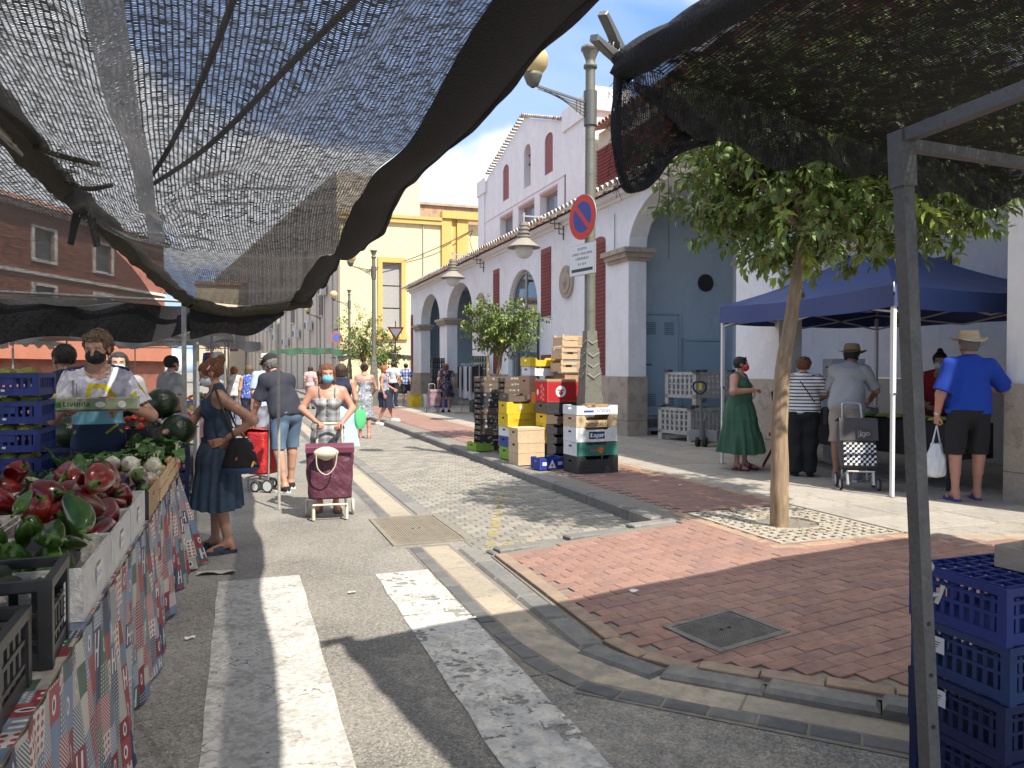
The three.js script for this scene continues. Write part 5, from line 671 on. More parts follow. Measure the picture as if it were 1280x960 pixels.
  // two tall columns of dark folded trays
  for (let cI = 0; cI < 2; cI++) for (let k = 0; k < 14; k++) {
    const t = thing('fruit_tray', `${['dark brown fruit tray', 'grey-brown fruit tray'][cI]} ${ORD[k]} in the tall column ${['beside the young tree', 'next to the yellow boxes'][cI]}`, 'tray', [[4.12, 4.42][cI] + rr(-0.008, 0.008), 0.124 + k * 0.0935, [-13.0, -12.55][cI] + rr(-0.008, 0.008)], 0.08 + rr(-0.03, 0.03), ['dark tray column by the tree', 'grey tray column by the yellow boxes'][cI]);
    const m = cI ? cardBr : pick([cardBr, cardBk]), w = 0.36, d = 0.3, h = 0.09; obj('walls', [span(-w / 2, w / 2, 0, h, d / 2 - 0.008, d / 2), span(-w / 2, w / 2, 0, h, -d / 2, -d / 2 + 0.008), span(-w / 2, -w / 2 + 0.008, 0, h * 0.7, -d / 2 + 0.008, d / 2 - 0.008), span(w / 2 - 0.008, w / 2, 0, h * 0.7, -d / 2 + 0.008, d / 2 - 0.008), span(-w / 2 + 0.008, w / 2 - 0.008, 0.001, 0.007, -d / 2 + 0.008, d / 2 - 0.008)], m, t);
    const q = []; for (let i = 0; i < 3; i++) q.push(box(rr(0.02, 0.05), rr(0.02, 0.04), 0.003, rr(-0.14, 0.14), rr(0.03, 0.06), d / 2 + 0.002)); q.push(box(0.003, 0.03, 0.05, -w / 2 - 0.002, 0.04, rr(-0.08, 0.08))); obj('stickers', q, cardGy, t).userData.kind = 'stuff';
  }
}
// ---------- vegetable stall ----------
const clothTex = canvasTex(1024, 1024, (g, W) => {
  const R = rng(90), cols = ['#8a2f3a', '#31405f', '#8a97a8', '#6d7f92', '#54636f', '#b9b2a8', '#a34a50', '#4f6a5a', '#7d8ca6', '#993c44']; g.fillStyle = '#8b929c'; g.fillRect(0, 0, W, W);
  const cw = 64; for (let i = 0; i < 16; i++) { let y = -20 - R() * 60; while (y < W) { const h = 60 + R() * 70, c = pick(cols, R); g.fillStyle = c; g.fillRect(i * cw, y, cw, h); const k = R(), x = i * cw; 
    if (k < 0.18) { g.fillStyle = '#e4ded6'; g.fillRect(x + 14, y + 10, 10, h - 20); g.fillRect(x + 40, y + 10, 10, h - 20); g.fillRect(x + 14, y + h / 2 - 6, 34, 10); } else if (k < 0.36) { g.fillStyle = '#e6e1da'; g.beginPath(); g.ellipse(x + 32, y + h / 2, 11, 22, 0, 0, 7); g.fill(); g.fillStyle = '#263350'; g.beginPath(); g.ellipse(x + 32, y + h / 2, 5, 13, 0, 0, 7); g.fill(); } else if (k < 0.56) { g.fillStyle = '#ded8d0'; for (let a = 6; a < cw; a += 12) for (let b = 6; b < h; b += 12) { g.beginPath(); g.arc(x + a, y + b, 3.2, 0, 7); g.fill(); } } else if (k < 0.72) { g.strokeStyle = '#d8d2ca'; g.lineWidth = 3; for (let a = -h; a < cw; a += 10) { g.beginPath(); g.moveTo(x + Math.max(0, a), y + Math.max(0, -a)); g.lineTo(x + Math.min(cw, a + h), y + Math.min(h, cw - a)); g.stroke(); } } else if (k < 0.82) { g.fillStyle = '#d9d3ca'; g.fillRect(x, y, cw, h); g.fillStyle = '#a34a50'; for (let a = 14; a < cw; a += 22) for (let b = 14; b < h; b += 22) { g.beginPath(); g.arc(x + a, y + b, 7, 0, 7); g.fill(); } } y += h; } }
});
clothTex.wrapS = clothTex.wrapT = THREE.RepeatWrapping;
{
  const t = thing('stall_table', 'long trestle table of the vegetable stall', 'table', [0, 0, 0]); obj('top', [span(-1.75, -0.46, 0.715, 0.745, -5.45, -1.2), span(-0.92, -0.46, 0.715, 0.745, -6.6, -5.45)], MT.woodGrey, t); for (const [x, z] of [[-0.55, -1.4], [-1.65, -1.4], [-0.55, -3.8], [-1.65, -3.8], [-0.55, -6.4], [-1.65, -5.3]]) obj('leg', [box(0.05, 0.715, 0.05, x, 0.3575, z)], MT.woodGrey, t);
  const c = thing('tablecloth', 'patchwork printed oilcloth hanging over the front of the vegetable table', 'tablecloth'); const cm = M([0.72, 0.72, 0.72], { map: rep(clothTex, 1 / 1.25, 1 / 1.25), roughness: 0.55 });
  const fold = (z, v) => 0.028 * Math.sin(z * 7 + 1.5 * Math.sin(z * 2.3)) * v + 0.014 * Math.sin(z * 19 + 1) * v + 0.03 * v + 0.004 * Math.sin(z * 41 + v * 9), foot = 0.02;
  obj('front_drape', [gridGeo(160, 14, (u, v) => { const z = lerp(-1.0, -6.15, u), e = sm(0.93, 1, u) * v; return [-0.452 + fold(z, v) + 0.06 * e, lerp(0.752, foot, v) + 0.012 * Math.sin(z * 13) * (v > 0.95 ? 1 : 0), z - 0.03 * e, z, v * 0.75]; })], cm, c);
  obj('top_cover', [gridGeo(4, 4, (u, v) => { const x = lerp(-0.46, -1.75, u), z = lerp(-1.0, -5.45, v); return [x, 0.751, z, z, x]; }), gridGeo(2, 2, (u, v) => { const x = lerp(-0.46, -0.92, u), z = lerp(-5.45, -6.6, v); return [x, 0.751, z, z, x]; })], cm, c);
  obj('end_flare', [gridGeo(24, 12, (u, v) => { const a = u; return [-0.44 + 0.035 * Math.sin(a * 14) * v + 0.13 * v * a + 0.03 * v, lerp(0.74, 0.025, v), -6.15 - a * (0.2 + 0.3 * v) + 0.1 * a * v, a * 0.45, v * 0.75]; })], cm, c);
  tag(obj('paper_sheet', [gridGeo(10, 4, (u, v) => [-0.32 + u * 0.28, 0.008 + 0.02 * Math.abs(Math.sin(u * 5)) * (1 - v), -6.2 - v * 0.12 + 0.05 * u])], M([0.45, 0.43, 0.4])), 'crumpled grey paper strip on the road below the oilcloth', 'litter');
}
// produce ---------------------------------------------------------------
function blob(R0f, nu = 20, nv = 14) { return gridGeo(nu, nv, (u, v) => { const th = u * 6.28319, ph = v * Math.PI, [r, y, dx = 0, dz = 0] = R0f(th, v); return [Math.cos(th) * r + dx, y, Math.sin(th) * r + dz]; }); }
const pepG = [0, 1, 2].map((s) => { const R = rng(40 + s), a = rr(0, 6, R), b = rr(0.7, 1.1, R); return mg([blob((t, v) => { const y = 0.09 - 0.18 * v, k = Math.pow(Math.sin(Math.PI * clamp(v, 0.0005, 0.9995)), 0.42) * (1 - 0.3 * v * v), lob = 1 + 0.13 * Math.cos(3 * t + a) * (0.35 + v) + 0.07 * Math.cos(2 * t + 2 * a); return [0.043 * k * lob, y - 0.016 * Math.pow(1 - v, 12), 0.022 * Math.sin(v * 3 * b), 0.008 * Math.cos(v * 4 + a)]; })]); });
const longG = [0, 1].map((s) => mg([blob((t, v) => { const k = Math.pow(Math.sin(Math.PI * clamp(v, 0.0005, 0.9995)), 0.5) * (1 - 0.62 * v), lob = 1 + 0.12 * Math.cos(3 * t + s * 2) * (0.4 + v); return [0.036 * k * lob, 0.085 - 0.17 * v, 0.03 * v * v * (s ? 1 : -1), 0]; })]));
const stemG = mg([tube([[0, 0.066, 0], [0.002, 0.09, 0.002], [0.012, 0.11, 0.004]], 0.006, 8, 6), cyl(0.016, 0.008, 0.012, 0, 0.076, 0, 8)]), stemM = M([0.1, 0.16, 0.035]);
const redM = [[0.19, 0.006, 0.006], [0.26, 0.009, 0.007], [0.13, 0.006, 0.007], [0.16, 0.005, 0.005], [0.24, 0.018, 0.007]].map((c) => P(c, { map: rep(TX.stain, 4), roughness: 0.28, clearcoat: 0.5, clearcoatRoughness: 0.15 })), greenM = [[0.05, 0.13, 0.012], [0.08, 0.19, 0.02], [0.035, 0.1, 0.014]].map((c) => P(c, { map: rep(TX.stain, 4), roughness: 0.3, clearcoat: 0.4, clearcoatRoughness: 0.2 }));
function veg(name, label, cat, group, g, m, [x, y, z], rot, s = 1, stem = true) { const t = thing(name, label, cat, [x, y, z], 0, group); t.rotation.set(...rot); t.scale.setScalar(s); mesh('flesh', g, m, t); if (stem) mesh('stem', stemG, stemM, t); return t; }
function tray(label, x, z, w, h, d, m, o) { return cbox(label, [x, 0.753, z], 0, w, h, d, m, { name: 'produce_box', ...o }); }
const PR = rng(71);
const sideSig = (t, d, y = 0.09) => obj('side_print', [planeGeo(0.12, 0.06, 0.2 + 0.0035, y, 0, 0, Math.PI / 2)], M('#ffffff', { map: canvasTex(128, 64, (g) => { g.fillStyle = '#d2cfc7'; g.fillRect(0, 0, 128, 64); g.strokeStyle = '#2b46a8'; g.lineWidth = 4; g.beginPath(); g.moveTo(14, 40); g.bezierCurveTo(20, 4, 34, 4, 30, 46); g.moveTo(40, 40); g.bezierCurveTo(50, 10, 60, 60, 70, 30); g.bezierCurveTo(80, 10, 84, 60, 110, 22); g.stroke(); }), roughness: 0.8 }), t);
const cardWs = std([0.62, 0.6, 0.57], 'soft', 0.25, { roughness: 0.8 });
sideSig(tray('white cardboard tray of green peppers beside the black crates', -0.67, -3.0, 0.4, 0.17, 0.54, cardWs)); sideSig(tray('white cardboard tray of red peppers in the front row', -0.67, -3.56, 0.4, 0.17, 0.54, cardWs)); sideSig(tray('white cardboard tray of red peppers next to the eggplants', -0.67, -4.12, 0.4, 0.17, 0.54, cardWs));
tray('white cardboard tray of red peppers in the inner row', -1.1, -3.5, 0.4, 0.17, 0.6, cardWs); tray('white cardboard tray of green peppers in the inner row', -1.1, -2.85, 0.4, 0.17, 0.6, cardWs); tray('white cardboard tray of red peppers at the inner end', -1.1, -4.12, 0.4, 0.17, 0.58, cardWs);
function heap(n, x0, x1, z0, z1, y, f) { const done = []; for (let i = 0; i < n; i++) { let x, z, yy; for (let k = 0; k < 12; k++) { x = rr(x0, x1, PR); z = rr(z0, z1, PR); yy = y; for (const q of done) { const d = Math.hypot(q[0] - x, q[2] - z); if (d < 0.1) yy = Math.max(yy, q[1] + Math.sqrt(Math.max(0, 0.0066 - d * d * 0.7))); } if (yy < y + 0.1) break; } done.push([x, yy, z]); f(x, yy, z, i); } }
const redLab = 'glossy dark red pepper heaped in the white trays', grLab = 'shiny green pepper heaped in the white trays';
for (const [x, z] of [[-0.67, -3.56], [-0.67, -4.12], [-1.1, -3.5], [-1.1, -4.12]]) heap(19, x - 0.12, x + 0.12, z - 0.19, z + 0.19, 0.86, (a, b, c, i) => veg('red_pepper', redLab, 'pepper', 'red peppers on the stall', pick(pepG, PR), pick(redM, PR), [a, b, c], [rr(0.9, 2.1, PR), rr(0, 6.3, PR), rr(-0.6, 0.6, PR)], rr(1.15, 1.45, PR)));
for (const [x, z] of [[-0.67, -3.0], [-1.1, -2.85]]) heap(24, x - 0.14, x + 0.14, z - 0.2, z + 0.2, 0.85, (a, b, c, i) => veg('green_pepper', grLab, 'pepper', 'green peppers on the stall', i % 2 ? pick(longG, PR) : pick(pepG, PR), pick(greenM, PR), [a, b, c], [rr(0.7, 2.3, PR), rr(0, 6.3, PR), rr(-0.7, 0.7, PR)], rr(0.85, 1.15, PR)));
// black crates of zucchini nearest the corner
const bkC = crateGeo(0.4, 0.24, 0.3, { n: 7, m: 6, rows: [0.3, 0.6], solid: 0.5, mid: 0.4 }), bkC2 = crateGeo(0.4, 0.2, 0.32, { n: 7, m: 6, rows: [0.3, 0.6] });
crate('plastic_crate', 'black plastic crate of cucumbers with a paper label, against the white trays', [-0.68, 0.753, -2.46], 0.05, bkC, blackP, 'black crates on the stall', [0.203, 0.13, -0.03, 0.03, 0.11, Math.PI / 2]); crate('plastic_crate', 'lower black plastic crate at the end of the patchwork cloth', [-0.7, 0.753, -2.08], 0.02, bkC2, blackP, 'black crates on the stall'); crate('plastic_crate', 'black plastic crate of cucumbers in the inner row', [-1.12, 0.753, -2.36], -0.03, bkC, blackP, 'black crates on the stall');
const cukeG = mg([blob((t, v) => [0.026 * Math.pow(Math.sin(Math.PI * clamp(v, 0.01, 0.99)), 0.35), 0.1 - 0.2 * v, 0.012 * Math.sin(v * 3.14), 0], 14, 14)]), cukeM = [std([0.025, 0.055, 0.014], 'grain', 0.08, { roughness: 0.4 }), std([0.05, 0.1, 0.02], 'grain', 0.08, { roughness: 0.4 })];
for (const [x, z, y, n, l] of [[-0.68, -2.46, 0.9, 12, 'dark green cucumber in the taller black crate'], [-0.7, -2.08, 0.86, 9, 'dark green cucumber in the lower black crate'], [-1.12, -2.36, 0.9, 9, 'dark green cucumber in the inner black crate']]) heap(n, x - 0.1, x + 0.1, z - 0.09, z + 0.09, y, (a, b, c) => veg('cucumber', l, 'cucumber', 'cucumbers in black crates', cukeG, pick(cukeM, PR), [a, Math.min(b, y + 0.06), c], [rr(1.3, 1.8, PR), rr(0, 6.3, PR), rr(-0.3, 0.3, PR)], rr(0.85, 1, PR), false));
// eggplants, onions, cauliflower
cbox('black-sided kraft box of eggplants', [-0.67, 0.753, -4.72], 0, 0.42, 0.15, 0.5, kraft, { name: 'produce_box', front: cardBk });
const eggG = mg([blob((t, v) => { const k = Math.pow(Math.sin(Math.PI * clamp(v, 0.005, 0.995)), 0.6) * (0.55 + 0.6 * v); return [0.05 * k, 0.085 - 0.17 * v]; })]), calyx = mg([lathe([[0.004, 0.115], [0.006, 0.092], [0.012, 0.086], [0.03, 0.07], [0.034, 0.055]], 10)]), eggTex = tex(128, (u, v) => { const k = sm(0.45, 0.62, fbm(u, v * 0.12, 32, 3, 6)); return [lerp(0.045, 0.3, k * 0.6), lerp(0.01, 0.2, k * 0.6), lerp(0.045, 0.26, k * 0.6)]; });
heap(9, -0.82, -0.52, -4.93, -4.55, 0.87, (a, b, c, i) => { const t = thing('eggplant', 'purple eggplant with green cap in the kraft box', 'eggplant', [a, b, c], 0, 'eggplants on the stall'); t.rotation.set(rr(1.1, 2, PR), rr(0, 6.3, PR), rr(-0.4, 0.4, PR)); mesh('flesh', eggG, P(i % 4 === 0 ? '#ffffff' : [0.035, 0.012, 0.04], { map: i % 4 === 0 ? eggTex : null, roughness: 0.2, clearcoat: 0.5, clearcoatRoughness: 0.1 }), t); mesh('calyx', calyx, stemM, t); });
{
  const wc = (label, x, z, w, d, h) => { const c = thing('produce_crate', label, 'crate', [x, 0.753, z]); for (const s of [-1, 1]) { for (let k = 0; k < 2; k++) { obj('slat', [box(w, h * 0.4, 0.007, 0, h * (0.26 + 0.48 * k), s * (d / 2))], MT.wood, c); obj('slat', [box(0.007, h * 0.4, d, s * (w / 2 + 0.006), h * (0.26 + 0.48 * k), 0)], MT.wood, c); } for (const q of [-1, 1]) obj('corner_post', [box(0.025, h, 0.025, s * (w / 2 - 0.018), h / 2, q * (d / 2 - 0.018))], MT.wood, c); } obj('base', [box(w - 0.02, 0.006, d - 0.02, 0, 0.01, 0)], MT.wood, c); };
  wc('wooden crate of white onions behind the eggplants', -0.66, -5.28, 0.4, 0.5, 0.16); wc('wooden crate with leaf greens at the end of the table', -0.66, -5.82, 0.38, 0.5, 0.16); wc('wooden crate of greens by the vendor', -0.66, -6.34, 0.38, 0.46, 0.16); wc('wooden crate under the cauliflower', -1.12, -4.78, 0.42, 0.5, 0.12);
  cbox('grey carton with torn rim in front of the blue crates', [-1.52, 0.753, -4.42], 0.1, 0.4, 0.2, 0.4, cardGy, { name: 'produce_box' });
  const onG = mg([lathe([[0, 0.06], [0.005, 0.055], [0.008, 0.046], [0.024, 0.038], [0.042, 0.018], [0.046, 0], [0.04, -0.022], [0.022, -0.036], [0.006, -0.04], [0, -0.045]], 18)]), onM = [std([0.68, 0.64, 0.52], 'soft', 0.1, { roughness: 0.4 }), std([0.6, 0.58, 0.42], 'soft', 0.1, { roughness: 0.4 })];
  heap(15, -0.8, -0.52, -5.46, -5.08, 0.87, (a, b, c) => { const t = tag(mesh('onion', onG, pick(onM, PR)), 'round white onion heaped in the wooden crate', 'onion', 'white onions on the stall'); t.position.set(a, b, c); t.rotation.set(rr(-1.2, 1.2, PR), rr(0, 6, PR), rr(-1.2, 1.2, PR)); t.scale.setScalar(rr(0.8, 1.12, PR)); });
}
function bigLeaf(L, W, bend, R) { const ph = rr(0, 6, R); return gridGeo(8, 12, (u, v) => { const w = W * Math.pow(Math.sin(Math.PI * Math.min(0.985, v * 0.9 + 0.08)), 0.7), s = (u - 0.5) * 2, x = s * w, ru = 0.2 * W * Math.sin(v * 24 + ph + s * 3) * Math.abs(s) + 0.06 * W * Math.sin(v * 50 + s * 11), a = bend * v; return [x, Math.cos(a) * L * v * 0.9 + ru, Math.sin(a) * L * v - 0.25 * W * s * s + ru, u * W * 2, v * L]; }, false); }
const chardM = [std([0.05, 0.13, 0.025], 'soft', 0.1, { roughness: 0.5 }), std([0.08, 0.18, 0.035], 'soft', 0.1, { roughness: 0.5 }), std([0.035, 0.095, 0.022], 'soft', 0.1, { roughness: 0.5 })], brasM = std([0.13, 0.19, 0.12], 'soft', 0.12, { roughness: 0.6 });
function bunch(label, pos, n, L, W, spread, lie, m, group, seed) { const t = thing('leaf_bunch', label, 'greens', pos, 0, group), R = rng(seed); const st = []; for (let i = 0; i < n; i++) { const a = rr(0, 6.28, R), g = bigLeaf(L * rr(0.7, 1.1, R), W * rr(0.7, 1.2, R), rr(0.2, 1.2, R), R); g.rotateY(rr(-1, 1, R)); g.rotateX(rr(0, spread, R)); g.rotateY(a); const x = rr(-lie, lie, R), z = rr(-lie, lie, R); g.translate(x, 0, z); obj('leaf', [g], Array.isArray(m) ? pick(m, R) : m, t); st.push(bar(V(x, -0.05, z), V(x + 0.01, 0.05, z), 0.008, 6)); } obj('stalks', st, M([0.4, 0.45, 0.25]), t).userData.kind = 'stuff'; return t; }
bunch('heap of dark chard leaves in front of the young vendor', [-0.86, 0.93, -5.6], 60, 0.13, 0.045, 1.5, 0.15, chardM, 'leafy greens on the stall', 1); bunch('heap of chard leaves in the wooden crate', [-0.68, 0.93, -5.84], 55, 0.13, 0.045, 1.5, 0.14, chardM, 'leafy greens on the stall', 2); bunch('lettuce and chard leaves beside the watermelons', [-0.6, 0.95, -6.36], 60, 0.15, 0.05, 1.4, 0.15, chardM, 'leafy greens on the stall', 3); bunch('pile of dark green leaves between the onions and the blue crates', [-1.02, 0.9, -5.32], 50, 0.14, 0.045, 1.5, 0.14, chardM, 'leafy greens on the stall', 8); bunch('pale cabbage leaves beside the eggplants', [-1.05, 0.88, -5.02], 26, 0.16, 0.06, 1.2, 0.1, brasM, 'leafy greens on the stall', 9); bunch('loose green stalks behind the cauliflower', [-0.95, 0.9, -5.1], 22, 0.24, 0.03, 1.5, 0.1, chardM, 'leafy greens on the stall', 5);
for (const [x, z, s, l] of [[-1.05, -4.62, 1, 'leafy cauliflower with curled pale leaves, larger of two'], [-1.0, -4.92, 0.85, 'leafy cauliflower tucked behind the larger one']]) { const t = thing('cauliflower', l, 'cauliflower', [x, 0.9, z], 0, 'cauliflowers on the stall'); t.scale.setScalar(s); const hd = []; const R = rng(12); for (let i = 0; i < 40; i++) { const a = i * 2.4, r = 0.065 * Math.sqrt(i / 40); hd.push(ball(0.02, Math.cos(a) * r, 0.075 - r * r * 7, Math.sin(a) * r, 1, 0.8, 1, 7, 5)); } obj('head', hd, std([0.42, 0.46, 0.22], 'soft', 0.05), t); for (let i = 0; i < 12; i++) { const g = bigLeaf(0.24, 0.075, rr(0.2, 0.9, R), R); g.rotateX(i < 6 ? 0.35 : 0.8); g.rotateY(i * 1.047 + (i < 6 ? 0 : 0.5)); g.translate(Math.sin(i * 1.047) * 0.05, -0.05, Math.cos(i * 1.047) * 0.05); obj('leaf', [g], brasM, t); } }
tag(obj('paper_sheet', [gridGeo(10, 8, (u, v) => [-0.98 - u * 0.34, 0.955 + 0.02 * Math.sin(u * 6 + v * 4), -4.25 + v * 0.3])], M([0.6, 0.6, 0.6])), 'white wrapping paper lying over the inner pepper tray', 'paper');
{ const t = thing('striped_paper', 'red and white striped paper bag by the vendor', 'paper bag', [-0.98, 0.753, -5.42], 0.3); obj('bag', [rbox(0.12, 0.22, 0.06, 0.01, 0, 0.11, 0)], M('#ffffff', { map: (() => { const c = canvasTex(64, 64, (g) => { g.fillStyle = '#e6ddd8'; g.fillRect(0, 0, 64, 64); g.fillStyle = '#b3262e'; g.fillRect(0, 0, 30, 64); }); c.wrapS = c.wrapT = THREE.RepeatWrapping; c.repeat.set(16, 16); return c; })() }), t);
  const t2 = thing('striped_box', 'red and white striped carton at the table end beside the pole', 'box', [-0.56, 0.753, -6.72], 0); for (let k = 0; k < 4; k++) obj('band', [rbox(0.2, 0.05, 0.2, 0.004, 0, 0.025 + k * 0.055, 0)], k % 2 ? M([0.7, 0.68, 0.66]) : M([0.5, 0.04, 0.06]), t2); }
// watermelons on blue crates
{
  const tb = crateGeo(0.6, 0.3, 0.4, { n: 12, m: 8 }); for (let k = 0; k < 3; k++) for (const [x, l] of [[-0.72, 'by the net pole'], [-1.36, 'behind the vendor']]) crate('plastic_crate', `navy plastic crate carrying watermelons, ${['lowest', 'middle', 'topmost'][k]} of the stack ${l}`, [x, 0.004 + k * 0.302, -7.3], 0.02 * k, tb, navyP, 'crates under the watermelons');
  const wm = std([0.018, 0.035, 0.014], 'soft', 0.3, { roughness: 0.28 }), wg = mg([ball(0.14, 0, 0, 0, 1.05, 0.95, 0.98, 26, 18)]), sg = mg([tube([[0.13, 0.02, 0], [0.16, 0.03, 0.01]], 0.006, 6, 6)]);
  [[-0.5, 1.03, -7.18], [-0.8, 1.03, -7.2], [-1.1, 1.03, -7.2], [-0.52, 1.03, -7.46], [-0.8, 1.03, -7.46], [-1.1, 1.03, -7.46], [-0.64, 1.26, -7.3], [-0.93, 1.26, -7.32], [-1.36, 1.03, -7.3]].forEach(([x, y, z]) => { const t = thing('watermelon', 'dark green watermelon piled on the blue crates', 'watermelon', [x, y, z], rr(0, 6), 'watermelons on the stall'); mesh('rind', wg, wm, t); mesh('stem', sg, stemM, t); });
  cbox('black tray of tomatoes before the watermelons', [-0.78, 1.0, -6.74], 0, 0.36, 0.09, 0.28, cardBk, { name: 'produce_box' }); cbox('brown carton supporting the tomato tray', [-0.78, 0.753 - 0.05, -6.75], 0, 0.34, 0.29, 0.26, kraft, { name: 'produce_box' });
  const tg = mg([blob((t, v) => [0.034 * Math.pow(Math.sin(Math.PI * clamp(v, 0.004, 0.996)), 0.75) * (1 + 0.05 * Math.cos(5 * t)), 0.028 - 0.056 * v])]), tM = P([0.5, 0.03, 0.015], { roughness: 0.22, clearcoat: 0.4 }); heap(14, -0.92, -0.64, -6.84, -6.64, 1.07, (a, b, c) => { const t = thing('tomato', 'red tomato in the black tray before the watermelons', 'tomato', [a, b, c], rr(0, 6), 'tomatoes on the stall'); mesh('flesh', tg, tM, t); mesh('calyx', mg([cyl(0.012, 0.002, 0.006, 0, 0.028, 0, 5)]), stemM, t); });
}
// stack of blue crates with yellow-green fruit
{
  const g = crateGeo(0.56, 0.13, 0.4, { n: 16, m: 10, band: true, rows: [0.28, 0.85] }), fm = [std([0.45, 0.42, 0.09], 'grain', 0.1, { roughness: 0.4 }), std([0.32, 0.36, 0.07], 'grain', 0.1, { roughness: 0.4 })], fg = mg([blob((t, v) => [0.042 * Math.pow(Math.sin(Math.PI * clamp(v, 0.004, 0.996)), 0.7), 0.038 - 0.076 * v + (v < 0.1 ? -0.008 : 0)])]);
  const om = M([0.55, 0.16, 0.05]);
  for (let k = 0; k < 5; k++) {
    const y = 0.753 + k * 0.162, c = crate('plastic_crate', `blue crate of yellow apples, ${['bottom', 'second', 'third', 'fourth', 'top'][k]} of the tall stack on the stall`, [-1.36, y, -5.25], 0.03 * Math.sin(k * 3), g, blueP, 'apple crates on the stall'); for (const [x, y2, w] of [[-0.08, 0.09, 0.14]]) obj('brand_print', [box(w, 0.026, 0.002, x, y2, 0.198)], om, c); const bl = []; for (let i = 0; i < 7; i++) bl.push(box(0.018, 0.012, 0.002, -0.2 + i * 0.05, 0.03, 0.2)); obj('print_marks', bl, M([0.5, 0.5, 0.55]), c).userData.kind = 'stuff';
    for (let i = 0; i < 5; i++) for (let j = 0; j < 2; j++) { const t = tag(mesh('apple', fg, pick(fm, PR)), `yellow-green apple in the ${['bottom', 'second', 'third', 'fourth', 'top'][k]} blue crate`, 'apple', 'apples in blue crates'); t.position.set(-1.36 - 0.2 + i * 0.1 + rr(-0.01, 0.01, PR), y + 0.125, -5.25 + 0.13 - j * 0.12 + rr(-0.01, 0.01, PR)); t.rotation.set(rr(-0.5, 0.5, PR), rr(0, 6, PR), rr(-0.5, 0.5, PR)); t.scale.setScalar(rr(0.95, 1.15, PR)); }
  }
}
// ---------- people ----------
// distance fields meshed by surface nets
function netMesh(f, mn, mx, c) {
  const nx = Math.ceil((mx[0] - mn[0]) / c) + 1, ny = Math.ceil((mx[1] - mn[1]) / c) + 1, nz = Math.ceil((mx[2] - mn[2]) / c) + 1, sxy = nx * ny, val = new Float32Array(nx * ny * nz);
  // coarse pass skips empty blocks
  const B = 4, lim = c * B * 1.1;
  val.fill(1);
  for (let k = 0; k < nz; k += B) for (let j = 0; j < ny; j += B) for (let i = 0; i < nx; i += B) {
    const d = f(mn[0] + (i + B / 2) * c, mn[1] + (j + B / 2) * c, mn[2] + (k + B / 2) * c), far = Math.abs(d) > lim;
    for (let z = k; z < Math.min(nz, k + B); z++) for (let y = j; y < Math.min(ny, j + B); y++) for (let x = i; x < Math.min(nx, i + B); x++) val[z * sxy + y * nx + x] = far ? d : f(mn[0] + x * c, mn[1] + y * c, mn[2] + z * c);
  }
  const id = new Int32Array(nx * ny * nz).fill(-1), pos = [], nor = [], idx = [];
  for (let k = 0; k < nz - 1; k++) for (let j = 0; j < ny - 1; j++) for (let i = 0; i < nx - 1; i++) {
    const o = k * sxy + j * nx + i; let m = 0, sx = 0, sy = 0, sz = 0, n = 0; { const a = val[o] < 0; if (a === val[o + 1] < 0 && a === val[o + nx] < 0 && a === val[o + nx + 1] < 0 && a === val[o + sxy] < 0 && a === val[o + sxy + 1] < 0 && a === val[o + sxy + nx] < 0 && a === val[o + sxy + nx + 1] < 0) continue; } const v = [];
    for (let q = 0; q < 8; q++) { const w = val[o + (q & 1) + ((q >> 1) & 1) * nx + ((q >> 2) & 1) * sxy]; v[q] = w; if (w < 0) m |= 1 << q; }
    if (m === 0 || m === 255) continue;
    for (let q = 0; q < 8; q++) for (const b of [1, 2, 4]) if (!(q & b)) { const p = q | b, a0 = v[q], a1 = v[p]; if ((a0 < 0) !== (a1 < 0)) { const t = a0 / (a0 - a1); sx += (q & 1) + (b === 1 ? t : 0); sy += ((q >> 1) & 1) + (b === 2 ? t : 0); sz += ((q >> 2) & 1) + (b === 4 ? t : 0); n++; } }
    const X = mn[0] + (i + sx / n) * c, Y = mn[1] + (j + sy / n) * c, Z = mn[2] + (k + sz / n) * c, e = c * 0.5;
    let gx = f(X + e, Y, Z) - f(X - e, Y, Z), gy = f(X, Y + e, Z) - f(X, Y - e, Z), gz = f(X, Y, Z + e) - f(X, Y, Z - e); const L = Math.hypot(gx, gy, gz) || 1;
    id[o] = pos.length / 3; pos.push(X, Y, Z); nor.push(gx / L, gy / L, gz / L);
  }
  const quad = (a, b, c2, d, flip) => { if (a < 0 || b < 0 || c2 < 0 || d < 0) return; if (flip) idx.push(a, c2, b, a, d, c2); else idx.push(a, b, c2, a, c2, d); };
  for (let k = 1; k < nz - 1; k++) for (let j = 1; j < ny - 1; j++) for (let i = 1; i < nx - 1; i++) {
    const o = k * sxy + j * nx + i, a = val[o] < 0;
    if (a !== val[o + 1] < 0) quad(id[o], id[o - nx], id[o - nx - sxy], id[o - sxy], !a);
    if (a !== val[o + nx] < 0) quad(id[o], id[o - sxy], id[o - sxy - 1], id[o - 1], !a);
    if (a !== val[o + sxy] < 0) quad(id[o], id[o - 1], id[o - 1 - nx], id[o - nx], !a);
  }
  const g = new THREE.BufferGeometry(); g.setAttribute('position', new THREE.Float32BufferAttribute(pos, 3)); g.setAttribute('normal', new THREE.Float32BufferAttribute(nor, 3)); g.setIndex(idx); return g;
}
const smin = (a, b, k) => { const h = clamp(0.5 + (0.5 * (b - a)) / k); return lerp(b, a, h) - k * h * (1 - h); };
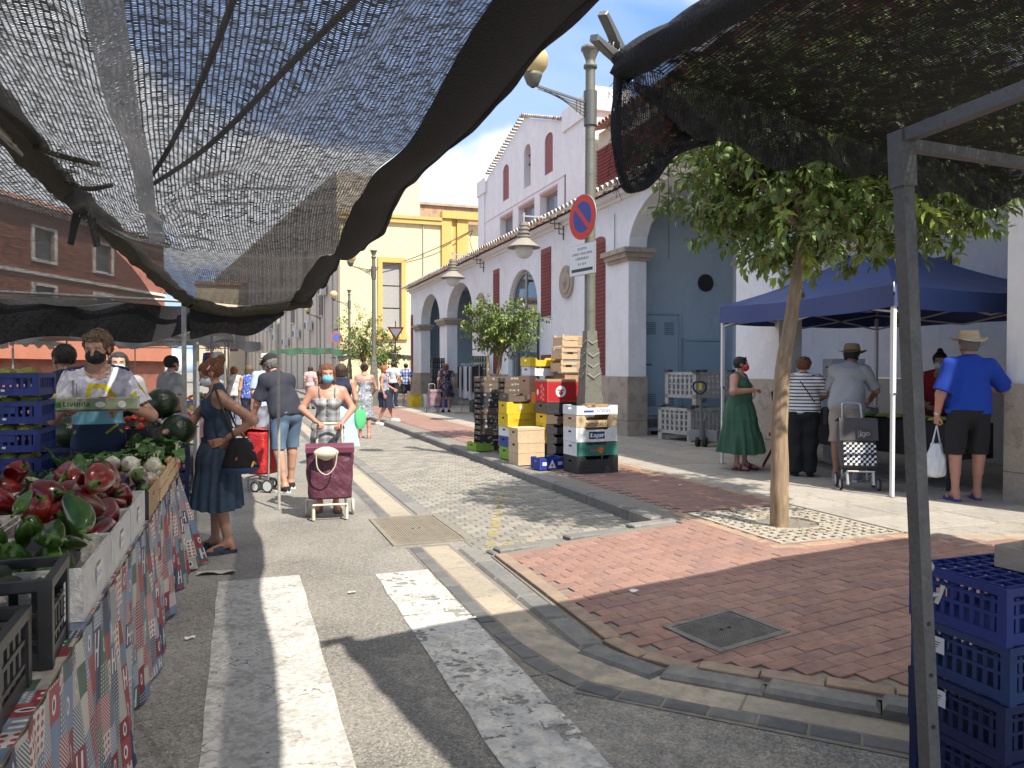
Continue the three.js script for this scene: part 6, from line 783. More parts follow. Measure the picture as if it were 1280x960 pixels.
// capsule prim: [a, b, ra, rb, depthScale]
const cap = (a, b, ra, rb = ra, sz = 1) => ({ ax: a.x, ay: a.y, az: a.z, bx: b.x - a.x, by: b.y - a.y, bz: b.z - a.z, l: b.distanceToSquared(a) || 1e-9, ra, rb, sz, iz: 1 / sz });
function capD(p, x, y, z) { const dx = x - p.ax, dy = y - p.ay, dz = z - p.az; let t = (dx * p.bx + dy * p.by + dz * p.bz) / p.l; t = t < 0 ? 0 : t > 1 ? 1 : t; const ex = dx - p.bx * t, ey = dy - p.by * t, ez = (dz - p.bz * t) * p.iz; return (Math.sqrt(ex * ex + ey * ey + ez * ez) - p.ra - (p.rb - p.ra) * t) * (p.sz < 1 ? 0.5 + 0.5 * p.sz : 1); }
function fieldOf(prims, k, infl = 0) { return (x, y, z) => { let d = 9; for (let i = 0; i < prims.length; i++) { const e = capD(prims[i], x, y, z) - infl; d = d - e > k ? e : e - d > k ? d : smin(d, e, k); } return d; }; }
function boundsOf(prims, pad) { const mn = [9, 9, 9], mx = [-9, -9, -9]; for (const p of prims) for (const [X, Y, Z, r] of [[p.ax, p.ay, p.az, p.ra], [p.ax + p.bx, p.ay + p.by, p.az + p.bz, p.rb]]) { const a = [X, Y, Z]; for (let i = 0; i < 3; i++) { mn[i] = Math.min(mn[i], a[i] - r - pad); mx[i] = Math.max(mx[i], a[i] + r + pad); } } return [mn, mx]; }
const wrk = (x, y, z, s) => 0.005 * Math.sin(23 * y + 9 * x + s + 3 * Math.sin(11 * z + s)) + 0.0028 * Math.sin(37 * x + 17 * y * 0.6 + 29 * z + 2 * s) + 0.011 * (n3(x * 9 + s, y * 7, z * 9, 3) - 0.5);
const skinM = {}; const skin = (c) => (skinM[c.join()] ||= P(c, { roughness: 0.5, sheen: 0.1, map: rep(TX.soft, 1 / 0.25) }));
const SK = { fair: [0.5, 0.27, 0.185], tan: [0.4, 0.205, 0.13], red: [0.5, 0.245, 0.17] };
const eyeW = M([0.42, 0.38, 0.35], { roughness: 0.3 }), eyeD = M([0.03, 0.02, 0.015], { roughness: 0.2 });
function person(label, pos, turn, o) {
  const t = thing('person', label, 'person', pos, turn, o.group), s = o.h / 1.7, W = o.w || 1, far = o.far || 0, cell = far ? 0.02 : 0.0125, seed = Math.abs(pos[0] * 7 + pos[2] * 3);
  const lean = o.lean || 0, pel = V(0, 0.95 * s, 0), up = V(0, Math.cos(lean), Math.sin(lean)), tl = (x, y, z) => { const v = V(x * s, (y - 0.95) * s, z * s); v.applyAxisAngle(V(1, 0, 0), lean); return v.add(pel); };
  const J = { chest: tl(0, 1.28, 0), neck: tl(0, 1.45, -0.012), head: tl(0, 1.595, 0.03), sL: tl(0.165 * W, 1.395, -0.01), sR: tl(-0.165 * W, 1.395, -0.01), eL: tl(0.225 * W, 1.13, -0.03), eR: tl(-0.225 * W, 1.13, -0.03), wL: tl(0.23 * W, 0.88, 0.05), wR: tl(-0.23 * W, 0.88, 0.05), hL: V(0.085 * s * W, 0.92 * s, 0), hR: V(-0.085 * s * W, 0.92 * s, 0), kL: V(0.095 * s, 0.5 * s, 0.02), kR: V(-0.095 * s, 0.5 * s, 0.02), aL: V(0.1 * s, 0.085, -0.02), aR: V(-0.1 * s, 0.085, -0.02) };
  for (const [k, v] of Object.entries(o.j || {})) J[k] = V(...v);
  const tL = o.tL ? V(...o.tL) : J.aL.clone().add(V(0.02, -0.052, 0.16)), tR = o.tR ? V(...o.tR) : J.aR.clone().add(V(-0.02, -0.052, 0.16));
  const b = o.belly || 0, A = (o.arm || 1) * (W * 0.5 + 0.5), Lg = (o.leg || 1) * (W * 0.4 + 0.6);
  const torso = [cap(tl(-0.085 * W, 1.33, -0.01), tl(0.085 * W, 1.33, -0.01), 0.105 * s, 0.105 * s, 0.86), cap(tl(0, 1.3, 0), tl(0, 1.1, 0.005 + b * 0.03), 0.128 * s * W, (0.118 + b * 0.03) * s * W, 0.84), cap(tl(0, 1.12, b * 0.04), tl(0, 0.98, 0), (0.115 + b * 0.03) * s * W, 0.125 * s * W, 0.86), cap(tl(-0.06 * W, 0.95, -0.015), tl(0.06 * W, 0.95, -0.015), 0.115 * s * W, 0.115 * s * W, 0.95), cap(J.sL, J.neck, 0.05 * s, 0.05 * s), cap(J.sR, J.neck, 0.05 * s, 0.05 * s)];
  if (o.bust) for (const q of [-1, 1]) torso.push(cap(tl(q * 0.075 * W, 1.265, 0.07), tl(q * 0.07 * W, 1.25, 0.085), 0.062 * s * o.bust, 0.055 * s * o.bust));
  const upper = { L: cap(J.sL, J.eL, 0.052 * s * A, 0.039 * s * A), R: cap(J.sR, J.eR, 0.052 * s * A, 0.039 * s * A) };
  const arms = [upper.L, upper.R, cap(J.eL, J.wL, 0.04 * s * A, 0.026 * s * A), cap(J.eR, J.wR, 0.04 * s * A, 0.026 * s * A)];
  const legP = []; for (const q of ['L', 'R']) { const h = J['h' + q], k = J['k' + q], a = J['a' + q], toe = q === 'L' ? tL : tR; legP.push(cap(h, k, 0.088 * s * Lg, 0.056 * s * Lg), cap(k, a, 0.052 * s * Lg, 0.034 * s), cap(V().lerpVectors(k, a, 0.12).add(V(0, 0, -0.016)), V().lerpVectors(k, a, 0.5).add(V(0, 0, -0.012)), 0.05 * s * Lg, 0.038 * s * Lg)); }
  const feet = []; for (const q of ['L', 'R']) { const a = J['a' + q], toe = q === 'L' ? tL : tR, dir = V().subVectors(toe, a).setY(0).normalize(), heel = a.clone().addScaledVector(dir, -0.03); heel.y = a.y - 0.048; const ball0 = V().lerpVectors(a, toe, 0.7); ball0.y = toe.y + 0.004; feet.push(cap(a, heel, 0.034 * s, 0.032 * s), cap(a, ball0, 0.034 * s, 0.032 * s), cap(ball0, toe, 0.034 * s, 0.022 * s)); }
  const neck = cap(J.neck, V().lerpVectors(J.neck, J.head, 0.75), 0.054 * s, 0.05 * s);
  const all = [...torso, ...arms, ...legP, ...feet, neck], bodyF = fieldOf(all, 0.03 * s), [mn, mx] = boundsOf(all, 0.03); mn[1] = Math.max(mn[1], -0.02);
  const parts = [netMesh(bodyF, mn, mx, cell)];
  // head in its own frame
  const hq = new THREE.Quaternion().setFromEuler(new THREE.Euler(o.nod || 0, o.look || 0, o.tilt || 0, 'YXZ')), hs = s * 0.94;
  const v3 = (x, y, z) => V(x, y, z), headP = [cap(v3(0, 0.032, -0.03), v3(0, 0.03, 0.008), 0.088, 0.082), cap(v3(0, -0.03, 0.03), v3(0, -0.085, 0.06), 0.058, 0.03), cap(v3(-0.035, -0.02, 0.05), v3(-0.028, -0.06, 0.045), 0.032, 0.03), cap(v3(0.035, -0.02, 0.05), v3(0.028, -0.06, 0.045), 0.032, 0.03), cap(v3(-0.03, 0.022, 0.074), v3(0.03, 0.022, 0.074), 0.016), cap(v3(0, 0.01, 0.088), v3(0, -0.028, 0.107), 0.01, 0.014), cap(v3(-0.02, -0.062, 0.085), v3(0.02, -0.062, 0.085), 0.009)];
  const ears = [-1, 1].map((q) => cap(v3(q * 0.08, 0.012, -0.005), v3(q * 0.078, -0.03, 0.002), 0.014, 0.01)), hf0 = fieldOf(headP, 0.018), ef = fieldOf(ears, 0.004);
  const headF = (x, y, z) => { let d = hf0(x, y, z); for (const q of [-1, 1]) { const e = 0.014 - Math.hypot(x - q * 0.031, (y - 0.002) * 1.2, z - 0.094); d = -smin(-d, -e, 0.012); } return smin(d, ef(x, y, z), 0.006); };
  const place = (g) => { g.scale(hs, hs, hs); g.applyQuaternion(hq); g.translate(J.head.x, J.head.y, J.head.z); return g; };
  const hc = far ? 0.013 : 0.0068; parts.push(place(netMesh(headF, [-0.12, -0.14, -0.14], [0.12, 0.14, 0.14], hc)));
  // hands with five fingers
  for (const q of ['L', 'R']) {
    const w = J['w' + q], e = J['e' + q], sg = q === 'L' ? 1 : -1, dir = o['hd' + q] ? V(...o['hd' + q]).normalize() : V().subVectors(w, e).normalize(), pn = o['pn' + q] ? V(...o['pn' + q]) : V(-sg, 0, 0.1); const side = V().crossVectors(dir, pn).normalize(), nrm = V().crossVectors(side, dir).normalize(), curl = o['cu' + q] ?? 0.5, hp = [], r = 0.0088 * s;
    const pt = (f, l, n) => w.clone().addScaledVector(dir, f * s).addScaledVector(side, l * s).addScaledVector(nrm, n * s);
    for (const l of [-0.026, -0.009, 0.009, 0.026]) hp.push(cap(pt(0.005, l * 0.6, 0), pt(0.082, l, 0), 0.016 * s, 0.0125 * s));
    const th = pt(0.02, 0, 0).clone(); const ts = o['ts' + q] ?? 1; hp.push(cap(pt(0.02, 0.024 * ts, 0.004), pt(0.05, 0.048 * ts, 0.016), 0.013 * s, 0.011 * s), cap(pt(0.05, 0.048 * ts, 0.016), pt(0.078, 0.052 * ts, 0.028), 0.0105 * s, 0.0085 * s));
    [[-0.028, 0.058], [-0.0095, 0.072], [0.0095, 0.078], [0.028, 0.07]].forEach(([l, L]) => { l *= -ts; L *= 1; let a = 0, f = 0.084, n = 0; for (const k of [0.42, 0.32, 0.26]) { a += curl * 0.95; const f2 = f + Math.cos(a) * L * k, n2 = n + Math.sin(a) * L * k; hp.push(cap(pt(f, l, n), pt(f2, l * 1.06, n2), r, r * 0.9)); f = f2; n = n2; } });
    const hf = fieldOf(hp, 0.004 * s), [a, c] = boundsOf(hp, 0.012); parts.push(netMesh(hf, a, c, far ? 0.009 : 0.0048));
  }
  const sk = skin(o.skin || SK.fair); obj('body', parts, sk, t);
  // eyes and brows
  if (!o.noFace) { for (const q of [-1, 1]) { obj('eye', [place(ball(0.0105, q * 0.031, 0.0, 0.081, 1.2, 0.6, 0.8, 10, 8))], eyeW, t); obj('iris', [place(ball(0.0052, q * 0.031, 0.0, 0.0885, 1, 1, 0.5, 8, 6))], eyeD, t); } obj('eyebrows', [-1, 1].map((q) => place(tube([[q * 0.014, 0.021, 0.0915], [q * 0.03, 0.027, 0.0895], [q * 0.047, 0.02, 0.081]], 0.0035, 8, 5))), o.hairM || eyeD, t).userData.kind = 'stuff'; }
  // hair
  if (o.hair) {
    const st = o.hair, P1 = [cap(v3(0, 0.036, -0.036), v3(0, 0.036, 0.004), 0.098, 0.09)], ex = [];
    if (st === 'bob' || st === 'long') for (let i = 0; i < 9; i++) { const a = lerp(-1.95, 1.95, i / 8), x = Math.sin(a) * 0.078, z = -Math.cos(a) * 0.085 - 0.02; ex.push(cap(v3(x, 0.02, z), v3(x * 1.12, st === 'long' ? -0.17 : -0.085, z * 0.95 + 0.005), 0.03, 0.024)); }
    if (st === 'short' || st === 'poof' || st === 'curly') for (let i = 0; i < 7; i++) { const a = lerp(-1.7, 1.7, i / 6), x = Math.sin(a) * 0.075, z = -Math.cos(a) * 0.08 - 0.018; ex.push(cap(v3(x, 0.02, z), v3(x, -0.045, z * 0.96), 0.028, 0.014)); }
    if (st === 'poof') ex.push(cap(v3(-0.045, 0.09, 0.05), v3(0.05, 0.1, 0.045), 0.034, 0.03), cap(v3(0, 0.1, -0.03), v3(0, 0.095, 0.02), 0.046));
    if (st === 'curly') for (let i = 0; i < 16; i++) { const a = i * 2.4, u = -0.1 + (1.1 * i) / 16, k = Math.sqrt(1 - u * u); ex.push(cap(v3(Math.cos(a) * k * 0.085, 0.03 + u * 0.085, -0.02 + Math.sin(a) * k * 0.09), v3(Math.cos(a) * k * 0.09, 0.03 + u * 0.09, -0.02 + Math.sin(a) * k * 0.095), 0.03)); }
    if (st === 'bun') { for (let i = 0; i < 7; i++) { const a = lerp(-1.6, 1.6, i / 6), x = Math.sin(a) * 0.07, z = -Math.cos(a) * 0.075 - 0.02; ex.push(cap(v3(x, 0.02, z), v3(x * 0.9, -0.03, z), 0.03, 0.02)); } ex.push(cap(v3(0, 0.075, -0.12), v3(0, 0.085, -0.14), 0.045, 0.04)); }
    if (st === 'topbun') ex.push(cap(v3(0, 0.13, -0.04), v3(0, 0.155, -0.045), 0.045, 0.038), cap(v3(0, 0.0, -0.08), v3(0, -0.03, -0.07), 0.05, 0.03));
    const f0 = fieldOf([...P1, ...ex], 0.02), low = st === 'long' ? -0.2 : st === 'bob' ? -0.11 : -0.075;
    const hf = (x, y, z) => { let d = f0(x, y, z); if (d < 0.04 && d > -0.04) d += (st === 'short' || st === 'curly' ? 0.0012 : 0.003) * Math.sin(Math.atan2(x, z + 0.02) * 26 + y * 60 + 3 * Math.sin(y * 40)) + (st === 'curly' || st === 'poof' ? 0.014 : 0.007) * (n3(x * 70, y * 60, z * 70, 5) - 0.5); const fx = Math.abs(x) - 0.062, fy = Math.abs(y + 0.055) - 0.115, fz = -(z - 0.028); d = Math.max(d, -Math.max(fx, fy, fz)); const ax = 0.03 - Math.hypot((Math.abs(x) - 0.085) * 0.7, y + 0.005, z + 0.004); if (st === 'short' || st === 'poof' || st === 'bun' || st === 'topbun') d = Math.max(d, ax); return Math.max(d, low - y, z > 0.02 ? -0.3 * (y - 0.0) - 0.06 : -9); };
    obj('hair', [place(netMesh(hf, [-0.17, -0.24, -0.22], [0.17, 0.23, 0.16], far ? 0.014 : 0.0075))], o.hairM, t);
  }
  if (o.mask) { const mf = (x, y, z) => { const a = Math.hypot(x / 0.07, (y + 0.05) / 0.06, (z - 0.045) / 0.076) - 1; return Math.max(a * 0.06, 0.03 - z + 0.4 * Math.abs(x) * 0, y - 0.006 + 0.16 * Math.abs(x), -0.112 - y) + (o.pleat ? 0.0015 * Math.sin(y * 420) : 0); }; obj('face_mask', [place(netMesh(mf, [-0.09, -0.13, 0.01], [0.09, 0.02, 0.14], far ? 0.012 : 0.006)), ...[-1, 1].flatMap((q) => [place(tube([[q * 0.062, -0.012, 0.055], [q * 0.076, 0.006, 0.03], [q * 0.084, 0.01, 0.0]], 0.0016, 6, 4)), place(tube([[q * 0.06, -0.07, 0.055], [q * 0.074, -0.05, 0.03], [q * 0.084, -0.025, 0.0]], 0.0016, 6, 4))])], o.mask, t); }
  if (o.hat) { const H0 = o.hat, br = H0.brim || 0.15; const h = new THREE.Group(); h.name = 'hat'; t.add(h); const pl = (g) => { g.rotateX(H0.rx ?? -0.12); g.translate(0, 0.07, -0.018); return place(g); }; const dent = H0.dent ?? 0.02; if (H0.cap) { obj('crown', [pl(new THREE.SphereGeometry(0.108, 20, 10, 0, 6.283, 0, 1.65).scale(1, 0.92, 1.08))], H0.m, h); obj('visor', [pl(gridGeo(10, 4, (u, v) => { const a = lerp(-1, 1, u); return [Math.sin(a) * (0.1 + 0.012 * v), 0.01 - 0.012 * v, Math.cos(a) * 0.108 + 0.075 * v * Math.cos(a)]; }))], H0.m, h); } else { obj('crown', [pl(lathe([[0.104, 0], [0.103, 0.03], [0.096, 0.075], [0.08, 0.098], [0.05, 0.1 - dent * 0.5], [0, 0.1 - dent]], 26).scale(1, 1, 1.12))], H0.m, h); obj('brim', [pl(gridGeo(40, 4, (u, v) => { const a = u * 6.283, r = lerp(0.1, br + 0.03, v); return [Math.cos(a) * r, 0.002 + 0.022 * v * v * Math.cos(2 * a) - 0.02 * v * (H0.droop || 0), Math.sin(a) * r * 1.1]; }))], H0.m, h); obj('band', [pl(lathe([[0.1055, 0.002], [0.105, 0.03]], 26).scale(1, 1, 1.12))], H0.band || H0.m, h); } }
  // clothes
  const planeUp = (y, tilt = 0) => { const p0 = tl(0, y, 0), n = up; return (x, yy, z) => (x - p0.x) * n.x + (yy - p0.y) * n.y + (z - p0.z) * n.z - tilt * Math.abs(x); };
  if (o.top) {
    const T = o.top, inf = T.loose ?? 0.014, pr = [...torso]; if (T.wide) pr.push(cap(tl(-0.05 * W, 1.15, 0), tl(-0.055 * W, 0.93, 0), (0.11 + T.wide) * s * W, (0.115 + T.wide) * s * W, 0.86), cap(tl(0.05 * W, 1.15, 0), tl(0.055 * W, 0.93, 0), (0.11 + T.wide) * s * W, (0.115 + T.wide) * s * W, 0.86));
    if (T.sleeve) for (const q of ['L', 'R']) { const f = Math.min(1, T.sleeve), a = J['s' + q], e = V().lerpVectors(a, J['e' + q], f); pr.push(cap(a, e, 0.056 * s * A + 0.004, (0.046 + 0.014 * (T.flare ?? 1)) * s * A)); }
    const f0 = fieldOf(pr, 0.03 * s, inf), hem = planeUp(T.hem ?? 0.9), cutN = T.neck ?? 0.075, nk = tl(0, 1.475 - (T.deep || 0), 0.03 + (T.deep || 0) * 0.5), topP = planeUp(T.top ?? 1.51);
    const cuts = []; if (T.sleeve) for (const q of ['L', 'R']) { const a = J['s' + q], e = J['e' + q], d = V().subVectors(e, a).normalize(), c = V().lerpVectors(a, e, T.sleeve); cuts.push([c, d, a]); }
    const holes = T.sleeve || T.strapless ? [] : [J.sL.clone().add(V(0.055 * s, 0.005, 0)), J.sR.clone().add(V(-0.055 * s, 0.005, 0))];
    const ff = (x, y, z) => { let d = f0(x, y, z); if (d < 0.06 && d > -0.06) d += wrk(x, y, z, seed); d = Math.max(d, -hem(x, y, z), topP(x, y, z)); if (cutN > 0) d = Math.max(d, cutN * s - Math.hypot(x - nk.x, (y - nk.y) * (T.vn ? 0.8 : 1), z - nk.z)); for (const [c, dd, a] of cuts) { const q = (x - c.x) * dd.x + (y - c.y) * dd.y + (z - c.z) * dd.z; if (q > 0 && Math.hypot(x - c.x - dd.x * q, y - c.y - dd.y * q, z - c.z - dd.z * q) < 0.095 * s) d = Math.max(d, q); } for (const h of holes) d = Math.max(d, (T.hole || 0.08) * s - Math.hypot(x - h.x, (y - h.y) * 0.72, z - h.z)); return d; };
    const [a, c] = boundsOf(pr, inf + 0.03); obj(T.name || 'top', [netMesh(ff, a, c, far ? 0.02 : 0.0115)], T.m, t);
    if (T.straps) { const g = []; for (const q of [-1, 1]) g.push(tube([tl(q * 0.08 * W, 1.3, 0.105), tl(q * 0.085 * W, 1.39, 0.09), tl(q * 0.09 * W, 1.455, 0.0), tl(q * 0.085 * W, 1.38, -0.105), tl(q * 0.075 * W, 1.26, -0.118)], 0.008, 24, 5)); obj('straps', g, T.m, t).userData.kind = 'stuff'; }
  }
  if (o.pants) {
    const T = o.pants, inf = T.loose ?? 0.016, cut = T.cut ?? 0.1, pr = [torso[2], torso[3]]; for (const q of ['L', 'R']) { const h = J['h' + q], k = J['k' + q], a = J['a' + q]; pr.push(cap(h, k, 0.092 * s * Lg, (0.064 + (T.flare || 0)) * s * Lg), cap(k, a, (0.06 + (T.flare || 0)) * s * Lg, (0.05 + (T.flare || 0)) * s)); }
    const f0 = fieldOf(pr, 0.022 * s, inf), wp = planeUp(T.waist ?? (o.top ? (o.top.hem ?? 0.9) + 0.04 : 1.02)); const ff = (x, y, z) => { let d = f0(x, y, z); if (d < 0.06 && d > -0.06) d += wrk(x, y, z, seed + 5) * 1.2; return Math.max(d, wp(x, y, z), cut * s - y); }; const [a, c] = boundsOf(pr, inf + 0.03); a[1] = Math.max(a[1], cut * s - 0.03); obj(T.name || 'trousers', [netMesh(ff, a, c, far ? 0.02 : 0.0115)], T.m, t);
  }
  if (o.skirt) {
    const T = o.skirt, y0 = (T.from ?? 1.02) * s, y1 = T.hem * s, n = T.folds || 11, am = T.amp ?? 0.02, c0 = tl(0, T.from ?? 1.02, 0), R = rng(seed * 99 + 1), ph = Array.from({ length: 4 }, () => R() * 6.28);
    const rad = T.prof || ((v) => lerp(0.15, T.r1 ?? 0.22, Math.pow(v, 0.7)));
    obj('skirt', [gridGeo(96, 36, (u, v) => { const a = u * 6.28319, hip = 0.02 * Math.sin(Math.PI * clamp(v * 2.2)), r = (rad(v) + hip) * W * s, f = 1 + (am * v * (Math.sin(n * a + ph[0] + 1.2 * Math.sin(3 * v + ph[1])) + 0.6 * Math.sin((n + 5) * a + ph[2] + 2 * v))) / 0.2, cx = lerp(c0.x, (J.kL.x + J.kR.x) / 2, v), cz = lerp(c0.z, (J.kL.z + J.kR.z) / 2, v); let X = cx + Math.sin(a) * r * f, Y = lerp(c0.y, y1, v) + 0.012 * Math.sin(2 * a + ph[3]) * v, Z = cz + Math.cos(a) * r * f * 0.88; if (T.tiers) for (const q of T.tiers) if (v > q) { X = cx + (X - cx) * 1.035; Z = cz + (Z - cz) * 1.035; } return [X, Y, Z, a * 0.2, Y]; }, false)], T.m, t);
  }
  if (o.shoes) {
    const T = o.shoes; for (const q of ['L', 'R']) { const a = J['a' + q], toe = q === 'L' ? tL : tR, dir = V().subVectors(toe, a).setY(0).normalize(), y0 = toe.y - 0.033, ang = Math.atan2(dir.x, dir.z), sh = new THREE.Group(); sh.name = 'shoe'; t.add(sh); const pl = (g) => g.rotateY(ang).translate(a.x, y0 + 0.004, a.z);
      const sole = () => ext([[-0.03, -0.065], [0.03, -0.065], [0.036, 0.02], [0.048, 0.11], [0.04, 0.175], [0.01, 0.2], [-0.025, 0.185], [-0.042, 0.12], [-0.034, 0.02]], T.sole || 0.016, null, 0.003).rotateX(Math.PI / 2).translate(0, T.sole || 0.016, 0);
      obj('sole', [pl(sole())], T.soleM || T.m, sh);
      if (T.kind === 'flip') obj('strap', [pl(tube([[-0.04, 0.03, 0.05], [-0.025, 0.062, 0.085], [0.0, 0.05, 0.13], [0, 0.02, 0.14]], 0.007, 12, 5)), pl(tube([[0.042, 0.03, 0.05], [0.026, 0.062, 0.085], [0.0, 0.05, 0.13]], 0.007, 12, 5))], T.m, sh);
      else if (T.kind === 'slide') obj('strap', [pl(gridGeo(10, 3, (u, v) => { const b2 = u * Math.PI; return [Math.cos(b2) * 0.047, 0.014 + Math.sin(b2) * (0.072 - 0.02 * v), 0.06 + v * 0.06 + 0.03 * Math.cos(b2) * (v - 0.5)]; })), pl(gridGeo(8, 2, (u, v) => { const b2 = u * Math.PI; return [Math.cos(b2) * 0.042, 0.014 + Math.sin(b2) * 0.1, -0.015 + v * 0.012 + 0.03 * Math.sin(b2)]; }))], T.m, sh);
      else { const pr = [cap(V(0, 0.06, -0.01), V(0, 0.045, 0.06), 0.047, 0.046), cap(V(0, 0.04, 0.06), V(0.004, 0.03, 0.15), 0.044, 0.036), cap(V(0, 0.035, -0.03), V(0, 0.06, -0.02), 0.042)]; const f = fieldOf(pr, 0.02); obj('upper', [pl(netMesh((x, y, z) => Math.max(f(x, y, z), 0.012 - y, y - 0.085), [-0.07, 0, -0.09], [0.07, 0.11, 0.21], 0.011))], T.m, sh); } }
  }
  return { t, J, s, tl, place };
}
// fabrics
const fab = (c, o = {}) => M(c, { map: rep(TX.fabric, 1 / 0.12), bumpMap: rep(TX.fabric, 1 / 0.05), bumpScale: 0.0006, roughness: 0.92, ...o });
function pat(n, size, draw, o = {}) { const c = canvasTex(n, n, draw); c.wrapS = c.wrapT = THREE.RepeatWrapping; c.repeat.set(1 / size, 1 / size); return M('#ffffff', { map: c, roughness: 0.92, ...o }); }
const hairC = (c) => std(c, 'grain', 0.05, { roughness: 0.55, bumpScale: 0.003 }), HR = { brown: hairC([0.055, 0.03, 0.018]), dark: hairC([0.014, 0.011, 0.01]), auburn: hairC([0.16, 0.055, 0.022]), sandy: hairC([0.16, 0.1, 0.055]), red: hairC([0.34, 0.1, 0.03]), grey: hairC([0.16, 0.15, 0.14]) };
const maskW = M([0.62, 0.66, 0.68], { roughness: 0.85 }), maskB = M([0.16, 0.48, 0.68], { roughness: 0.85 }), maskLB = M([0.42, 0.56, 0.62], { roughness: 0.85 }), maskBk = M([0.012, 0.012, 0.013]), maskR = M([0.6, 0.02, 0.02]);
const straw = std([0.62, 0.47, 0.26], 'grain', 0.06, { roughness: 0.9, bumpScale: 0.002 }), strawW = std([0.75, 0.7, 0.58], 'grain', 0.06, { roughness: 0.9 }), strawB = std([0.45, 0.31, 0.15], 'grain', 0.06, { roughness: 0.9 });
const denim = std([0.12, 0.19, 0.29], 'fabric', 0.1), navyF = fab([0.018, 0.024, 0.05]), blackF = fab([0.018, 0.018, 0.02]);
let bagHand;
// --- at the vegetable stall
const tie = pat(512, 0.9, (g, W) => { const R = rng(7); g.fillStyle = '#c6c3cc'; g.fillRect(0, 0, W, W); for (let i = 0; i < 260; i++) { g.fillStyle = ['rgba(170,168,182,.35)', 'rgba(225,222,228,.4)', 'rgba(150,150,170,.25)'][i % 3]; g.beginPath(); g.arc(R() * W, R() * W, 6 + R() * 22, 0, 7); g.fill(); } });
const tieShirt = (() => { const c = canvasTex(512, 512, (g, W) => { const R = rng(7); g.fillStyle = '#c9c6cf'; g.fillRect(0, 0, W, W); for (let i = 0; i < 240; i++) { g.fillStyle = ['rgba(165,162,178,.35)', 'rgba(228,226,232,.4)'][i % 2]; g.beginPath(); g.arc(R() * W, R() * W * 0.55, 5 + R() * 20, 0, 7); g.fill(); } g.fillStyle = '#6fa9bd'; g.fillRect(0, 350, W, 70); g.fillStyle = '#1f2f48'; g.fillRect(0, 420, W, 92); g.fillStyle = '#c9bb2e'; g.fillRect(0, 300, 170, 40); g.strokeStyle = '#c4b42a'; g.lineWidth = 26; g.beginPath(); g.moveTo(190, 330); g.lineTo(220, 220); g.lineTo(300, 225); g.lineTo(380, 320); g.lineTo(470, 260); g.stroke(); g.strokeStyle = '#8f8420'; g.lineWidth = 12; g.beginPath(); g.moveTo(300, 470); g.lineTo(400, 400); g.stroke(); g.fillStyle = '#8c8a92'; g.fillRect(120, 190, 14, 90); g.fillRect(140, 205, 8, 60); }); c.wrapS = c.wrapT = THREE.RepeatWrapping; c.repeat.set(1 / 0.62, 1 / 0.72); c.offset.set(0.5, -1.4167); c.wrapT = THREE.ClampToEdgeWrapping; return M('#ffffff', { map: c, roughness: 0.92 }); })();
person('young man with tousled fair hair, black mask and tie-dyed tee holding a fruit tray', [-1.0, 0, -6.45], 0.1, { h: 1.82, w: 0.9, hair: 'poof', hairM: HR.sandy, mask: maskBk, nod: 0.22, look: -0.3, skin: SK.fair, j: { eL: [0.36, 1.2, 0.06], wL: [0.17, 1.3, 0.3], eR: [-0.28, 1.2, 0.12], wR: [-0.16, 1.3, 0.35] }, hdL: [-0.6, -0.3, 0.5], hdR: [0.2, 0, 1], pnL: [0, -0.4, 1], pnR: [0.2, -1, 0.2], cuL: 0.5, top: { m: tieShirt, sleeve: 0.72, hem: 0.86, vn: true, wide: 0.002, neck: 0.08, deep: 0.01 }, pants: { m: navyF, cut: 0.1 }, shoes: { m: blackF } });
{ const t = thing('fruit_tray', 'printed cardboard tray with orange fruit picture held by the young man', 'tray', [-0.95, 1.295, -6.03], 0.1); obj('base', [span(-0.27, 0.27, -0.03, -0.015, -0.15, 0.15)], cardBr, t); for (const [a, b, c, d] of [[-0.27, 0.27, 0.143, 0.15], [-0.27, 0.27, -0.15, -0.143]]) obj('wall', [span(a, b, -0.015, 0.06, c, d)], std([0.5, 0.52, 0.4], 'soft', 0.3), t); for (const s of [-1, 1]) obj('wall', [span(s * 0.27 - 0.004, s * 0.27 + 0.004, -0.015, 0.06, -0.143, 0.143)], std([0.5, 0.52, 0.4], 'soft', 0.3), t); obj('print', [planeGeo(0.52, 0.07, 0, 0.022, 0.153)], M('#ffffff', { map: canvasTex(512, 70, (g, w, h) => { g.fillStyle = '#8a9478'; g.fillRect(0, 0, w, h); g.fillStyle = '#3c7a3a'; g.fillRect(20, 20, 40, 40); g.fillStyle = '#23452c'; g.font = 'bold 46px sans-serif'; g.fillText('Livinda', 70, 52); g.fillStyle = '#e2dfd2'; g.beginPath(); g.ellipse(290, 40, 30, 20, 0, 0, 7); g.ellipse(420, 40, 24, 24, 0, 0, 7); g.fill(); }) }), t);
  obj('fruit_packet', [rbox(0.1, 0.075, 0.1, 0.01, 0.07, 0.03, 0.1)], M([0.6, 0.14, 0.02]), t); }
person('dark-haired man in a navy tee behind the blue crates, turned away', [-1.5, 0, -7.95], Math.PI + 0.7, { h: 1.76, hair: 'short', hairM: HR.dark, nod: 0.15, skin: SK.tan, noFace: true, top: { m: navyF, sleeve: 0.75, hem: 0.85, wide: 0.012 }, pants: { m: navyF, cut: 0.1 }, shoes: { m: blackF }, j: { eL: [0.26, 1.15, 0.08], wL: [0.2, 1.02, 0.3], eR: [-0.26, 1.15, 0.06], wR: [-0.2, 1.0, 0.28] } });
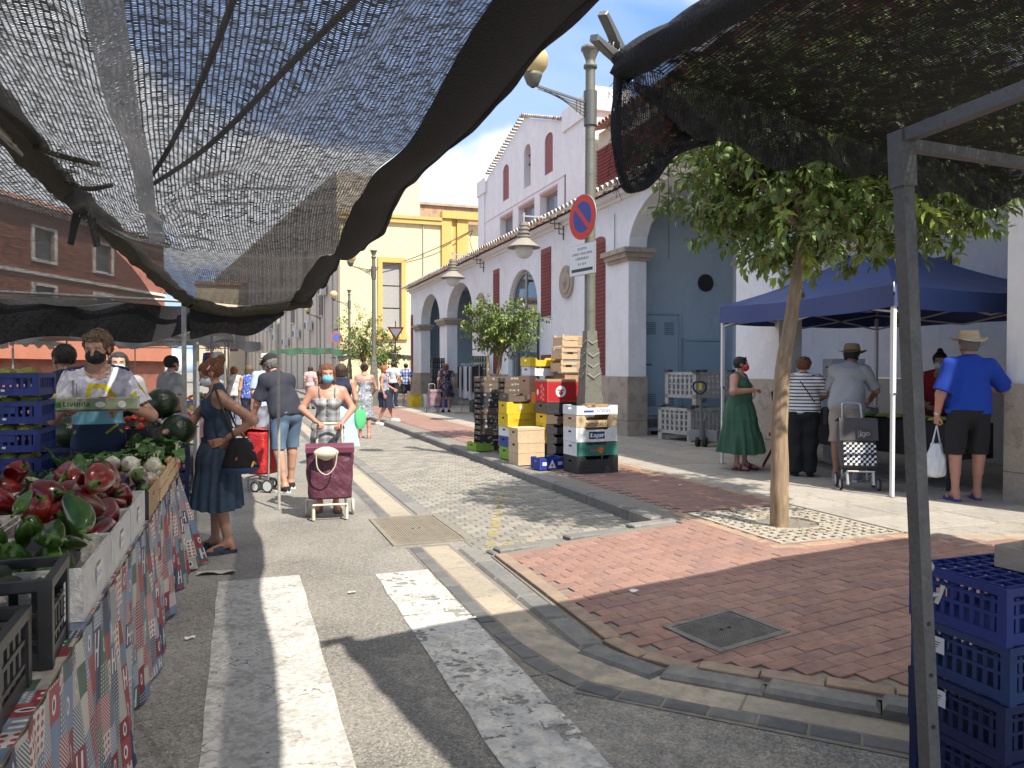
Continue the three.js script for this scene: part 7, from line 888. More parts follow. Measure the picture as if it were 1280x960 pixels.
person('masked shopper looking over the young vendor from behind', [-1.2, 0, -9.0], 0.1, { h: 1.72, far: 1, hair: 'bob', hairM: HR.dark, mask: maskLB, top: { m: fab([0.3, 0.3, 0.32]), sleeve: 0.7 }, pants: { m: blackF }, shoes: { m: blackF } });
{
  const dm = fab([0.028, 0.05, 0.085]);
  const p = person('woman in a navy sleeveless dress with auburn bun, hand on hip, leaning to the stall', [-0.17, 0, -6.98], -Math.PI / 2 + 0.12, { h: 1.62, w: 1.05, hair: 'bun', hairM: HR.auburn, mask: maskW, nod: 0.42, skin: SK.tan, bust: 0.9, lean: 0.06, j: { eL: [0.3, 1.13, -0.24], wL: [0.2, 0.96, -0.02], eR: [-0.22, 1.1, 0.2], wR: [-0.14, 1.02, 0.42], aL: [0.09, 0.085, -0.06], aR: [-0.08, 0.085, 0.03] }, hdL: [-0.3, -0.25, 0.9], pnL: [-1, 0, -0.2], cuL: 0.35, hdR: [0, -0.1, 1], pnR: [0, -1, 0], top: { m: dm, hem: 0.98, name: 'bodice', deep: 0.05, hole: 0.095, neck: 0.085, loose: 0.01 }, skirt: { m: dm, from: 1.0, hem: 0.4, r1: 0.235, folds: 15, amp: 0.014 }, shoes: { kind: 'slide', m: M([0.02, 0.025, 0.05]), soleM: M([0.03, 0.03, 0.05]), sole: 0.025 } });
  obj('belt', [p.tl ? lathe([[0.158, -0.015], [0.162, 0], [0.158, 0.015]], 30).scale(1, 1, 0.87).translate(0, 0.96, 0.005) : null], dm, p.t); obj('hair_clip', [p.place(box(0.004, 0.014, 0.05, 0.092, 0.06, 0.0, 0.6))], M([0.6, 0.3, 0.3]), p.t);
  const b = thing('shoulder_bag', 'black printed shoulder bag with navy base hanging from the woman in navy', 'bag', [-0.0, 0, -6.72], -0.1); const bm = pat(256, 0.3, (g, W) => { const R = rng(14); g.fillStyle = '#121216'; g.fillRect(0, 0, W, W); ['#c85a2a', '#3a8fb0', '#c03a3a', '#d8a850', '#3a6a9a', '#b8502a'].forEach((c, i) => { g.fillStyle = c; g.beginPath(); g.ellipse(R() * W, R() * W, 10 + R() * 14, 6 + R() * 10, R() * 3, 0, 7); g.fill(); }); });
  obj('bag_body', [gridGeo(28, 14, (u, v) => { const a = u * 6.283, w = lerp(0.06, 0.155, Math.pow(v, 0.6)) * (v > 0.9 ? lerp(1, 0.8, (v - 0.9) * 10) : 1), f = 1 + 0.06 * (1 - v) * Math.sin(9 * a); return [Math.cos(a) * w * f, lerp(0.985, 0.71, v), Math.sin(a) * w * 0.55 * f, 0, 0]; }, false)], bm, b); obj('bag_base', [gridGeo(28, 4, (u, v) => { const a = u * 6.283, w = lerp(0.156, 0.0, v * v); return [Math.cos(a) * w, lerp(0.745, 0.69, Math.min(1, v * 1.6)), Math.sin(a) * w * 0.56]; }, false)], M([0.03, 0.06, 0.14]), b);
  obj('strap', [tube([[-0.04, 0.97, 0.02], [-0.1, 1.15, 0.06], [-0.17, 1.33, 0.0], [-0.2, 1.4, -0.08], [-0.14, 1.32, -0.12], [-0.05, 1.1, -0.06], [0.03, 0.98, -0.02]], 0.009, 40, 5)], MT.black, b);
}
// --- walking in the street
{
  const plaid = pat(128, 0.09, (g, W) => { g.fillStyle = '#8a8c8e'; g.fillRect(0, 0, W, W); g.fillStyle = 'rgba(40,42,48,.55)'; for (let i = 0; i < 3; i++) { g.fillRect(i * 14, 0, 6, W); g.fillRect(0, i * 14, W, 6); } g.fillStyle = 'rgba(225,225,225,.5)'; for (let i = 5; i < 8; i++) { g.fillRect(i * 14, 0, 4, W); g.fillRect(0, i * 14, W, 4); } });
  const p = person('woman in a grey checked strappy dress and blue mask pushing the purple trolley', [0.9, 0, -8.6], -0.1, { h: 1.6, w: 1.02, hair: 'bob', hairM: HR.auburn, mask: maskB, pleat: true, nod: 0.08, look: 0.1, skin: SK.red, bust: 1, j: { eL: [0.27, 1.12, 0.02], wL: [0.15, 0.985, 0.27], eR: [-0.27, 1.12, 0.02], wR: [-0.12, 1.0, 0.27], aL: [0.09, 0.085, 0.02], aR: [-0.09, 0.085, -0.06] }, hdL: [-0.6, -0.2, 0.7], hdR: [0.6, -0.2, 0.7], pnL: [0, -1, 0.2], pnR: [0, -1, 0.2], cuL: 0.75, cuR: 0.75, top: { m: plaid, hem: 0.95, top: 1.315, strapless: true, neck: 0, straps: true, name: 'bodice', loose: 0.01 }, skirt: { m: plaid, from: 1.0, hem: 0.5, r1: 0.2, folds: 9, amp: 0.01 }, shoes: { kind: 'slide', m: M([0.25, 0.14, 0.09]), soleM: M([0.2, 0.12, 0.08]) } });
  const bt = []; for (let i = 0; i < 5; i++) bt.push(p.tl(0, 1.29 - i * 0.045, 0.128)); for (const q of bt) obj('button', [ball(0.007, q.x, q.y, q.z + 0.01)], MT.black, p.t);
}
function trolley(name, label, pos, turn, o) { // two-wheeled shopping trolley standing on its foot bar
  const t = thing(name, label, 'shopping trolley', pos, turn), w = o.w || 0.4, m = o.m, fm = o.frame || MT.galv, tilt = o.tilt || 0, G = new THREE.Group(); const T = (g) => { g.translate(0, -0.1, 0.08); g.rotateX(tilt); return g.translate(0, 0.1, -0.08); };
  const bagY0 = 0.2, bagY1 = o.top || 0.78;
  obj('bag', [T(gridGeo(48, 26, (u, v) => { const a = u * 6.28319, c = Math.cos(a), s = Math.sin(a), k = 0.42, X = Math.sign(c) * Math.pow(Math.abs(c), k), Z = Math.sign(s) * Math.pow(Math.abs(s), k), y = lerp(bagY0, bagY1, v), bu = 1 + 0.05 * Math.sin(v * 3.1) + 0.022 * Math.sin(v * 17 + 2.5 * Math.sin(a * 2)) + 0.012 * Math.sin(a * 7 + v * 9), e = v < 0.03 || v > 0.985 ? 0.0 : 1; return [X * (w / 2) * bu * lerp(0.92, 1.02, v) * (e || 0.001), y, Z * 0.135 * bu * (e || 0.001) + 0.03, 0, 0]; }, false))], m, t);
  obj('flap', [T(gridGeo(20, 12, (u, v) => { const x = (u - 0.5) * w * 1.06, q = v * 2.0; const z = q < 1 ? lerp(-0.1, 0.185, q) : 0.185 + 0.012 * Math.sin(x * 9), y = q < 1 ? bagY1 + 0.012 + 0.012 * Math.sin(q * 3) : bagY1 - (q - 1) * (o.flap || 0.07); return [x, y, z]; }, false))], o.flapM || m, t);
  const f = [], x = w * 0.36; for (const s of [-1, 1]) f.push(bar(V(s * x, 0.1, -0.13), V(s * x * 0.75, o.hh || 1.0, -0.14), 0.0125, 8)); f.push(tube([V(-x * 0.75, (o.hh || 1.0) - 0.02, -0.14), V(-x * 0.7, (o.hh || 1.0) + 0.04, -0.15), V(0, (o.hh || 1.0) + 0.055, -0.16), V(x * 0.7, (o.hh || 1.0) + 0.04, -0.15), V(x * 0.75, (o.hh || 1.0) - 0.02, -0.14)], 0.0135, 24, 8)); for (const s of [-1, 1]) f.push(bar(V(s * x, 0.12, -0.13), V(s * x, 0.17, 0.2), 0.011)); f.push(bar(V(-x, 0.17, 0.2), V(x, 0.17, 0.2), 0.011)); obj('frame', f.map(T), fm, t);
  for (const s of [-1, 1]) obj('foot', [T(bar(V(s * x, 0.16, 0.17), V(s * x, 0.015, 0.17), 0.018))], o.footM || fm, t);
  for (const s of [-1, 1]) for (const [dz, r] of o.wheels || [[-0.16, 0.085]]) { const wg = new THREE.Group(); wg.name = 'wheel'; t.add(wg); const X = s * (w * 0.5 + 0.01); obj('tyre', [at(new THREE.TorusGeometry(r - 0.014, 0.014, 8, 22), X, r, dz, 0, Math.PI / 2)], o.tyre || MT.rubber, wg); obj('rim', [cyl(r - 0.02, r - 0.02, 0.02, X, r, dz, 16, 0, 0, Math.PI / 2)], o.rim || M([0.5, 0.5, 0.48]), wg); }
  return { t, T };
}
const maroonF = P([0.1, 0.028, 0.05], { roughness: 0.55, sheen: 0.3, bumpMap: rep(TX.bumpN, 1 / 1.6), bumpScale: 0.02 });
{
  const cream = M([0.62, 0.56, 0.44]);
  const { t, T } = trolley('shopping_trolley', 'purple fabric shopping trolley with cream feet pushed by the masked woman', [0.88, 0, -8.2], -0.1, { m: maroonF, w: 0.46, hh: 0.92, top: 0.76, frame: cream, footM: cream, flapM: P([0.13, 0.03, 0.06], { roughness: 0.5 }), flap: 0.06, tyre: cream });
  const b = thing('cream_purse', 'small cream cloth purse with looped handle hanging on the purple trolley', 'bag', [0.82, 0.0, -7.98], -0.1); obj('pouch', [gridGeo(24, 10, (u, v) => { const a = u * 6.283, r = Math.sin(Math.PI * clamp(v, 0.02, 0.98)); return [Math.cos(a) * 0.13 * Math.pow(r, 0.6) * lerp(1.1, 0.7, v) * (1 + 0.08 * Math.sin(5 * a)), lerp(0.77, 0.63, v), Math.sin(a) * 0.05 * r + 0.03]; }, false)], fab([0.6, 0.55, 0.42]), b); obj('handle', [tube([[-0.1, 0.7, 0.06], [-0.08, 0.55, 0.07], [0.0, 0.49, 0.07], [0.08, 0.56, 0.07], [0.11, 0.72, 0.06]], 0.007, 24, 5)], fab([0.55, 0.5, 0.38]), b);
  trolley('shopping_trolley', 'bright red shopping trolley beside the man in denim shorts', [0.3, 0, -10.35], -2.2, { m: P([0.45, 0.02, 0.02], { roughness: 0.5, bumpMap: rep(TX.bumpN, 1 / 0.4), bumpScale: 0.01 }), w: 0.36, hh: 0.98, wheels: [[-0.16, 0.085], [0.02, 0.07]] });
}
person('man in a dark tee, cap and denim shorts bending toward the stall', [0.56, 0, -10.2], -2.5, { h: 1.78, w: 1.12, belly: 0.4, lean: 0.42, hair: 'short', hairM: HR.grey, nod: 0.35, skin: SK.fair, noFace: true, hat: { cap: true, m: blackF, rx: 0.0 }, j: { eL: [0.25, 1.12, 0.26], wL: [0.24, 0.88, 0.4], eR: [-0.27, 1.1, 0.3], wR: [-0.22, 0.86, 0.42], kL: [0.13, 0.52, 0.0], kR: [-0.13, 0.52, 0.06], aL: [0.13, 0.085, -0.12], aR: [-0.14, 0.085, 0.1] }, top: { m: fab([0.025, 0.028, 0.042]), sleeve: 0.85, hem: 0.88, wide: 0.015 }, pants: { m: denim, cut: 0.52, loose: 0.014, name: 'denim_shorts' }, shoes: { m: blackF, soleM: M([0.7, 0.7, 0.7]), sole: 0.028 } });
person('man with a pale straw hat and light shirt beyond the bending man', [0.42, 0, -13.4], Math.PI + 0.3, { h: 1.76, far: 1, hair: 'short', hairM: HR.grey, noFace: true, hat: { m: strawW, band: M([0.08, 0.08, 0.08]), brim: 0.14 }, top: { m: fab([0.45, 0.55, 0.68]), sleeve: 0.8, wide: 0.015 }, pants: { m: fab([0.3, 0.32, 0.38]) }, shoes: { m: blackF } });
person('woman in a navy top and pale blue skirt behind the checked dress', [1.5, 0, -12.3], Math.PI - 0.3, { h: 1.63, w: 1.08, far: 1, hair: 'bob', hairM: HR.brown, noFace: true, top: { m: navyF, hem: 0.95, hole: 0.09, straps: true }, skirt: { m: fab([0.45, 0.58, 0.7]), hem: 0.35, r1: 0.26 }, shoes: { m: blackF } });
{ const t = thing('tote_bag', 'green carrier bag hanging beside the pale blue skirt', 'bag', [1.78, 0.62, -12.2], 0.2); obj('bag', [gridGeo(20, 10, (u, v) => { const a = u * 6.283, w = 0.09 * Math.pow(Math.sin(Math.PI * (0.15 + 0.8 * v)), 0.4); return [Math.cos(a) * w * (1 + 0.1 * Math.sin(6 * a)), 0.3 - v * 0.3, Math.sin(a) * w * 0.4]; }, false)], P([0.1, 0.5, 0.2], { roughness: 0.4 }), t); obj('handle', [tube([[-0.05, 0.29, 0], [-0.02, 0.4, 0], [0.02, 0.4, 0], [0.05, 0.29, 0]], 0.008, 10, 5)], P([0.1, 0.5, 0.2]), t); }
const bandana = pat(256, 0.35, (g, W) => { const R = rng(33); g.fillStyle = '#8e9299'; g.fillRect(0, 0, W, W); for (let i = 0; i < 120; i++) { g.strokeStyle = ['#e4e4e6', '#3a3d46', '#c4c6cc'][i % 3]; g.lineWidth = 2 + R() * 4; g.beginPath(); g.arc(R() * W, R() * W, 4 + R() * 16, R() * 6, R() * 6 + 3); g.stroke(); } }), floral = pat(256, 0.5, (g, W) => { const R = rng(35); g.fillStyle = '#20203a'; g.fillRect(0, 0, W, W); for (let i = 0; i < 70; i++) { g.fillStyle = ['#6a5a58', '#8a6a60', '#3a3a58', '#59606a'][i % 4]; g.beginPath(); g.arc(R() * W, R() * W, 6 + R() * 14, 0, 7); g.fill(); } }), dots = pat(128, 0.2, (g, W) => { const R = rng(36); g.fillStyle = '#3f56a0'; g.fillRect(0, 0, W, W); for (let i = 0; i < 30; i++) { g.fillStyle = ['#dfe4ee', '#8aa0d8'][i % 2]; g.beginPath(); g.arc(R() * W, R() * W, 3 + R() * 4, 0, 7); g.fill(); } }), chk = pat(64, 0.12, (g, W) => { g.fillStyle = '#a9b3c8'; g.fillRect(0, 0, W, W); g.fillStyle = 'rgba(30,45,110,.7)'; g.fillRect(0, 0, 22, W); g.fillRect(0, 0, W, 22); });
const straplessTop = { strapless: true, neck: 0, top: 1.31, hem: 0.95, name: 'bodice', loose: 0.01 };
person('woman in a strapless grey patterned dress walking away along the street', [2.62, 0, -17.3], Math.PI - 0.1, { h: 1.68, far: 1, hair: 'bun', hairM: HR.brown, noFace: true, skin: SK.red, top: { ...straplessTop, m: bandana }, skirt: { m: bandana, hem: 0.5, r1: 0.2, folds: 7, amp: 0.008 }, shoes: { kind: 'slide', m: M([0.3, 0.18, 0.1]) }, j: { eR: [-0.26, 1.12, 0.05], wR: [-0.2, 1.0, 0.2], aL: [0.09, 0.085, 0.12], aR: [-0.09, 0.085, -0.1] } });
person('red-haired woman with white mask and navy skirt stepping onto the kerb', [3.75, 0.0, -21.2], 1.2, { h: 1.66, far: 1, hair: 'bob', hairM: HR.red, mask: maskW, skin: SK.red, top: { m: fab([0.3, 0.33, 0.4]), hem: 0.95, straps: true }, skirt: { m: navyF, hem: 0.52, r1: 0.22 }, shoes: { m: M([0.75, 0.74, 0.72]), soleM: M([0.8, 0.8, 0.8]) }, j: { kL: [0.08, 0.52, 0.14], aL: [0.08, 0.2, 0.24], aR: [-0.08, 0.1, -0.16], eL: [0.22, 1.1, 0.05], wL: [0.14, 1.0, 0.26] } });
person('person in a white shirt standing by the far crates', [5.6, 0.12, -29.6], 2.6, { h: 1.7, far: 1, hair: 'short', hairM: HR.dark, noFace: true, top: { m: fab([0.6, 0.6, 0.62]), sleeve: 0.8 }, pants: { m: navyF }, shoes: { m: blackF } });
person('person in a blue checked shirt and shorts by the far crates', [6.15, 0.12, -29.9], 2.9, { h: 1.66, far: 1, hair: 'short', hairM: HR.dark, noFace: true, top: { m: chk, sleeve: 0.8, hem: 0.85 }, pants: { m: navyF, cut: 0.5 }, shoes: { m: M([0.5, 0.5, 0.5]) } });
person('woman in a dark floral dress standing before the far arches', [6.5, 0.12, -25.0], Math.PI - 0.2, { h: 1.62, w: 1.2, far: 1, hair: 'bob', hairM: HR.auburn, noFace: true, top: { m: floral, sleeve: 0.5, hem: 0.95 }, skirt: { m: floral, hem: 0.55, r1: 0.23 }, shoes: { m: blackF } });
person('woman in a blue dotted top and jeans under the left stalls', [0.2, 0, -18.8], Math.PI + 0.2, { h: 1.64, far: 1, hair: 'bob', hairM: HR.sandy, noFace: true, top: { m: dots, hem: 0.92, hole: 0.085, wide: 0.012 }, pants: { m: navyF }, shoes: { m: blackF } });
person('shopper in a white blouse far down the left stalls', [-0.15, 0, -21.5], Math.PI - 0.4, { h: 1.62, far: 1, hair: 'bob', hairM: HR.red, noFace: true, top: { m: fab([0.68, 0.67, 0.66]), sleeve: 0.9, wide: 0.02 }, pants: { m: fab([0.2, 0.22, 0.3]) }, shoes: { m: blackF } });
person('man in a grey shirt at the next stall behind the watermelons', [-0.95, 0, -12.2], 2.2, { h: 1.74, far: 1, hair: 'short', hairM: HR.dark, noFace: true, top: { m: fab([0.33, 0.34, 0.35]), sleeve: 0.9, wide: 0.012 }, pants: { m: navyF }, shoes: { m: blackF } });
person('shopper in an orange top among the far left stalls', [1.2, 0, -27], 0.4, { h: 1.66, far: 1, hair: 'short', hairM: HR.dark, top: { m: fab([0.6, 0.18, 0.04]), sleeve: 0.7 }, pants: { m: navyF }, shoes: { m: blackF } });
person('shopper in a pale pink shirt by the green canopy stall', [2.6, 0, -31], 2.8, { h: 1.68, far: 1, hair: 'bob', hairM: HR.brown, noFace: true, top: { m: fab([0.6, 0.42, 0.42]), sleeve: 0.7 }, pants: { m: fab([0.2, 0.2, 0.24]) }, shoes: { m: blackF } });
person('stallholder in a dark shirt behind the goods of the green canopy stall', [3.6, 0, -36.6], 0.1, { h: 1.72, far: 1, hair: 'short', hairM: HR.dark, top: { m: blackF, sleeve: 0.7 }, pants: { m: blackF }, shoes: { m: blackF } });
// --- around the gazebo
{
  const gm = std([0.055, 0.14, 0.085], 'fabric', 0.1, { roughness: 0.95 });
  const p = person('woman in a long tiered green dress and red mask with short black hair', [6.75, 0.12, -9.3], 0.62, { h: 1.6, w: 1.25, belly: 0.7, bust: 1.15, hair: 'short', hairM: HR.dark, mask: maskR, look: 0.35, skin: SK.red, arm: 1.15, j: { eR: [-0.33, 1.12, 0.02], wR: [-0.1, 1.14, 0.24], eL: [0.3, 1.12, -0.06], wL: [0.27, 0.9, 0.04], aL: [0.1, 0.085, 0.05], aR: [-0.12, 0.085, 0.0] }, hdR: [0.9, 0.1, 0.35], pnR: [0.2, -1, 0.1], cuR: 0.6, top: { m: gm, hem: 0.98, name: 'bodice', hole: 0.085, neck: 0.08, deep: 0.03, wide: 0.01 }, skirt: { m: gm, from: 1.08, hem: 0.26, r1: 0.3, tiers: [0.34, 0.62], folds: 13, amp: 0.022, prof: (v) => lerp(0.155, 0.275, Math.pow(v, 0.85)) }, shoes: { kind: 'slide', m: M([0.14, 0.03, 0.03]), soleM: M([0.1, 0.04, 0.03]) } });
  obj('sunglasses', [p.place(tube([[-0.085, 0.09, 0.02], [-0.05, 0.115, 0.06], [0.05, 0.115, 0.06], [0.085, 0.09, 0.02]], 0.008, 16, 6)), ...[-1, 1].map((q) => p.place(ball(0.024, q * 0.035, 0.112, 0.066, 1, 0.8, 0.3)))], MT.black, p.t).userData.kind = 'stuff'; obj('bracelet', [at(new THREE.TorusGeometry(0.034, 0.004, 6, 18), p.J.wR.x, p.J.wR.y, p.J.wR.z, 0, 1.2)], M([0.7, 0.5, 0.2], { metalness: 0.7, roughness: 0.3 }), p.t);
  obj('bag_strap', [tube([p.tl(-0.1, 1.44, 0.0), p.tl(-0.02, 1.32, 0.17), p.tl(0.12, 1.15, 0.2), p.tl(0.2, 1.02, 0.1)], 0.006, 20, 5)], M([0.03, 0.06, 0.04]), p.t);
  const str = pat(64, 0.045, (g, W) => { g.fillStyle = '#dcdad8'; g.fillRect(0, 0, W, W); g.fillStyle = '#26272c'; g.fillRect(0, 0, W, 22); });
  const q = person('woman in a striped tee and black trousers seen from behind at the counter', [7.12, 0.12, -8.42], 2.5, { h: 1.58, w: 1.2, belly: 0.5, hair: 'curly', hairM: HR.auburn, mask: maskLB, look: 0.35, skin: SK.fair, noFace: true, arm: 1.1, j: { eR: [-0.3, 1.1, 0.1], wR: [-0.16, 0.96, 0.28], eL: [0.3, 1.12, 0.0], wL: [0.26, 0.98, 0.2] }, top: { m: str, sleeve: 0.85, hem: 0.9, wide: 0.018 }, pants: { m: blackF, loose: 0.03, flare: 0.012, cut: 0.06 }, shoes: { m: blackF } });
  obj('bag_strap', [tube([q.tl(0.1, 1.45, -0.03), q.tl(0.03, 1.35, -0.135), q.tl(-0.1, 1.15, -0.165), q.tl(-0.2, 1.0, -0.06)], 0.007, 20, 5)], MT.black, q.t);
  const hb = thing('handbag', 'black leather handbag at the hip of the striped tee woman', 'bag', [7.42, 0.92, -8.3], 0.6); obj('body', [rbox(0.26, 0.24, 0.1, 0.03, 0, 0, 0)], M([0.015, 0.015, 0.016], { roughness: 0.5 }), hb); obj('flap', [rbox(0.262, 0.12, 0.106, 0.03, 0, 0.07, 0)], M([0.018, 0.018, 0.019], { roughness: 0.45 }), hb);
  person('man in a pale grey polo, beige shorts and straw hat bending over the counter', [7.32, 0.12, -7.85], 2.15, { h: 1.76, w: 1.05, belly: 0.3, lean: 0.34, hair: 'short', hairM: HR.dark, nod: 0.35, noFace: true, skin: SK.tan, hat: { m: strawB, brim: 0.15, droop: 0.6, rx: -0.3 }, j: { eR: [-0.3, 1.16, 0.24], wR: [-0.18, 1.02, 0.46], eL: [0.28, 1.14, 0.28], wL: [0.16, 1.02, 0.48], kL: [0.13, 0.52, 0.03], kR: [-0.13, 0.52, 0.03], aL: [0.12, 0.085, 0], aR: [-0.12, 0.085, 0.02] }, top: { m: fab([0.42, 0.42, 0.42]), sleeve: 0.9, hem: 0.86, wide: 0.02, neck: 0.062 }, pants: { m: fab([0.45, 0.38, 0.31]), cut: 0.48, loose: 0.018, name: 'shorts' }, shoes: { m: M([0.2, 0.22, 0.28]), soleM: M([0.6, 0.6, 0.6]), sole: 0.025 } });
  person('stallholder in a red sleeveless top with dark bun and mask behind the counter', [8.75, 0.12, -7.72], -0.85, { h: 1.64, w: 1.2, bust: 1.1, hair: 'topbun', hairM: HR.dark, mask: maskLB, nod: 0.15, skin: SK.tan, j: { eL: [0.3, 1.12, 0.08], wL: [0.16, 0.98, 0.3], eR: [-0.3, 1.12, 0.06], wR: [-0.16, 0.98, 0.32] }, top: { m: fab([0.3, 0.015, 0.02]), hem: 0.9, hole: 0.075, deep: 0.06, vn: true, wide: 0.014 }, pants: { m: fab([0.1, 0.02, 0.025]), cut: 0.42 }, shoes: { m: M([0.7, 0.7, 0.7]), soleM: M([0.75, 0.75, 0.75]), sole: 0.025 } });
  const bm = person('man in a royal blue tee, black shorts and straw hat carrying a white bag', [7.47, 0.12, -6.22], Math.PI - 0.45, { h: 1.8, w: 1.08, belly: 0.3, hair: 'short', hairM: HR.grey, noFace: true, skin: SK.red, arm: 1.15, leg: 1.05, hat: { m: straw, band: M([0.5, 0.45, 0.36]), brim: 0.15, rx: -0.06 }, j: { eL: [0.3, 1.16, -0.02], wL: [0.3, 0.93, 0.06], eR: [-0.42, 1.2, 0.08], wR: [-0.3, 1.22, 0.3], kL: [0.14, 0.54, 0.0], kR: [-0.13, 0.54, 0.05], aL: [0.14, 0.085, -0.03], aR: [-0.13, 0.085, 0.08] }, hdL: [0.02, -1, 0.1], cuL: 1.1, pnL: [-1, 0, 0.2], top: { m: std([0.01, 0.06, 0.42], 'fabric', 0.1, { roughness: 0.9 }), sleeve: 0.88, hem: 0.9, wide: 0.02, neck: 0.066 }, pants: { m: blackF, cut: 0.48, loose: 0.024, name: 'shorts' }, shoes: { kind: 'flip', m: M([0.05, 0.05, 0.2]), soleM: M([0.06, 0.06, 0.25]), sole: 0.02 } });
  obj('wristwatch', [at(new THREE.TorusGeometry(0.034, 0.008, 8, 20), bm.J.wL.x, bm.J.wL.y + 0.02, bm.J.wL.z - 0.004, Math.PI / 2 - 0.2), cyl(0.018, 0.018, 0.012, bm.J.wL.x + 0.02, bm.J.wL.y + 0.02, bm.J.wL.z - 0.03, 14, Math.PI / 2)], M([0.5, 0.5, 0.48], { metalness: 0.9, roughness: 0.25 }), bm.t);
  bm.t.updateMatrixWorld(true); bagHand = bm.t.localToWorld(bm.J.wL.clone().add(V(0, -0.13, 0.02)));
}
// ---------- gazebo and its counter ----------
{
  const gz = thing('gazebo', 'navy blue pop-up gazebo on white legs in front of the arcade', 'gazebo'), cv = P([0.032, 0.062, 0.19], { roughness: 0.5, sheen: 0.3, side: THREE.DoubleSide, bumpMap: rep(TX.soft, 1 / 2.4), bumpScale: 0.02 }), x0 = 6.86, x1 = 9.88, z0 = -9.94, z1 = -6.66, cx = (x0 + x1) / 2, cz = (z0 + z1) / 2, ye = 2.5, yp = 3.35;
  const edge = (a, b, n) => obj('roof_panel', [gridGeo(18, 16, (u, v) => { const e = V().lerpVectors(V(...a), V(...b), u), k = v; const x = lerp(e.x, cx, k), z = lerp(e.z, cz, k), sag = -0.1 * Math.sin(Math.PI * k) - 0.05 * Math.sin(Math.PI * u) * (1 - k) ; return [x, lerp(ye, yp, k) + sag + 0.006 * Math.sin(u * 30 + v * 8) * (1 - v), z, 0, 0]; }, false)], cv, gz);
  const c = [[x0, ye, z1], [x1, ye, z1], [x1, ye, z0], [x0, ye, z0]]; for (let i = 0; i < 4; i++) edge(c[i], c[(i + 1) % 4]);
  for (let i = 0; i < 4; i++) { const a = c[i], b = c[(i + 1) % 4]; obj('valance', [gridGeo(30, 5, (u, v) => [lerp(a[0], b[0], u) + (i === 3 ? -1 : i === 1 ? 1 : 0) * (0.012 + 0.008 * Math.sin(u * 17) * v), ye - 0.05 * Math.sin(Math.PI * u) - v * 0.24 - 0.012 * Math.sin(u * 9) * v, lerp(a[2], b[2], u) + (i === 0 ? 1 : i === 2 ? -1 : 0) * (0.012 + 0.008 * Math.sin(u * 17) * v)], false)], cv, gz); }
  for (const [x, , z] of c) { const X = x + (x < cx ? 0.03 : -0.03), Z = z + (z < cz ? 0.03 : -0.03); const l = obj('leg', [box(0.045, 1.1, 0.045, X, 1.83, Z), box(0.036, 1.2, 0.036, X, 0.72, Z)], M([0.72, 0.72, 0.7], { roughness: 0.4 }), gz); obj('foot', [box(0.09, 0.008, 0.09, X, 0.126, Z)], MT.galv, l); obj('clip', [cyl(0.012, 0.012, 0.06, X, 1.28, Z, 8, Math.PI / 2)], MT.black, l); }
  const sc = M([0.55, 0.55, 0.53]); for (let i = 0; i < 4; i++) { const a = c[i], b = c[(i + 1) % 4], m = [(a[0] + b[0]) / 2, 0, (a[2] + b[2]) / 2], ins = (p, y) => V(lerp(p[0], cx, 0.02), y, lerp(p[2], cz, 0.02)); for (const [p, q] of [[a, m], [m, b]]) for (const [ya, yb] of [[2.44, 2.2], [2.2, 2.44]]) obj('truss_bar', [sqbar(ins(p, ya), ins(q, yb), 0.022)], sc, gz); obj('roof_bar', [sqbar(V(a[0], 2.42, a[2]), V(cx, 3.0, cz), 0.02)], sc, gz); }
  obj('ridge_post', [bar(V(cx, 2.6, cz), V(cx, 3.3, cz), 0.025)], sc, gz); obj('corner_tie', [tube([[x0 - 0.02, 2.52, z1 + 0.02], [x0 - 0.05, 2.47, z1 + 0.05], [x0 - 0.02, 2.42, z1 + 0.03]], 0.008, 10, 5)], M([0.7, 0.7, 0.7]), gz);
  const t = thing('counter', 'long dark cloth-covered counter of fruit under the gazebo', 'table', [8.1, 0.12, -8.2]); obj('top', [span(-0.32, 0.32, 0.76, 0.79, -1.5, 1.5)], M([0.3, 0.3, 0.3]), t); obj('cloth', [gridGeo(40, 6, (u, v) => { const z = lerp(-1.5, 1.5, u); return [-0.33 - 0.015 * Math.sin(z * 9) * v, 0.795 - v * 0.42, z]; }, false), gridGeo(14, 6, (u, v) => { const x = lerp(-0.33, 0.33, u); return [x, 0.795 - v * 0.42, 1.51 + 0.01 * Math.sin(x * 20) * v]; }, false), span(-0.335, 0.335, 0.79, 0.797, -1.5, 1.5)], std([0.018, 0.018, 0.022], 'fabric', 0.2), t); for (const [x, z] of [[-0.25, -1.4], [0.25, -1.4], [-0.25, 0], [-0.25, 1.4], [0.25, 1.4]]) obj('leg', [cyl(0.02, 0.02, 0.76, x, 0.38, z, 10)], MT.black, t);
  const bg = mg([blob((a, v) => { const k = Math.pow(Math.sin(Math.PI * clamp(v, 0.01, 0.99)), 0.4); return [0.019 * k, 0.1 - 0.2 * v, -0.035 * Math.sin(Math.PI * v) + 0.02, 0]; }, 8, 12)]), bms = [P([0.2, 0.3, 0.03], { roughness: 0.45 }), P([0.38, 0.4, 0.05], { roughness: 0.45 }), P([0.12, 0.22, 0.025], { roughness: 0.45 })], R = rng(55);
  for (let i = 0; i < 15; i++) { const z = 1.3 - i * 0.19, b = thing('banana_hand', 'hand of green-yellow bananas laid on the dark counter', 'bananas', [8.02 + rr(-0.14, 0.12, R), 0.945, -8.2 + z], rr(0, 6.28, R), 'bananas on the gazebo counter'); for (let k = 0; k < 6; k++) { const m = mesh('banana', bg, pick(bms, R), b); m.position.set((k - 2.5) * 0.034, 0.012 * Math.sin(k * 1.3) + 0.004, 0); m.rotation.set(1.45, 0, (k - 2.5) * 0.13); } }
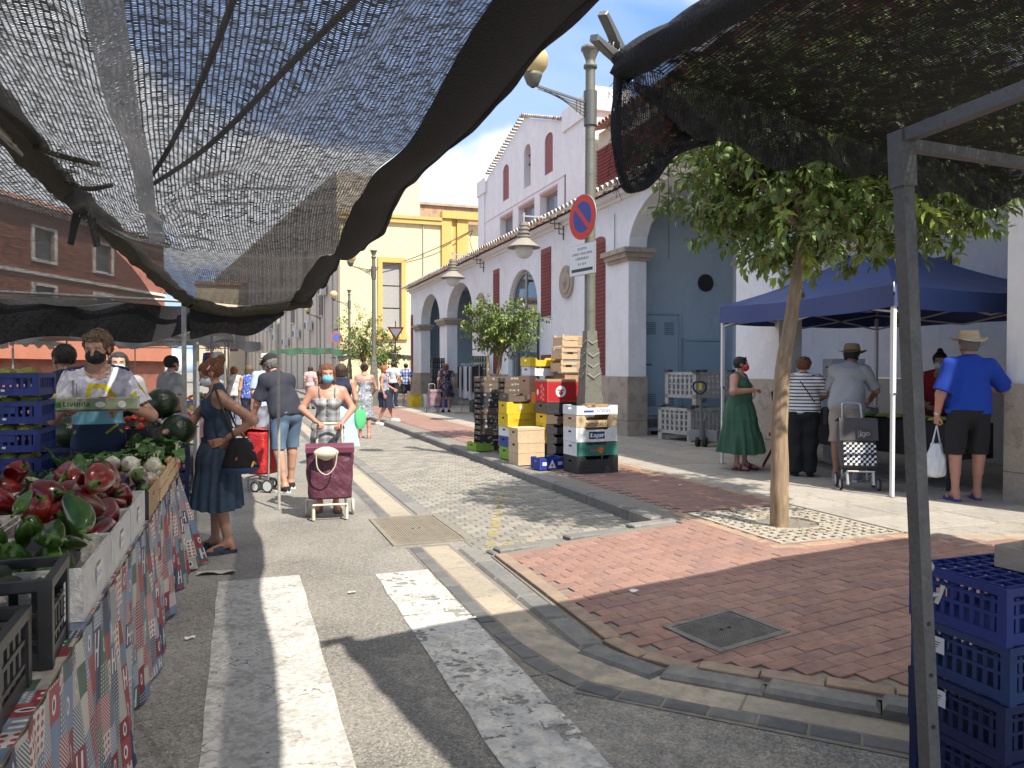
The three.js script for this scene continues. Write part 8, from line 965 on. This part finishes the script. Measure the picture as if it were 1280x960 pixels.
  // scales, boxes behind
  const s = thing('weighing_scale', 'grey shop scale with a steel pan on the counter', 'scale', [8.28, 0.917, -8.55], -1.2); obj('base', [rbox(0.32, 0.09, 0.28, 0.02, 0, 0.05, 0)], M([0.4, 0.4, 0.42]), s); obj('pan', [rbox(0.34, 0.012, 0.26, 0.004, 0, 0.115, 0)], M([0.6, 0.6, 0.6], { metalness: 0.9, roughness: 0.25 }), s);
  for (const [i, y] of [0, 1, 2, 3].entries()) cbox(`white carton with purple floral print, ${['lowest', 'second', 'third', 'topmost'][i]} of the column behind the striped tee woman`, [8.75, 0.12 + i * 0.4, -9.45], -0.5 + 0.03 * i, 0.5, 0.395, 0.38, cardW, { group: 'white cartons under the gazebo', print: [(g, w, h) => { g.fillStyle = '#d9dae2'; g.fillRect(0, 0, w, h); const R2 = rng(9 + i); for (let k = 0; k < 22; k++) { g.fillStyle = ['#3d46a8', '#6a5cb8', '#8a7cc8'][k % 3]; g.beginPath(); g.ellipse(w * (0.5 + 0.5 * R2()), h * R2(), 8 + 12 * R2(), 4 + 6 * R2(), R2() * 3, 0, 7); g.fill(); } g.fillStyle = '#2c3a9c'; g.fillRect(20, h * 0.3, 14, h * 0.35); }, 0.46, 0.34, 0.2] });
  const ch = thing('folding_chair', 'maroon folded chair leaning beside the green dress', 'chair', [7.45, 0.12, -9.35], 0.9); obj('backrest', [rbox(0.36, 0.34, 0.04, 0.03, 0, 0.95, -0.05, -0.1)], M([0.16, 0.02, 0.035]), ch); for (const q of [-1, 1]) { obj('leg', [sqbar(V(q * 0.18, 0, 0.1), V(q * 0.18, 1.1, -0.08), 0.025)], M([0.12, 0.02, 0.03]), ch); obj('leg', [sqbar(V(q * 0.15, 0, -0.2), V(q * 0.15, 0.6, 0.1), 0.025)], M([0.12, 0.02, 0.03]), ch); } obj('seat', [rbox(0.34, 0.03, 0.34, 0.01, 0, 0.48, 0.05)], M([0.16, 0.02, 0.035]), ch);
}
// plastic pallet bins and a pallet truck by the blue doors
{
  const pm = std([0.55, 0.54, 0.5], 'stain', 0.8, { roughness: 0.6 });
  const bin = (label, pos, turn) => { const t = thing('pallet_bin', label, 'bin', pos, turn, 'grey pallet bins'), w = 1.1, d = 0.9, h = 0.66, g = []; for (const s of [-1, 1]) { g.push(box(w, 0.06, 0.04, 0, h - 0.03, s * (d / 2 - 0.02)), box(0.04, 0.06, d, s * (w / 2 - 0.02), h - 0.03, 0), box(w, 0.07, 0.04, 0, 0.17, s * (d / 2 - 0.02)), box(0.04, 0.07, d, s * (w / 2 - 0.02), 0.17, 0)); for (let k = 0; k < 9; k++) { g.push(box(0.06, h - 0.16, 0.03, -w / 2 + (w * (k + 0.5)) / 9, h / 2 + 0.06, s * (d / 2 - 0.025))); if (k < 7) g.push(box(0.03, h - 0.16, 0.06, s * (w / 2 - 0.025), h / 2 + 0.06, -d / 2 + (d * (k + 0.5)) / 7)); } for (const y of [0.3, 0.42, 0.54]) g.push(box(w, 0.03, 0.025, 0, y, s * (d / 2 - 0.028)), box(0.025, 0.03, d, s * (w / 2 - 0.028), y, 0)); for (const q of [-1, 1]) g.push(box(0.1, h, 0.1, s * (w / 2 - 0.05), h / 2, q * (d / 2 - 0.05))); } g.push(box(w - 0.06, 0.03, d - 0.06, 0, 0.15, 0)); obj('body', g, pm, t); for (const s of [-1, 1]) for (const q of [-1, 1]) obj('corner_cap', [rbox(0.13, 0.05, 0.13, 0.01, s * (w / 2 - 0.05), h + 0.025, q * (d / 2 - 0.05))], M([0.08, 0.08, 0.08]), t); return t; };
  bin('grey slatted plastic pallet bin standing on the arcade floor', [8.75, 0.125, -13.6], 0.25); bin('grey slatted plastic pallet bin stacked on the other bin', [9.0, 0.84, -13.75], 0.2);
  const t = thing('pallet_truck', 'grey hand pallet truck with a looped black handle before the pallet bins', 'pallet truck', [8.25, 0.12, -12.4], -0.9); obj('forks', [box(0.16, 0.05, 1.0, -0.18, 0.1, -0.4), box(0.16, 0.05, 1.0, 0.18, 0.1, -0.4), box(0.54, 0.2, 0.1, 0, 0.2, 0.12)], M([0.28, 0.28, 0.27]), t); obj('pump', [cyl(0.06, 0.05, 0.35, 0, 0.3, 0.22, 14)], M([0.15, 0.15, 0.15]), t); for (const s of [-1, 1]) obj('wheel', [cyl(0.09, 0.09, 0.05, s * 0.07, 0.09, 0.24, 18, 0, 0, Math.PI / 2)], MT.rubber, t); obj('drawbar', [bar(V(0, 0.4, 0.24), V(0, 0.98, 0.34), 0.022)], M([0.2, 0.2, 0.2]), t); obj('handle', [tube([[0, 0.97, 0.34], [-0.1, 1.05, 0.35], [-0.11, 1.17, 0.37], [0, 1.21, 0.38], [0.11, 1.17, 0.37], [0.1, 1.05, 0.35], [0, 0.97, 0.34]], 0.018, 40, 8)], MT.black, t); obj('lever', [box(0.05, 0.12, 0.02, 0.02, 1.12, 0.37)], M([0.6, 0.45, 0.03]), t);
}
// shopping trolley with houndstooth pocket, carrier bag
{
  const { t, T } = trolley('shopping_trolley', 'grey shopping trolley with a checked pocket parked under the gazebo edge', [6.98, 0.12, -7.3], -0.55, { m: fab([0.095, 0.088, 0.09]), w: 0.4, hh: 1.0, top: 0.8, tilt: -0.22, frame: M([0.6, 0.6, 0.58], { metalness: 0.6, roughness: 0.35 }), wheels: [[-0.14, 0.09], [0.14, 0.075]], flap: 0.26 });
  const hound = pat(64, 0.06, (g) => { g.fillStyle = '#dcdcdc'; g.fillRect(0, 0, 64, 64); g.fillStyle = '#1c1c22'; g.fillRect(0, 0, 32, 32); g.fillRect(32, 32, 32, 32); g.beginPath(); g.moveTo(32, 0); g.lineTo(46, 0); g.lineTo(32, 14); g.fill(); g.beginPath(); g.moveTo(0, 32); g.lineTo(14, 32); g.lineTo(0, 46); g.fill(); });
  obj('pocket', [T(gridGeo(10, 10, (u, v) => [(u - 0.5) * 0.36, 0.24 + v * 0.27, 0.2 + 0.015 * Math.sin(u * 3.14), 0, 0], false))], hound, t); obj('pocket_band', [T(box(0.36, 0.018, 0.006, 0, 0.37, 0.222))], M([0.03, 0.03, 0.09]), t);
  obj('lettering', [T(planeGeo(0.16, 0.1, 0.06, 0.62, 0.203))], M([0.6, 0.6, 0.6], { map: canvasTex(256, 160, (g, w, h) => { g.fillStyle = '#595556'; g.fillRect(0, 0, w, h); g.strokeStyle = '#e8e8e8'; g.lineWidth = 9; g.beginPath(); g.moveTo(60, 24); g.lineTo(60, 84); g.stroke(); g.beginPath(); g.arc(62, 112, 10, 0, 7); g.moveTo(138, 84); g.arc(110, 84, 28, 0, 7); g.moveTo(138, 60); g.bezierCurveTo(140, 140, 130, 156, 84, 140); g.moveTo(214, 84); g.arc(186, 84, 28, 0, 7); g.stroke(); }) }), t);
  const b = thing('carrier_bag', 'full white plastic carrier bag held by the man in blue', 'bag', [bagHand.x, bagHand.y - 0.985, bagHand.z], 0.3), wb = P([0.8, 0.82, 0.82], { roughness: 0.35, transmission: 0.25, thickness: 0 });
  obj('bag', [gridGeo(40, 26, (u, v) => { const a = u * 6.283, w = 0.13 * lerp(0.55, 1, sm(0, 0.5, v)) * (v > 0.86 ? Math.sqrt(Math.max(0.002, 1 - Math.pow((v - 0.86) / 0.14, 2))) : 1), f = 1 + 0.07 * Math.sin(7 * a + v * 5) * (1 - 0.6 * v) + 0.05 * Math.sin(11 * a - v * 9); return [Math.cos(a) * w * f, lerp(0.8, 0.42, v), Math.sin(a) * w * 0.72 * f]; }, false)], wb, b); for (const s of [-1, 1]) obj('handle', [gridGeo(10, 4, (u, v) => [s * lerp(0.06, 0.004, u) + (v - 0.5) * 0.04 * (1 - 0.7 * u), lerp(0.77, 1.0, u), 0.02 * s * (1 - u) + 0.012 * Math.sin(v * 3)], false)], wb, b);
}
// ---------- further stalls ----------
const goodsM = [[0.5, 0.12, 0.03], [0.6, 0.4, 0.05], [0.2, 0.3, 0.05], [0.45, 0.04, 0.04], [0.55, 0.5, 0.3], [0.12, 0.2, 0.05]].map((c) => M(c, { roughness: 0.5 }));
function stall(label, netLabel, x0, x1, z0, z1, h, m, seed) {
  const R = rng(seed), t = thing('market_stall', label, 'stall'), cx = (x0 + x1) / 2; for (const x of [x0, x1]) for (const z of [z0, z1]) obj('pole', [bar(V(x, 0, z), V(x, h, z), 0.02)], MT.galv, t); for (const z of [z0, z1]) obj('crossbar', [bar(V(x0, h, z), V(x1, h, z), 0.016)], MT.galv, t);
  obj('table_top', [span(x1 - 0.9, x1 - 0.05, 0.72, 0.76, z0 + 0.2, z1 - 0.2)], MT.woodGrey, t); obj('skirt_cloth', [span(x1 - 0.06, x1 - 0.04, 0.05, 0.73, z0 + 0.2, z1 - 0.2)], M([[0.05, 0.1, 0.3], [0.25, 0.1, 0.1], [0.1, 0.2, 0.15]][seed % 3]), t);
  const n = thing('stall_canopy', netLabel, 'canopy'); obj('sheet', [gridGeo(24, 20, (u, v) => { const x = lerp(x0 - 0.3, x1 + 0.4, u), z = lerp(z1 + 0.3, z0 - 0.3, v); return [x, h + 0.03 + 0.15 * Math.sin(Math.PI * u) - 0.1 * Math.abs(Math.sin(v * 6.28)) + 0.02 * Math.sin(x * 8 + z * 5), z, x, z]; })], m, n); obj('hem', [gridGeo(40, 4, (u, v) => { const x = lerp(x0 - 0.3, x1 + 0.4, u); return [x, h + 0.03 + 0.15 * Math.sin(Math.PI * u) - v * (0.26 + 0.08 * Math.sin(x * 6)), z1 + 0.31 + 0.03 * Math.sin(x * 9) * v, x, v]; }), gridGeo(40, 4, (u, v) => { const z = lerp(z1 + 0.3, z0 - 0.3, u); return [x1 + 0.41, h + 0.02 - v * (0.18 + 0.06 * Math.sin(z * 5)), z, z, v]; })], m.userData.hem || m, n);
  const nz = Math.floor((z1 - z0 - 0.5) / 0.55); for (let i = 0; i < nz; i++) for (let j = 0; j < 2; j++) { const c = thing('produce_crate', `small crate of mixed goods on the ${label.split(' ').slice(0, 4).join(' ')}`, 'crate', [x1 - 0.28 - j * 0.4, 0.765, z0 + 0.5 + i * 0.55], 0, `crates on the ${label.split(' ').slice(0, 4).join(' ')}`); obj('walls', [span(-0.18, 0.18, 0, 0.12, -0.24, -0.23), span(-0.18, 0.18, 0, 0.12, 0.23, 0.24), span(-0.18, -0.17, 0, 0.12, -0.23, 0.23), span(0.17, 0.18, 0, 0.12, -0.23, 0.23), span(-0.17, 0.17, 0.002, 0.01, -0.23, 0.23)], pick([kraftL, blueP, cardBk, cardW], R), c); const f = []; for (let k = 0; k < 14; k++) f.push(ball(rr(0.035, 0.05, R), rr(-0.13, 0.13, R), 0.1 + rr(0, 0.05, R), rr(-0.19, 0.19, R), 1, 0.9, 1, 8, 6)); obj('goods', f, pick(goodsM, R), c).userData.kind = 'stuff'; }
}
const greyNet = clothM(netC, 0.4, 0.4, [0.1, 0.1, 0.1]); greyNet.userData = {}; const greenSheet = P([0.05, 0.13, 0.07], { roughness: 0.7, side: THREE.DoubleSide, transmission: 0.2, thickness: 0 }), darkNet = clothM(netC, 0.3, 0.3, [0.03, 0.03, 0.032]);
stall('second vegetable stall beyond the watermelons', 'grey shade net over the stall beyond the watermelons', -4.2, -0.5, -15.5, -10.4, 2.2, greyNet, 1);
stall('third clothes stall farther down the left', 'dark shade net over the third stall on the left', -4.2, -0.3, -22.5, -17.5, 2.3, darkNet, 2);
stall('fourth fruit stall down the left side', 'black shade net over the fourth stall on the left', -3.6, 0.2, -31, -25, 2.35, darkNet, 4);
stall('green canopy fruit stall at the street end', 'green tarpaulin canopy over the stall at the street end', 1.6, 5.0, -41.5, -38, 2.4, greenSheet, 3);
stall('far stall before the yellow building', 'black net over the far stall before the yellow building', 5.6, 9.5, -49, -45, 2.3, darkNet, 5);
stall('rear linen stall before the red house', 'grey shade net of the rear stall before the red house', -9.6, -5.4, -17.5, -12.5, 2.25, greyNet, 7);
stall('rear fruit stall beyond the linen stall', 'dark shade net of the rear fruit stall beyond the linen stall', -9.4, -5.2, -26, -20, 2.3, darkNet, 8);
// hanging clothes and banner shapes in the third stall
{ const R = rng(66); for (let i = 0; i < 9; i++) { const g = thing('hanging_garment', 'garment on a hanger along the rail of the third stall', 'clothing', [-0.45 - (i % 3) * 0.12, 1.2, -18 - i * 0.45], rr(-0.3, 0.3, R), 'garments in the third stall'); obj('cloth', [gridGeo(10, 8, (u, v) => [(u - 0.5) * lerp(0.2, 0.36, v) , 0.75 - v * 0.75 - 0.05 * Math.abs(u - 0.5), 0.03 * Math.sin(u * 14 + i) * v], false)], fab([[0.6, 0.6, 0.6], [0.4, 0.05, 0.05], [0.05, 0.1, 0.3], [0.5, 0.4, 0.1], [0.08, 0.08, 0.09]][i % 5]), g); obj('hanger', [tube([[0, 0.76, 0], [0.02, 0.84, 0], [-0.01, 0.88, 0]], 0.006, 10, 5)], MT.black, g); } }
// crates, boxes and a clothes rack by the far arches
{
  const far = [[6.9, -28.7, 0.6, 0.5, cardW, 'white and blue fruit box at the foot of the far pier'], [6.3, -28.9, 0.4, 0.45, cardY, 'yellow crate beside the white box at the far pier'], [6.35, -29.3, 0.45, 0.6, kraftL, 'open kraft carton behind the yellow crate'], [7.2, -28.2, 0.5, 0.3, cardBl, 'low blue box by the far pier']]; for (const [x, z, w, h, m, l] of far) cbox(l, [x, 0.124, z], 0.1, w, h, 0.4, m, { group: 'boxes by the far pier', dip: 0.05 });
  for (let k = 0; k < 9; k++) for (const [x, z, c] of [[7.35, -29.6, 0], [7.5, -24.6, 1]]) crate('plastic_crate', [`black crate ${k === 8 ? 'topmost' : ORD[k]} in the tall stack between the far arches`, `green-grey crate ${k === 8 ? 'topmost' : ORD[k]} in the stack beside the floral dress`][c], [x, 0.124 + k * 0.21, z], 0.05 * Math.sin(k), crateFar, [blackP, P([0.06, 0.1, 0.06])][c], ['crates stacked between the far arches', 'crates stacked beside the floral dress'][c]);
  const r = thing('clothes_rack', 'metal rack of black and white garments by the hall wall', 'clothes rack', [7.3, 0.12, -23.6], 0.2); obj('rail', [bar(V(-0.4, 1.6, -0.6), V(-0.4, 1.6, 0.6), 0.015), bar(V(-0.4, 0, -0.6), V(-0.4, 1.6, -0.6), 0.015), bar(V(-0.4, 0, 0.6), V(-0.4, 1.6, 0.6), 0.015), box(0.5, 0.02, 0.03, -0.4, 0.02, -0.6), box(0.5, 0.02, 0.03, -0.4, 0.02, 0.6)], MT.galv, r); for (let i = 0; i < 10; i++) obj('garment', [gridGeo(8, 8, (u, v) => [-0.4 + (u - 0.5) * 0.4, 1.56 - v * lerp(0.7, 1.1, (i * 37 % 10) / 10) - 0.08 * Math.abs(u - 0.5), -0.5 + i * 0.11 + 0.03 * Math.sin(u * 9 + i)], false)], fab(i % 3 ? [0.65, 0.65, 0.66] : [0.03, 0.03, 0.035]), r);
  const st = trolley('push_cart', 'small red and blue shopping cart beside the floral dress', [6.05, 0.12, -24.9], 0.2, { m: fab([0.3, 0.2, 0.22]), w: 0.4, hh: 0.9, top: 0.75, tyre: MT.rubber });
}
renderer.render(scene, camera);
